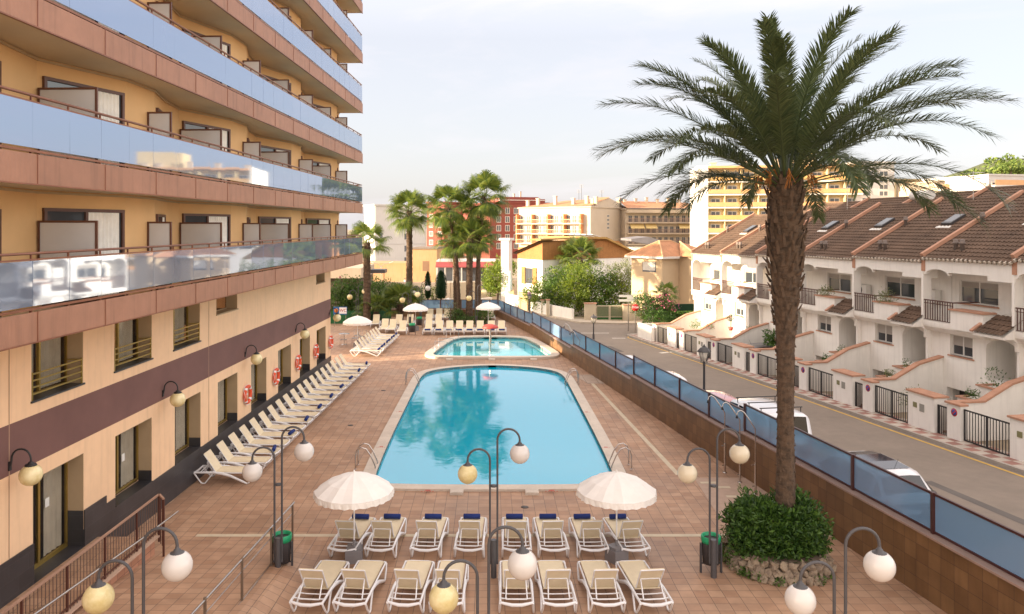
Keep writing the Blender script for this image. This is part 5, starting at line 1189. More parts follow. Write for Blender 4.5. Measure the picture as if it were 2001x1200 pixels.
# topiary ball
p = HL(4, 2.3, -.9, 1.5); tp = thing('topiary_ball', 'round topiary ball on a thin stem before the first sunlit house', 'topiary', p)
m = MB(); leafcloud(m, (0, 0, .85), (.24, .24, .24), 380, .06, rn2, 0, .8, .6); m.build('crown', leaf_k, tp); m = MB(); m.tube([(0, 0, .1), (0, 0, .8)], .02, 5); m.build('stem', wood, tp); m = MB(); m.lathe([(.12, 0), (.17, .22)]); m.build('pot', mat('red_pot', (.45, .07, .05), .6), tp)
# ================================================================ STREET LAMPS, SIGNS
def lantern(px, pyb, pyt, label, Y):
    X = (px - CX) * Y / F; z = rz_(Y); H = 8 - (pyt - CY) * Y / F - z
    t_ = thing('street_lantern', label, 'street lamp', (X, Y, z), 0, 'classic street lanterns')
    m = MB(); m.lathe([(.14, 0), (.15, .25), (.09, .35), (.075, .9), (.05, 1.0), (.042, H - .78), (.06, H - .76), (.03, H - .70)], n=12); m.build('post', darkm, t_)
    m = MB(); m.tube([(0, 0, H - .72), (0, 0, H - .62)], .05, 8)
    for j in range(6): a = pi / 3 * j; m.bar((.1 * math.cos(a), .1 * math.sin(a), H - .62), (.21 * math.cos(a), .21 * math.sin(a), H - .26), .018, .018); m.tube([(.04 * math.cos(a), .04 * math.sin(a), H - .7), (.13 * math.cos(a), .13 * math.sin(a), H - .66), (.16 * math.cos(a), .16 * math.sin(a), H - .5)], .007, 4)
    m.build('lantern_frame', darkm, t_)
    m = MB(); m.lathe([(.095, H - .61), (.20, H - .265)], n=6); m.build('lantern_glass', mat('clear_lamp_glass', (.75, .70, .60), .1, .05, alpha=.45), t_)
    m = MB(); m.lathe([(.27, H - .26), (.26, H - .22), (.15, H - .11), (.07, H - .08), (.06, H - .04), (.03, H - .03), (.035, H), (.01, H + .02)], n=6, sm=False); m.build('lantern_roof', darkm, t_)
lantern(1376, 800, 674, 'green black street lantern beside the road, nearest one beyond the glass fence', 28.6)
lantern(1160, 659, 614, 'street lantern at the road junction beyond the glass fence', 54.5)
lantern(1035, 592, 573, 'street lantern far down the street beyond the glass fence', 75)
lantern(1347, 600, 556, 'street lantern in front of the tan house with tiled roof', 75)
p = gr(1241, 652); st = thing('stop_sign', 'red octagonal STOP sign on a pole at the junction corner', 'stop sign', (11.95, 62.2, rz_(62)))
hz = 8 - (601 - CY) * 62.2 / F - rz_(62)
m = MB(); m.tube([(0, .03, 0), (0, .03, hz + .3)], .03, 8); m.build('post', steel, st)
m = MB(); m.lathe([(.30, -.01), (.30, .01)], n=8); o = m.build('sign_plate', mat('stop_red', (.60, .02, .02), .5), st); o.location = (0, -.02, hz); o.rotation_euler = (pi / 2, 0, 0); o.rotation_euler = (pi / 2, pi / 8, 0)
m = MB(); m.lathe([(.285, -.001), (.285, .001)], n=8); m.v = m.v
textmesh('STOP', .215, mat('sign_white', (.85, .85, .85), .5), 'lettering', st, (0, -.036, hz), (pi / 2, 0, 0), ext=.003)
ds = thing('direction_sign', 'grey pole with two blank street direction boards above the stop sign', 'direction sign', (12.0, 64.5, rz_(64)))
m = MB(); m.tube([(-.2, 0, 0), (-.2, 0, 3.2)], .04, 8); m.build('post', steel, ds)
for k, (x0, x1, z) in enumerate(((-1.0, .2, 3.0), (-1.0, .35, 2.62), (-.3, .7, 2.8))): m = MB(); m.box(x0, x1, -.06, -.03, z - .1, z + .1); m.build('board', mat('board_grey', (.55, .55, .52), .6), ds)
bl = thing('bus_lane_sign', 'small round sign on a thin pole at the far pavement', 'road sign', ((1034 - CX) * 76 / F, 76, rz_(76)))
m = MB(); m.tube([(0, 0, 0), (0, 0, 2.6)], .03, 6); m.build('post', steel, bl); m = MB(); m.lathe([(.19, -.01), (.19, .01)], n=20); o = m.build('sign_plate', mat('sign_pink', (.50, .30, .36)), bl); o.location = (0, -.04, 2.5); o.rotation_euler = (pi / 2, 0, 0)
# ================================================================ CARS
tyre = mat('tyre', (.02, .02, .02), .9); carg = mat('car_glass', (.015, .018, .02), .05, spec=1)
def car(loc, rz, paint, label, L_=4.1, Wd=1.72, H=1.48, van=False, rack=False, roofm_=None):
    t_ = thing('parked_car', label, 'car' if not van else 'van', loc, rz)
    hw = Wd / 2
    # stations: x, lower z, belt z, roof z, roof half width factor
    if van: S_ = [(0, .5, .80, .84, .93), (.03, .32, 1.0, 1.10, .90), (.10, .25, 1.03, H - .06, .84), (.16, .24, 1.03, H, .83), (.30, .24, 1.03, H + .03, .83), (L_ * .44, .22, 1.02, H + .04, .83), (L_ * .46, .22, 1.02, H + .04, .83), (L_ * .60, .22, 1.0, H, .80), (L_ * .77, .22, .98, 1.03, .86), (L_ * .9, .24, .86, .92, .84), (L_ * .98, .34, .72, .78, .78), (L_, .42, .6, .62, .7)]
    else: S_ = [(0, .48, .74, .78, .88), (.03, .34, .92, .98, .86), (.10, .26, .96, 1.02, .84), (.38, .23, .97, H - .13, .74), (.50, .23, .97, H - .05, .735), (L_ * .28, .22, .96, H, .74), (L_ * .43, .22, .95, H, .74), (L_ * .445, .22, .95, H, .74), (L_ * .55, .22, .94, H - .05, .72), (L_ * .73, .22, .90, .96, .84), (L_ * .88, .25, .80, .87, .82), (L_ * .97, .34, .68, .74, .76), (L_, .42, .58, .6, .7)]
    mb = MB(); mg = MB(); rows = []
    for x, zb, bt, rz2, rw in S_:
        e = 1 if x > .02 and x < L_ * .9 else .93; w = hw * e
        half = [(w * .92, zb), (w * 1.0, (zb + bt) / 2), (w * .985, bt - .10), (w * .95, bt), (hw * rw, max(rz2 - .07, bt + .01)), (hw * rw * .86, rz2), (hw * rw * .45, rz2 + .025)]
        rows.append([(x, -a, z) for a, z in half] + [(x, a, z) for a, z in half[::-1]])
    nS_ = len(S_); n = len(rows[0]); allv = [v for r in rows for v in r]
    bod, gls = [], []
    gi = (2, nS_ - 4) if not van else (3, nS_ - 4)
    for i in range(nS_ - 1):
        dx = S_[i + 1][0] - S_[i][0]; top = S_[i][3] - S_[i][2] > .3 or S_[i + 1][3] - S_[i + 1][2] > .3
        for k in range(n - 1):
            f = (i * n + k, (i + 1) * n + k, (i + 1) * n + k + 1, i * n + k + 1); g_ = False
            if top and k in (3, n - 5) and dx > .12: g_ = True
            if top and k in (5, 6, 7) and (abs(S_[i + 1][3] - S_[i][3]) > .25): g_ = True
            (gls if g_ else bod).append(f)
        bod.append((i * n + n - 1, (i + 1) * n + n - 1, (i + 1) * n, i * n))
    bod += [tuple(range(n))[::-1], tuple(range((nS_ - 1) * n, nS_ * n))]
    mb.add(allv, bod, 0, True); mb.build('body', paint, t_)
    mg.add(allv, gls, 0, True); mg.build('windows', carg, t_)
    m = MB(); m.box(.0, .06, -hw * .8, hw * .8, .36, .5); m.box(.05, L_ - .1, -hw * .99, -hw * .9, .2, .3); m.box(.05, L_ - .1, hw * .9, hw * .99, .2, .3); m.build('trim', tyre, t_)
    for x in (L_ * .19, L_ * .80):
        for s in (-1, 1):
            o = MB(); o.lathe([(.19, -.1), (.30, -.1), (.315, -.06), (.315, .06), (.30, .1), (.19, .1)], n=20); w = o.build('wheel', tyre, t_); w.location = (x, s * (hw - .1), .315); w.rotation_euler = (pi / 2, 0, 0)
            o = MB(); o.lathe([(.19, -.11), (.05, -.105), (.05, .105), (.19, .11)], n=12); o.build('rim', steel, w)
    for s in (-1, 1):
        m = MB(); m.box(-.03, .10, s * hw * .70, s * hw * .90, .62, .93 if not van else 1.15); m.build('tail_light', mat('tail_red', (.45, .02, .015), .25, coat=.5), t_)
        m = MB(); m.box(L_ - .25, L_ - .02, s * hw * .55, s * hw * .82, .58, .72); m.build('headlight', mat('headlamp', (.7, .7, .7), .1), t_)
        m = MB(); m.box(L_ * .62, L_ * .66, s * (hw * .95), s * (hw + .16), .92, 1.04); m.build('mirror', paint, t_)
    m = MB(); m.box(-.035, .01, -.26, .26, .55, .66); m.build('number_plate', white, t_)
    m = MB(); m.tube([(.6, 0, H), (.45, 0, H + .3)], .006, 4); m.build('aerial', blackm, t_)
    if not van and 'glass roof' in label: m = MB(); m.add([(.62, -.47, H + .0), (L_ * .28, -.47, H + .032), (L_ * .43, -.47, H + .032), (L_ * .53, -.47, H - .012), (L_ * .53, .47, H - .012), (L_ * .43, .47, H + .032), (L_ * .28, .47, H + .032), (.62, .47, H + .0)], [(0, 1, 6, 7), (1, 2, 5, 6), (2, 3, 4, 5)]); m.build('glass_roof', mat('glass_roof', (.02, .02, .03), .06, spec=1), t_)
    if rack:
        for x in (.5, 1.3, 2.1): m = MB(); m.tube([(x, -.75, H + .17), (x, .75, H + .17)], .018, 6); m.tube([(x, -.7, H), (x, -.7, H + .17)], .015, 5); m.tube([(x, .7, H), (x, .7, H + .17)], .015, 5); m.build('roof_rack', blackm, t_)
cw = mat('car_white', (.72, .72, .75), .25, .02, coat=.8); cp = mat('car_rose', (.50, .22, .24), .25, .02, coat=.8); cd = mat('car_dark_roof', (.02, .02, .03), .08, coat=1)
cang = pi / 2 + .157
def carat(px, Y, zt): pass
def cpos(Yr, off=1.35): return (WX(Yr) + off, Yr, rz_(Yr) + .01)
car(cpos(19.0, 1.5), cang, cw, 'white hatchback with a dark glass roof parked nearest behind the glass fence', 4.1, 1.74, 1.50)
car(cpos(24.4, 1.45), cang, cw, 'white van with black roof bars parked behind the date palm trunk', 4.3, 1.8, 1.78, van=True, rack=True)
car(cpos(28.2, 1.4), cang, cp, 'rose coloured car parked between the van and the next white car', 4.0, 1.68, 1.45)
car(cpos(33.2, 1.4), cang, cw, 'white car parked third beyond the fence, roof just showing', 4.0, 1.68, 1.42)
car(cpos(38.3, 1.4), cang, cw, 'farthest white car parked along the fence, roof just showing', 4.0, 1.68, 1.42)
p = HL(3, 2.2, -2.6, -.3); car((p.x, p.y, p.z), HANG + pi / 2, mat('car_grey', (.12, .12, .13), .3, coat=.6), 'dark car parked in a driveway left of the date palm trunk', 3.6)

# things on the roofs
def HR(i, x, y): return HL(i, x, y, 6.56 + (y + .52) * (9.45 - 6.56) / 5.22)
bo = thing('solar_boiler', 'white cylindrical solar water heater on the ridge of the roof right of the palm trunk', 'water heater', HR(2, 3.4, 4.75), HANG); m = MB(); m.tube([(-.7, 0, .5), (.7, 0, .5)], .26, 14); m.build('tank', darkwin, bo); m = MB(); m.tube([(-.5, 0, 0), (-.5, 0, .4)], .02, 5); m.tube([(.5, 0, 0), (.5, 0, .4)], .02, 5); m.build('legs', darkm, bo)
for i, x, y, lb in ((1, 2.2, 4.6, 'behind the second skylight from the right'), (0, 3.9, 4.6, 'at the right edge of the picture'), (3, 2.0, 4.6, 'of the house behind the palm trunk'), (5, 2.6, 4.6, 'of the far corner house')):
    p = HR(i, x, y); t_ = thing('tv_aerial', 'thin television aerial on the roof ridge ' + lb, 'aerial', p, HANG); m = MB(); m.tube([(0, 0, 0), (0, 0, 1.5)], .018, 5); m.build('mast', steel, t_); m = MB(); m.bar((-.5, 0, 1.4), (.5, 0, 1.4), .02, .02)
    for k in range(7): m.bar((-.45 + k * .15, -.22, 1.41), (-.45 + k * .15, .22, 1.41), .012, .012)
    m.build('antenna', steel, t_)
for i, lb in ((1, 'of house 21'), (2, 'right of the palm trunk')):
    p = HL(i, 3.9, 1.0, 4.9); t_ = thing('air_conditioner', 'white air conditioning unit on the upper wall ' + lb, 'air conditioner', p, HANG); m = MB(); m.box(-.4, .4, -.3, 0, -.28, .28); m.build('casing', darkwin, t_); m = MB(); m.lathe([(.2, 0), (.2, .012)], n=18); o = m.build('fan_grille', darkm, t_); o.location = (-.08, -.302, 0); o.rotation_euler = (pi / 2, 0, 0)
# ================================================================ BACKGROUND BUILDINGS
def solvecorner(pxc, Yc, th, pxl, pxr):
    X = (pxc - CX) * Yc / F; c, s = math.cos(th), math.sin(th); kl = (pxl - CX) / F; kr = (pxr - CX) / F
    if s - kr * c < 0: return (X, Yc), (X - kl * Yc) / (c + kl * s), 12.0
    return (X, Yc), (X - kl * Yc) / (c + kl * s), (kr * Yc - X) / (s - kr * c) if abs(s - kr * c) > 1e-3 else 12
def zat(py, Y): return CH - (py - CY) * Y / F
gwin = mat('far_window', (.10, .11, .13), .12, .3, .5)
def gridwin(par, face, u0, u1, zs, cols, w, h, L_, D, fm, ledge=0, cap=100, y0=0.0):
    cnt = 0
    for z in zs:
        for k in range(cols):
            if cnt >= cap: return
            cnt += 1; u = u0 + (u1 - u0) * (k + .5) / cols
            def bx(m, a, b, o0, o1, z0, z1):
                if face == 'front': m.box(a, b, y0 - o1, y0 - o0, z0, z1)
                else: m.box(o0 + L_, o1 + L_, a, b, z0, z1)
            m = MB(); f_ = .09 * w; bx(m, u - w / 2, u + w / 2, -.1, .03, z, z + f_); bx(m, u - w / 2, u + w / 2, -.1, .03, z + h - f_, z + h); bx(m, u - w / 2, u - w / 2 + f_, -.1, .03, z + f_, z + h - f_); bx(m, u + w / 2 - f_, u + w / 2, -.1, .03, z + f_, z + h - f_); bx(m, u - f_ * .4, u + f_ * .4, -.1, .025, z + f_, z + h - f_)
            f = m.build('window', fm, par); m = MB(); bx(m, u - w / 2 + f_, u + w / 2 - f_, 0.001, .01, z + f_, z + h - f_); m.build('pane', gwin, f)
def bldg(name, label, cat, pxc, Yc, thd, pxl, pxr, pytop, wm, zb=-2.5, wm2=None, roof=None):
    th = R(thd); (X, Y), Lf, Ls = solvecorner(pxc, Yc, th, pxl, pxr); zt = zat(pytop, Yc)
    t_ = thing(name, label, cat, (X, Y, 0), -th)
    m = MB(); m.box(-Lf, 0, 0, Ls, zb, zt); m.build('wall', wm, t_)
    m = MB(); m.box(-Lf - .3, .3, -.3, Ls + .3, zt + .01, zt + .35); m.build('parapet', roof or wm, t_)
    return t_, Lf, Ls, zt
redw = mat('red_brick_render', (.24, .06, .045), .85, .12, .3, fine=.06); creamw = mat('cream_block_render', (.50, .42, .33), .85, .08, .15, stain=.1); beigew = mat('beige_block_render', (.44, .36, .27), .85, .1, .15, stain=.12)
whiteb = mat('far_white_render', (.54, .525, .51), .85, .06, .2, stain=.08); yelw = mat('yellow_hotel_render', (.58, .46, .26), .85, .06, .2); ochrew = mat('ochre_wall', (.50, .30, .14), .9, .2, .25, col2=(.42, .27, .15), stain=.2)
frw = mat('far_frame_white', (.60, .57, .52), .6); orl = mat('orange_balcony_glass', (.60, .33, .15), .3, .15, .3)
def roofitems(par, xs, y, z, h=1.3, w=.5):
    for i, x in enumerate(xs):
        m = MB(); hh = h * (.7 + .5 * ((i * 7) % 5) / 5); m.box(x - w / 2, x + w / 2, y, y + w, z, z + hh); m.box(x - w * .65, x + w * .65, y - .1, y + w + .1, z + hh + .01, z + hh + .15); m.build('chimney', creamw, par)
# white block
b_, Lf, Ls, zt = bldg('white_block', 'plain white apartment block with few small windows behind the lone fan palm', 'apartment block', 733, 172, 66, 712, 832, 402, whiteb)
gridwin(b_, 'side', 6.0, 9.4, [zat(y, 172) for y in (470, 494, 517)], 1, 1.9, 1.7, 0, Ls, whiteb); gridwin(b_, 'side', 0.6, 2.2, [zat(470, 172)], 1, .8, 1.7, 0, Ls, whiteb)
for py in (546, 565): pass
m = MB(); m.box(.0, .05, 12.0, 12.1, -2, zt); m.box(.0, .06, 0, Ls, zat(478, 172), zat(477, 172)); m.build('joint', mat('joint_grey', (.42, .41, .40), .9), b_)
# red buildings
b_, Lf, Ls, zt = bldg('red_block', 'red apartment block with white framed windows, left one behind the fan palms', 'apartment block', 868, 238, 30, 834, 905, 396, redw)
gridwin(b_, 'front', -Lf, 0, [zat(y, 238) for y in (428, 445, 462, 479, 496)], 2, 1.5, 1.6, 0, Ls, frw)
m = MB()
for k in range(8): m.box(.0, 1.2, 1.5, Ls * .75, zat(420 + 17 * k, 238), zat(421.5 + 17 * k, 238))
m.build('balcony', frw, b_); gridwin(b_, 'side', 2, Ls * .75, [zat(y, 238) for y in (434, 451, 468, 485, 502)], 3, 1.8, 1.8, 0, Ls, frw)
b_, Lf, Ls, zt = bldg('red_block', 'large dark red apartment block with stepped penthouse right of the fan palms', 'apartment block', 957, 232, 72, 905, 1072, 397, redw)
gridwin(b_, 'side', 1.5, Ls - 1, [zat(y, 232) for y in (418, 435, 452, 470, 487)], 6, 1.5, 1.9, 0, Ls, frw)
m = MB(); m.box(-18, -1, 4, Ls - 3, zt + .36, zat(384, 232)); m.box(-14, -.5, 14, Ls - 1, zt + .36, zat(388, 232)); m.build('penthouse', redw, b_)
m = MB(); m.box(.0, .8, 3, 3.3, zt + .36, zt + 1.2); m.box(.3, .5, 1, Ls - 1, zt + .9, zt + 1.1); m.build('terrace_rail', frw, b_); roofitems(b_, [-12, -6], 12, zat(384, 232), 2)
# cream block
b_, Lf, Ls, zt = bldg('cream_block', 'sunlit cream apartment block with long balconies and a plain shaded end wall', 'apartment block', 1154, 196, 40, 1014, 1226, 405.5, creamw)
fl_ = [zat(y, 196) for y in (436, 456.5, 477)]
for z in fl_:
    m = MB(); m.box(-Lf, -2.0, -1.5, -.01, z - .3, z); bal = m.build('balcony', creamw, b_)
    m = MB(); m.box(-Lf, -2.0, -1.5, -1.44, z + .95, z + 1.05); 
    for k in range(60): x = -Lf + (Lf - 2) * k / 59; m.box(x, x + .05, -1.49, -1.45, z + .001, z + .95)
    m.build('railing', orl, bal)
    for k in range(5): x = -Lf + (Lf - 2.5) * k / 4; m = MB(); m.box(x, x + .35, -1.4, -.01, z + .001, z + 2.4); m.build('divider', mat('orange_panel', (.52, .22, .09), .8), b_)
gridwin(b_, 'front', -Lf + .5, -2.2, fl_, 11, 1.5, 2.1, 0, Ls, frw)
gridwin(b_, 'side', Ls * .42, Ls * .5, [zat(y, 196) for y in (424, 432, 440, 448)], 1, 1.2, .7, 0, Ls, frw)
m = MB(); m.prismx([(-.3, zt + .36), (Ls + .3, zt + .36), (Ls * .5, zat(384, 196))], -4.5, -.3); m.build('gable', creamw, b_)
m = MB(); m.add([(-Lf, -.4, zt + .4), (-4.0, -.4, zt + .4), (-4.0, Ls * .5, zat(386, 196)), (-Lf * .6, Ls * .5, zat(388, 196))], [(0, 1, 2, 3)]); m.add([(-4.6, -.5, zt + .42), (0.1, -.5, zt + .42), (.1, Ls * .5, zat(383, 196)), (-4.6, Ls * .5, zat(383, 196))], [(0, 1, 2, 3)]); m.build('roof', roofo, b_)
roofitems(b_, [-Lf * .95, -Lf * .8, -Lf * .55, -Lf * .3, -Lf * .12, -1, 2 - 2], 2.2, zt + .6, 2.4, .8); roofitems(b_, [-.8], Ls * .8, zt, 4, 1.0)
m = MB()
for x, y, h in ((-8, 8, 5.5), (-9.5, 9, 4.2), (-4, 12, 4)): m.tube([(x, y, zt + 1), (x, y, zt + 1 + h)], .06, 4); [m.bar((x - .7, y, zt + 1 + h - k * .35), (x + .7, y, zt + 1 + h - k * .35), .05, .05) for k in range(3)]
m.build('antenna', darkm, b_)
# beige block
b_, Lf, Ls, zt = bldg('beige_block', 'long beige apartment block with orange tile roof and yellow awnings, left of the yellow hotel', 'apartment block', 1368, 206, -7, 1222, 1390, 410, beigew)
fl_ = [zat(y, 206) for y in (434.5, 455.5, 476.5)]
for z in fl_:
    m = MB(); m.box(-Lf + .3, 0, -1.3, -.01, z - .3, z); bal = m.build('balcony', beigew, b_); m = MB(); m.box(-Lf + .3, 0, -1.3, -1.24, z + .95, z + 1.05)
    for k in range(70): x = -Lf + .3 + (Lf - .4) * k / 70; m.box(x, x + .06, -1.29, -1.25, z + .001, z + .95)
    m.build('railing', mat('brown_rail', (.25, .15, .11), .6), bal)
gridwin(b_, 'front', -Lf + .5, -.5, fl_, 12, 1.1, 1.9, 0, Ls, mat('tan_frame', (.45, .38, .30), .7))
aw = mat('yellow_awning', (.62, .46, .20), .8, .1)
for x0, x1 in ((-Lf + 1.2, -Lf + 5), (-Lf + 5.4, -Lf + 8.5), (-6.2, -3.2)): m = MB(); m.prismx([(-.02, fl_[1] + 2.6), (-1.35, fl_[1] + 1.3), (-1.35, fl_[1] + 1.25), (-.02, fl_[1] + 2.55)], x0, x1); m.build('awning', aw, b_)
m = MB(); m.box(-Lf, 0, -1.5, 0, zt - .9, zt); m.build('eaves_band', beigew, b_)
m = MB(); m.add([(-Lf, -1.6, zt + .36), (0, -1.6, zt + .36), (-1, 8, zt + 2.2), (-Lf + .5, 8, zt + 2.6)], [(0, 1, 2, 3)]); m.build('roof', roofo, b_); roofitems(b_, [-Lf + 2 + k * 3.1 for k in range(6)], 6.5, zt + 1.8, 1.5, .7)
# yellow hotel
YH = 165; X0 = (1382 - CX) * YH / F; yh = thing('yellow_hotel', 'sunlit yellow hotel with rows of balconies behind the date palm trunk', 'hotel', (X0, YH, 0), -R(8.5))
Lh = 31.5; ztop = zat(330, YH); m = MB(); m.box(0, Lh, 0, 13, -3, ztop); m.build('wall', yelw, yh); m = MB(); m.box(-2.2, -.001, -1.5, 13, -3, ztop + .6); m.build('end_wall', mat('bright_white_render', (.78, .75, .68), .8), yh); m = MB(); m.box(.1, Lh, -1.7, 13, ztop + .01, ztop + .5); m.build('parapet', orl, yh)
fy = [ztop - 2.78 * k for k in range(1, 9)]
for k, z in enumerate(fy):
    m = MB(); m.box(0, Lh, -1.6, -.01, z - .32, z); bal = m.build('balcony', frw, yh)
    m = MB(); m.box(.1, Lh - .05, -1.56, -1.52, z + .1, z + 1.0); m.build('balcony_glass', orl if k % 3 else mat('ochre_balcony_glass', (.55, .33, .12), .3, .15, .3), bal)
    m = MB()
    for j in range(1, 9): x = Lh * j / 9; m.box(x - .08, x + .08, -1.5, -.012, z + .001, z + 2.4)
    m.build('divider', yelw, bal)
gridwin(yh, 'front', 0, Lh, fy[:7], 9, 2.1, 1.9, 0, 13, frw)
roofitems(yh, [2, 9, 16, 22, 28], 5, ztop + .5, 1.6, 1.2)
m = MB(); m.box(18, 24, 6, 12, ztop + .5, ztop + 4.5); m.build('roof_room', yelw, yh)
# grey-white tower section right of it, beige blocks, white block at right edge
def simple(name, lab, px0, px1, Y, pyt, wm, rz=0, D=14, wins=None, bal=None):
    X = (px0 - CX) * Y / F; L_ = (px1 - px0) * Y / F / max(.2, math.cos(rz)); t_ = thing(name, lab, 'apartment block', (X, Y, 0), rz); zt = zat(pyt, Y)
    m = MB(); m.box(0, L_, 0, D, -3, zt); m.build('wall', wm, t_); m = MB(); m.box(-.2, L_ + .2, -.2, D + .2, zt + .01, zt + .3); m.build('parapet', wm, t_)
    if wins: gridwin(t_, 'front', .5, L_ - .5, [zat(y, Y) for y in wins[0]], wins[1], wins[2], wins[3], 0, D, frw)
    if bal:
        for y in bal: z = zat(y, Y); m = MB(); m.box(0, L_, -1.4, -.05, z - .3, z); b = m.build('balcony', frw, t_); m = MB(); m.box(.05, L_ - .05, -1.38, -1.34, z + .01, z + .95); m.build('railing', orl, b)
    return t_, L_, zt
simple('white_tower', 'pale tower section with dark vertical glazing beside the yellow hotel', 1672, 1752, 160, 318, whiteb, .1, 12, ((345, 358, 371, 384, 397), 2, 2.2, 1.3))
simple('yellow_block', 'low yellow apartment block with balconies behind the roofs right of the tower', 1752, 1838, 175, 352, yelw, .12, 12, ((372, 392), 6, 1.5, 1.6), (364, 379, 394))
simple('pale_block', 'pale stepped apartment block half hidden by the right palm fronds', 1832, 1935, 150, 356, creamw, .15, 12, ((377, 397), 7, 1.5, 1.6), (370, 386, 402))
simple('white_villa', 'long white building with terrace at the right edge below the wooded hill', 1932, 2060, 140, 343, whiteb, .2, 16, ((374,), 5, 2.0, 1.8), (362, 380))
simple('chimney_block', 'narrow white chimney stack beside the yellow lit trees', 979, 994, 92, 470, whiteb, -.5, .9)
# hill
hm = leafmat('hill_pine', (.05, .10, .02), (.18, .24, .05), .7, .2)
hx = thing('x', 'x', 'x'); bpy.data.objects.remove(hx)
m = MB(); pts = []
cols = 24; rows = 8
for r in range(rows):
    for c in range(cols): x = 190 + c * 18; y = 330 + r * 25; h = 43 * math.exp(-((c - 9) / 6.0) ** 2) * math.sin(pi * min(1, (r + .01) / 5) / 2) + 3 * noise.noise(Vector((c * .7, r * .6, 0))); pts.append((x, y, h * 1.25 - 2))
m.add(pts, [(r * cols + c, r * cols + c + 1, (r + 1) * cols + c + 1, (r + 1) * cols + c) for r in range(rows - 1) for c in range(cols - 1)]); tag(m.build('hill', mat('hill_earth', (.07, .085, .03), .95, .3, .05)), kind='structure')
rh = random.Random(9); m = MB()
for k in range(380):
    c = rh.uniform(0, 20); r = rh.uniform(.5, 5); x = 190 + c * 18; y = 330 + r * 25; h = 43 * math.exp(-((c - 9) / 6.0) ** 2) * math.sin(pi * min(1, r / 5) / 2) * 1.25 - 2; leafcloud(m, (x, y, h + 4), (6, 6, 3.6), 90, 2.2, rh, 0, .4, .6, -20)
tag(m.build('hill_wood', hm), 'dark green pine wood covering the far hill at the right edge', 'wood', kind='stuff')
for (px, py, s) in ((1975, 325, 4.2), (1958, 333, 3.0), (1996, 334, 3.2)):
    X = (px - CX) * 330 / F; z = zat(py, 330); t_ = thing('pine_tree', 'umbrella pine on the far hill top, %s' % {1975: 'the tallest one', 1958: 'left of the tallest', 1996: 'right of the tallest'}[px], 'pine tree', (X, 330, z)); m = MB(); leafcloud(m, (0, 0, 0), (s, s, s * .5), 320, 1.2, rh, 0, .4, .5, -20); m.build('crown', hm, t_); m = MB(); m.tube([(0, 0, -9), (0, 0, 0)], .4, 6); m.build('trunk', wood, t_)
# ---- timber clad house
timber = mat('timber_cladding', (.36, .16, .05), .8, .15, 1.2, wave=('x', 3), fine=.15, stain=.2); timbery = mat('timber_cladding_side', (.36, .16, .05), .8, .15, 1.2, wave=('y', 3), fine=.15, stain=.2)
th = R(58); (X, Y), Lf, Ls = solvecorner(1060, 84, th, 1012, 1246); wh = thing('timber_house', 'white house clad in orange timber under a sweeping yellow tiled roof', 'house', (X, Y, 0), -th)
m = MB(); m.box(-Lf, 0, 0, Ls, -2, 4.3); m.build('wall', whitep, wh)
zt1 = zat(469, 84)
m = MB(); m.prismx([(-.06, 4.301), (-.06, zt1 - .1), (Ls * .42, zt1), (Ls * .50, 5.9), (Ls * .56, 6.35), (Ls * .78, 6.3), (Ls + .05, 4.301)], .0, .07); m.build('timber_side', timbery, wh)
m = MB(); m.prismy([(-Lf, 4.301), (-Lf, 5.0), (-Lf * .3, 6.3), (0, zt1 - .1), (0, 4.301)], -.06, .0); m.build('timber_front', timber, wh)
m = MB(); m.box(-Lf, -.01, .01, Ls * .5, 4.3, 5.6); m.build('upper_wall', timber, wh)
ytl = mat('yellow_roof_tiles', (.42, .25, .08), .9, .2, .8, fine=.2)
m = MB(); m.prismx([(-.5, zt1 - .05), (-.5, zt1 + .12), (Ls * .45, zt1 + .3), (Ls * .45, zt1 + .1)], -Lf * .35, .35)
m.prismx([(Ls * .36, zt1 + .12), (Ls * .36, zt1 + .34), (Ls * .62, zt1 + .28), (Ls + 1.2, 4.3), (Ls + 1.1, 4.1), (Ls * .62, zt1 + .05)], -Lf - 3, .55); m.build('roof', ytl, wh)
m = MB(); m.add([(-Lf - .5, -.5, 4.95), (.4, -.5, zt1 + .02), (.4, 1.2, zt1 + .02), (-Lf - .5, 1.2, 4.95)], [(0, 1, 2, 3)]); m.add([(-Lf - .5, -.5, 4.8), (.4, -.5, zt1 - .13), (.4, 1.2, zt1 - .13), (-Lf - .5, 1.2, 4.8)], [(3, 2, 1, 0)]); m.build('front_roof', mat('dark_fascia', (.10, .07, .05), .8), wh)
m = MB()
for k in range(4): m.bar((-Lf * .5 - k * 1.2, Ls * .62, zt1 + .55), (-Lf * .5 - k * 1.2, Ls * .86, zt1 - .25), .9, .06)
m.build('solar_panel', mat('solar_white', (.62, .66, .70), .15), wh)
m = MB(); m.box(-3.2, -1.8, -.05, .05, 1.55, 3.3); f = m.build('window', gwin, wh); m = MB(); m.box(-4.0, -3.25, -.12, -.051, 1.45, 3.4); m.box(-1.75, -1.0, -.12, -.051, 1.45, 3.4); m.build('shutter', timber, f); m = MB()
for k in range(5): m.box(-3.1 + k * .28, -3.05 + k * .28, -.09, -.06, 1.55, 3.3)
m.build('grille', darkm, f)
gh = thing('grey_roof_house', 'low grey roofed house behind the timber clad house', 'house', ((1238 - CX) * 105 / F, 105, 0)); m = MB(); m.box(0, 8.5, 0, 8, -2, 5.0); m.build('wall', whitep, gh); m = MB(); m.prismy([(-.4, 6.3), (2.0, 6.6), (5.5, 5.6), (8.9, 4.6), (8.9, 4.4), (-.4, 6.0)], -.5, 8); m.build('roof', mat('grey_tiles', (.16, .15, .16), .8, .2, 1), gh)
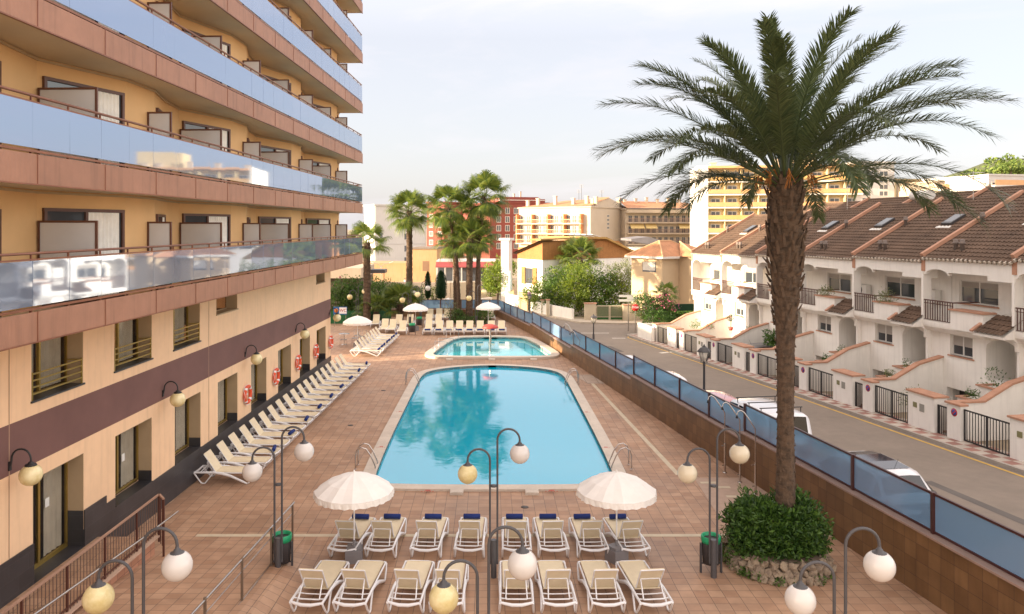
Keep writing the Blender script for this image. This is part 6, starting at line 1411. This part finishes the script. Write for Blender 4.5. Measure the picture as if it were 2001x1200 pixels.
# ---- tan house with hip roof
tanw = mat('tan_render', (.56, .42, .27), .85, .05, .4)
th = R(52); (X, Y), Lf, Ls = solvecorner(1294, 71, th, 1234, 1364); tn_ = thing('tan_house', 'tan detached house with a hipped orange tile roof beyond the green windscreen', 'house', (X, Y, 0), -th)
ez = zat(502, 71); m = MB(); m.box(-Lf, 0, 0, Ls, -2, ez); m.box(.001, 2.2, Ls * .45, Ls * .999, -2, ez - .001); m.build('wall', tanw, tn_)
m = MB(); o = .45; pk = ez + 1.45
a, b, c, d_ = (-Lf - o, -o, ez), (o, -o, ez), (o, Ls + o, ez), (-Lf - o, Ls + o, ez); p1 = (-Lf / 2, Lf / 2, pk); p2 = (-Lf / 2, Ls - Lf / 2, pk)
m.add([a, b, c, d_, p1, p2], [(0, 1, 4), (1, 2, 5, 4), (2, 3, 5), (3, 0, 4, 5)]); m.add([a, b, c, d_], [(3, 2, 1, 0)]); m.add([(o, Ls * .45 - o, ez + .01), (2.2 + o, Ls * .45 - o, ez + .01), (2.2 + o, Ls + o, ez + .01), (o, Ls + o, ez + .01), (-1.0, Ls * .72, pk - .1)], [(0, 1, 4), (1, 2, 4), (2, 3, 4)]); rf = m.build('roof', roofo, tn_)
m = MB()
for q0, q1 in ((b, p1), (a, p1), (c, p2), (p1, p2), ((2.2 + o, Ls * .45 - o, ez + .02), (-1.0, Ls * .72, pk - .09))): m.tube([Vector(q0), Vector(q1)], .09, 6)
m.build('ridge_tiles', mat('ridge_tan', (.50, .30, .16), .8), rf); m = MB(); m.box(-Lf - o, o + .02, -o - .05, -o + .03, ez - .18, ez + .02); m.box(o - .03, o + .05, -o, Ls * .45 - o, ez - .18, ez + .02); m.build('gutter', frw, rf)
for z0, z1 in ((zat(533, 71), zat(513, 71)), (-.9, .55)):
    m = MB(); m.box(-2.9 * Lf / 4.6, -.9 * Lf / 4.6, -.02, .1, z0, z1); f = m.build('window', gwin, tn_); m = MB(); m.box(-2.8 * Lf / 4.6, -1.0 * Lf / 4.6, -.05, -.021, z0 + .15, z1); m.build('roller_shutter', frw, f)
# roofs behind townhouses' far end (sunlit)
# ---- gate, walls and pillars across the junction
gm = mat('gate_cream', (.55, .47, .34), .8, .08)
def fw(pts, z0, z1, th_, name, lab, mt=None, parent=None):
    m = MB()
    for a, b in zip(pts, pts[1:]): m.bar((a[0], a[1], (z0 + z1) / 2), (b[0], b[1], (z0 + z1) / 2), th_, z1 - z0)
    o = m.build(name, mt or whitep, parent)
    if lab: tag(o, lab, 'wall')
    return o
def pilla(px0, px1, pyt, Y, lab, mt=gm):
    x0 = (px0 - CX) * Y / F; x1 = (px1 - CX) * Y / F; t_ = thing('gate_pillar', lab, 'gate pillar', ((x0 + x1) / 2, Y, rz_(Y))); zt = zat(pyt, Y) - rz_(Y); w = (x1 - x0) / 2
    m = MB(); m.box(-w, w, 0, .5, -.1, zt); m.build('shaft', mt, t_); m = MB(); m.box(-w - .06, w + .06, -.06, .56, zt + .001, zt + .08); m.build('coping', salmon, t_); return t_
pilla(1143, 1165, 594, 73.2, 'cream gate pillar left of the green slatted gate'); pilla(1218, 1241, 597, 73.0, 'cream gate pillar right of the green slatted gate')
x0 = (1166 - CX) * 73.3 / F; x1 = (1217.5 - CX) * 73.3 / F; g_ = thing('slatted_gate', 'double gate of pale vertical bars before green screening across the junction', 'gate', (x0, 73.4, rz_(73)))
zt = zat(597, 73.3) - rz_(73); wd = x1 - x0; m = MB(); m.box(0, wd, 0, .05, .05, .12); m.box(0, wd, 0, .05, .35, .40); m.box(0, wd, 0, .05, zt - .1, zt)
for k in (0, .48, .52, 1): m.box(max(0, wd * k - .04), min(wd, wd * k + .04), -.01, .06, .05, zt)
for k in range(1, 25): m.box(wd * k / 25 - .012, wd * k / 25 + .012, .01, .04, .4, zt - .1)
m.build('gate_frame', gm, g_); m = MB(); m.box(0.02, wd - .02, .07, .09, .1, zt + .05); m.build('green_screen', mat('green_screen', (.03, .12, .03), .9, .2, 6), g_)
fw([(8.15, 74.0), (7.2, 76), (5.3, 80.3), (4.4, 84.8), (1.0, 94.5)], -1.3, -.05, .22, 'low_wall', 'low white wall running along the far pavement beneath the hedge')
m = MB(); fw([((1241 - CX) * 73 / F, 73.2), (28, 73.6)], -1.3, .25, .2, 'low_wall', 'low cream wall right of the slatted gate', gm)
for i, (px, Y) in enumerate(((1061, 79.5), (1071, 77.5), (1018, 86), (1006, 89), (990, 92.5))):
    pilla(px - 3, px + 3, 588 - i * 2.5 if i > 1 else 587, Y, 'cream pillar %s of the low wall along the far street' % ordn[i])
fw([((1013 - CX) * 87.5 / F, 87.5), ((1031 - CX) * 83.5 / F, 83.5)], -1.3, .55, .08, 'bamboo_fence_panel', 'tan bamboo screen panel by the far street', mat('bamboo_screen', (.38, .29, .17), .9, .2, 4, wave=('x', 6)))
fw([((982 - CX) * 94 / F, 94), ((1004 - CX) * 89.5 / F, 89.5)], -1.3, .5, .08, 'stone_screen', 'patterned stone screen panel at the far end of the street', ochrew)
# corner garden by the far house
fw([(11.75, 59.6), (12.2, 56.6)], -1.0, .45, .25, 'corner_wall', 'white corner wall at the pavement before the pink oleander')
fw([(11.75, 59.7), (16, 60.6), (24, 61.2)], -1.0, .35, .2, 'garden_side_wall', 'white side wall around the corner garden hedge')
fw([(14.0, 64.9), (24.0, 66.0)], -.9, 1.35, .1, 'green_windscreen', 'tall dark green windscreen behind the clipped hedge', mat('dark_green_screen', (.012, .05, .02), .9, .2, 2))
m = MB(); 
# ================================================================ GREENERY
rv = random.Random(21)
def bush(px, py, Y, r, n, sz, lm, name, lab, cat='bush', trunk=None, fl=0, shell=.45, lump=.25, zb=-2.0):
    X = (px - CX) * Y / F; z = zat(py, Y); t_ = thing(name, lab, cat, (X, Y, 0)); m = MB(); leafcloud(m, (0, 0, z), r, int(n * 1.7), sz * .78, rv, 0, shell, .45, zb, lump)
    if fl: leafcloud(m, (0, 0, z), (r[0] * 1.02, r[1] * 1.02, r[2] * 1.02), fl, sz * .8, rv, 1, .85, .8, zb, lump)
    m.build('crown' if trunk else 'foliage', [lm, flower], t_)
    m = MB()
    if trunk:
        m.tube([(0, 0, zb), (.1, 0, z - r[2] * .6), (0, 0, z)], [trunk, trunk * .8, trunk * .5], 7)
        for j in range(5): a = j * 1.3; m.tube([(.05, 0, z - r[2] * .6), (r[0] * .5 * math.cos(a), r[1] * .5 * math.sin(a), z + r[2] * .2)], [trunk * .5, trunk * .15], 5)
        m.build('trunk', wood, t_)
    else:
        for j in range(6): a = j * 1.1; m.tube([(0, 0, max(zb, z - r[2] * 1.0)), (r[0] * .6 * math.cos(a), r[1] * .6 * math.sin(a), z)], .03, 4)
        m.build('stem', wood, t_)
    return t_
# left hedge mass
bush(664, 590, 66, (1.5, 1.3, 1.9), 2600, .24, leaf_m, 'hedge_shrub', 'leafy hedge shrub at the back, nearest the hotel corner', 'hedge', fl=30)
bush(692, 588, 66.5, (1.6, 1.3, 2.0), 2600, .24, leaf_d, 'hedge_shrub', 'dark hedge shrub left of the sparse palm trunk', 'hedge')
bush(737, 583, 68.5, (1.9, 1.3, 1.9), 2600, .24, leaf_m, 'hedge_shrub', 'bright topped hedge shrub right of the sparse palm trunk', 'hedge'); bush(765, 590, 69, (1.6, 1.2, 1.5), 1800, .24, leaf_d, 'hedge_shrub', 'dark hedge shrub behind the low bushy palm', 'hedge')
bush(812, 585, 69.5, (1.0, 1, 1.4), 900, .22, leaf_m, 'hedge_shrub', 'small shrub behind the white globe lamps left of the cypresses', 'hedge'); bush(849, 578, 72.5, (.5, .5, 1.0), 500, .16, leaf_y, 'shrub', 'small yellow green shrub between the two clipped cypresses')
# clipped conifers
def cone(px, pyt, pyb, wpx, Y, lab):
    X = (px - CX) * Y / F; zt = zat(pyt, Y); zb = zat(pyb, Y); r = wpx / 2 * Y / F; t_ = thing('clipped_cypress', lab, 'cypress', (X, Y, zb)); H = zt - zb; m = MB()
    for _ in range(int(2600 * r + 900)):
        s = rv.random(); prof_ = (min(1, s / .12) ** .5) * (1 if s < .62 else math.cos((s - .62) / .38 * pi / 2) ** .8); a = rv.random() * 6.283; rr_ = r * prof_ * rv.uniform(.86, 1.03); p = Vector((rr_ * math.cos(a), rr_ * math.sin(a), H * s)); u = Vector((math.cos(a), math.sin(a), .6)).normalized(); w = Vector((-math.sin(a), math.cos(a), rv.uniform(-.5, .5))) * .035; L_ = .12
        m.add([p - w, p + u * L_, p + w, p - u * .03], [(0, 1, 2, 3)])
    m.lathe([(r * .75, .05), (r * .85, H * .3), (r * .8, H * .62), (r * .4, H * .9), (.02, H * .96)], n=10); m.build('crown', leaf_k, t_); m = MB(); m.tube([(0, 0, -1.2), (0, 0, .3)], .1, 6); m.build('trunk', wood, t_)
cone(836, 531, 584, 11, 72, 'slim clipped cypress column left of the wider one'); cone(862, 529, 584, 21, 71, 'wide round topped clipped cypress column left of the palm trunks')
# plants round the palm group
bush(893, 618, 63, (.75, .6, .6), 900, .16, leaf_d, 'shrub', 'dark shrub at the foot of the left palm trunk'); bush(945, 618, 62.5, (.8, .6, .6), 900, .16, leaf_m, 'shrub', 'green shrub at the foot of the right palm trunk'); bush(912, 625, 62, (1.2, .5, .35), 700, .14, leaf_d, 'shrub', 'low planting around the thick palm trunk'); bush(879, 600, 62, (.65, .5, .9), 220, .12, leaf_o, 'small_tree', 'thin bare shrub with few leaves by the back glass fence', trunk=.04, zb=0)
# beyond
bush(972, 546, 93, (1.9, 1.7, 2.0), 2400, .32, leaf_y, 'citrus_tree', 'bright yellow green citrus tree at the far end of the street', 'tree', trunk=.15, lump=.4); bush(985, 522, 97, (1.6, 1.4, 1.2), 1300, .32, leaf_y, 'citrus_tree', 'smaller yellow green tree behind the citrus tree', 'tree', trunk=.12, lump=.4); bush(957, 556, 95, (1.0, 1, 1.0), 900, .3, leaf_y, 'citrus_tree', 'small round yellow green tree left of the citrus tree', 'tree', trunk=.1)
for i, (px, py, Y, r, n, lm, lab) in enumerate(((1060, 577, 82, (2.2, 1.5, 1.6), 2300, leaf_y, 'bright green hedge bush above the low wall, leftmost'), (1095, 564, 80, (2.3, 1.6, 2.2), 3400, leaf_m, 'bright green hedge bush above the low wall, second from left'), (1130, 562, 78.5, (2.3, 1.5, 2.6), 3800, leaf_y, 'large yellow green bush hanging over the low wall beneath the bright palm'), (1168, 570, 79, (2.4, 1.5, 2.2), 3400, leaf_m, 'green bush behind the slatted gate'), (1205, 572, 79.5, (2.2, 1.5, 1.9), 2200, leaf_y, 'yellow green bush right of the slatted gate'))):
    bush(px, py, Y, r, n, .26, lm, 'hedge_bush', lab, 'bush', lump=.4, zb=-1.3)
bush(1212, 540, 80, (1.9, 1.5, 1.7), 2200, .2, leaf_o, 'olive_tree', 'pale grey green olive tree against the tan house', 'tree', trunk=.14, lump=.35)
for i, px in enumerate((1020, 1027, 1041, 1049)): bush(px, 574, 88 - i, (.4, .4, 1.2), 300, .2, leaf_y, 'young_cypress', 'small upright conifer by the timber house, %s from the left' % ordn[i], 'conifer')
bush(1258, 598, 63.5, (1.0, 1.0, 1.1), 1500, .18, leaf_d, 'oleander', 'dark leafy shrub right of the stop sign'); bush(1290, 600, 64, (1.4, 1.1, 1.0), 2000, .17, leaf_m, 'oleander', 'pink flowering oleander above the clipped hedge', fl=420); bush(1283, 625, 62.3, (1.2, .9, .9), 1400, .17, leaf_d, 'shrub', 'dark shrub beneath the pink oleander')
hg = thing('clipped_hedge', 'square clipped dark hedge in front of the green windscreen', 'hedge', (14.6, 62.6, -.8)); m = MB()
for _ in range(5200):
    x = rv.uniform(0, 5.2); y = rv.uniform(0, 1); z = rv.uniform(0, 1.7); f_ = rv.random()
    if f_ < .45: y = rv.uniform(-.03, .05)
    elif f_ < .8: z = 1.7 + rv.uniform(-.05, .05)
    p = Vector((x, y, z)); a = Vector((rv.gauss(0, 1), rv.gauss(0, 1) - .6, rv.gauss(0, 1) + .6)).normalized(); s = a.cross(Vector((rv.gauss(0, 1), rv.gauss(0, 1), rv.gauss(0, 1)))).normalized() * .04; m.add([p - s, p + a * .07, p + s, p - a * .07], [(0, 1, 2, 3)])
m.box(.08, 5.1, .08, .95, -.3, 1.62); m.build('foliage', leaf_m, hg)
m = MB(); m.prism([(12.2, 57.2), (20, 58.5), (20, 64), (12.6, 61.0)], -1.0, -.55); tag(m.build('lawn', mat('grass_green', (.05, .11, .02), .95, .2, 3, .6, 40)), kind='structure')
# ================================================================ FAR LEFT STREET FURNITURE AND LOW BUILDINGS
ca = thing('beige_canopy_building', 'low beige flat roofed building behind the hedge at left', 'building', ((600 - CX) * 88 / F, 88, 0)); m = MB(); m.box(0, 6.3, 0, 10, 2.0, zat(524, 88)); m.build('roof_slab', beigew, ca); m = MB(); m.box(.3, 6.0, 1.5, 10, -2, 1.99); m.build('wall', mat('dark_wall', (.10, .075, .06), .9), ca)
fw([((712 - CX) * 98 / F, 98), ((880 - CX) * 96 / F, 96), ((1010 - CX) * 101 / F, 101)], -2, .9, .3, 'sunlit_wall', 'long sunlit cream wall behind the cypress columns', mat('cream_wall', (.68, .55, .40), .85, .1, .3))
fw([((820 - CX) * 84 / F, 84), ((880 - CX) * 82 / F, 82), ((960 - CX) * 88 / F, 88)], -2, -.2, .25, 'low_white_wall', 'low white wall behind the back glass fence', whiteb)
oc = thing('ochre_block', 'blank peeling ochre walled building between the palm trunks and white block', 'building', ((806 - CX) * 132 / F, 132, 0), -.1); m = MB(); m.box(0, 4.3, 0, 9, -2, zat(487, 132)); m.build('wall', ochrew, oc); m = MB(); m.box(-.15, 4.4, -.15, 9, zat(487, 132) + .01, zat(487, 132) + .3); m.build('parapet', mat('dark_coping', (.2, .16, .13), .9), oc); m = MB(); m.box(1.8, 2.9, -.03, .05, .3, 2.0); m.build('shuttered_window', mat('rust_shutter', (.22, .13, .08), .9), oc)
m = MB(); m.box(-12, 0, 1, 9, -2, 1.6); m.build('annex', ochrew, oc); m = MB(); m.box(-9, -7.8, .95, 1.05, -.2, .9); m.build('annex_window', gwin, oc)
rs = thing('terrace_restaurant', 'low white restaurant front with red awning behind the palm group', 'restaurant', ((852 - CX) * 120 / F, 120, 0)); m = MB(); m.box(0, 9.5, .5, 8, -2, 2.6); m.build('wall', whiteb, rs); m = MB(); m.prismx([(.5, 2.4), (-1.2, 1.7), (-1.2, 1.6), (.5, 2.3)], 0, 9.5); m.build('awning', mat('maroon_awning', (.28, .05, .05), .8), rs)
for k in range(7): m = MB(); m.box(.3 + k * 1.3, 1.3 + k * 1.3, .42, .5, -.6, 1.5); f = m.build('window', gwin, rs)
for k in range(8): m = MB(); m.box(.1 + k * 1.3, .25 + k * 1.3, -1.15, -1.0, -2, 1.65); m.build('column', frw, rs)
for i, (px, Y, pt) in enumerate(((917, 104, 509), (745, 108, 514))):
    X = (px - CX) * Y / F; sl_ = thing('double_street_lamp', 'tall white double armed street lamp %s' % ('behind the thick palm trunk' if i == 0 else 'before the white block'), 'street lamp', (X, Y, -1.8)); H = zat(pt, Y) + 1.8
    m = MB(); m.tube([(0, 0, 0), (0, 0, H - .6)], .06, 6)
    for s in (-1, 1): m.tube([(0, 0, H - .6), (s * .4, 0, H - .15), (s * 1.2, 0, H)], .04, 5)
    m.build('post', steel, sl_)
    for s in (-1, 1): m = MB(); m.bar((s * 1.1, 0, H), (s * 1.7, 0, H + .22), .2, .1); m.build('lamp_head', frw, sl_)
dc = thing('dark_canopy', 'small dark canopy roof by the hedge before the white block', 'canopy', ((724 - CX) * 92 / F, 92, 0)); m = MB(); m.box(0, 1.75, 0, 2, zat(534, 92), zat(527, 92)); m.build('canopy_roof', darkm, dc); m = MB(); m.tube([(.2, .3, -2), (.2, .3, 2.3)], .05, 5); m.build('post', darkm, dc); m = MB(); m.tube([(1.6, .3, -2), (1.6, .3, 2.3)], .05, 5); m.build('post', darkm, dc)
fp = thing('folded_parasol', 'folded pale blue parasol before the timber clad house', 'parasol', ((997 - CX) * 90 / F, 90, -1.4)); m = MB(); m.lathe([(.02, 1.6), (.26, 1.9), (.2, 3.0), (.06, 4.1), (.02, 4.2)], n=10); m.build('canopy', mat('pale_blue_canvas', (.40, .52, .55), .85), fp); m = MB(); m.tube([(0, 0, 0), (0, 0, 1.7)], .03, 6); m.build('pole', steel, fp)

nb = thing('unseen_shade_block', 'plain cream block added west of the hotel to shade the back deck, outside the picture', 'apartment block', (-74, 37.0, -2)); m = MB(); m.box(0, 14, 0, 30, 0, 17.4); m.build('wall', creamw, nb); m = MB(); m.box(-.3, 14.3, -.3, 30.3, 17.41, 17.8); m.build('parapet', creamw, nb)  # added out of view, sized to cast shade over the back of the deck
for fl in range(5):
    for k in range(7): m = MB(); m.box(13.9, 14.04, 2 + k * 4, 3.6 + k * 4, 1.2 + fl * 3.2, 2.8 + fl * 3.2); m.build('window', gwin, nb)

# a walker on the far street behind the cream wall
def skinned(joints, edges, name, mt, parent):
    me = bpy.data.meshes.new(name); me.from_pydata([j[:3] for j in joints], edges, []); o = bpy.data.objects.new(name, me); COL.objects.link(o)
    md = o.modifiers.new('s', 'SKIN'); sv = me.skin_vertices[0].data
    for i, j in enumerate(joints): sv[i].radius = (j[3], j[3])
    sv[0].use_root = True; o.modifiers.new('d', 'SUBSURF').levels = 1
    dg = bpy.context.evaluated_depsgraph_get(); m2 = bpy.data.meshes.new_from_object(o.evaluated_get(dg)); bpy.data.objects.remove(o); m2.materials.clear(); m2.materials.append(mt)
    o = bpy.data.objects.new(name, m2); COL.objects.link(o); o.parent = parent; return o
pp = thing('person', 'distant person in a white top and dark trousers walking past the sunlit wall', 'person', ((791 - CX) * 103 / F, 103, -.75), .4)
skinned([(0, 0, .95, .13), (0, 0, 1.15, .13), (0, 0, 1.38, .14), (0, 0, 1.5, .055), (0, -.01, 1.6, .085), (0, -.01, 1.72, .08), (.09, 0, .9, .085), (.1, -.12, .5, .06), (.1, -.1, .08, .045), (.1, -.22, .03, .04), (-.09, 0, .9, .085), (-.1, .08, .5, .06), (-.1, .22, .1, .045), (-.1, .14, .03, .04), (.19, 0, 1.4, .05), (.23, .05, 1.12, .042), (.22, -.08, .88, .032), (-.19, 0, 1.4, .05), (-.23, -.03, 1.12, .042), (-.22, -.16, .9, .032)],
 [(0, 1), (1, 2), (2, 3), (3, 4), (4, 5), (0, 6), (6, 7), (7, 8), (8, 9), (0, 10), (10, 11), (11, 12), (12, 13), (2, 14), (14, 15), (15, 16), (2, 17), (17, 18), (18, 19)], 'body', mat('skin', (.45, .27, .18), .6), pp)
m = MB(); m.lathe([(.15, .88), (.15, .98), (.155, 1.15), (.175, 1.36), (.15, 1.45), (.07, 1.5)], n=14, sy=.75); m.build('shirt', white, pp)
m = MB(); m.lathe([(.06, -.02), (.1, .04), (.095, .1), (.05, .14), (.01, .15)], (0, .01, 1.63), 12); m.build('hair', darkm, pp)
m = MB(); m.tube([(.09, 0, .93), (.1, -.12, .5), (.1, -.1, .15)], [.1, .085, .065], 10); m.tube([(-.09, 0, .93), (-.1, .08, .5), (-.1, .21, .15)], [.1, .085, .065], 10); m.build('trousers', mat('dark_cloth', (.03, .035, .06), .9), pp)
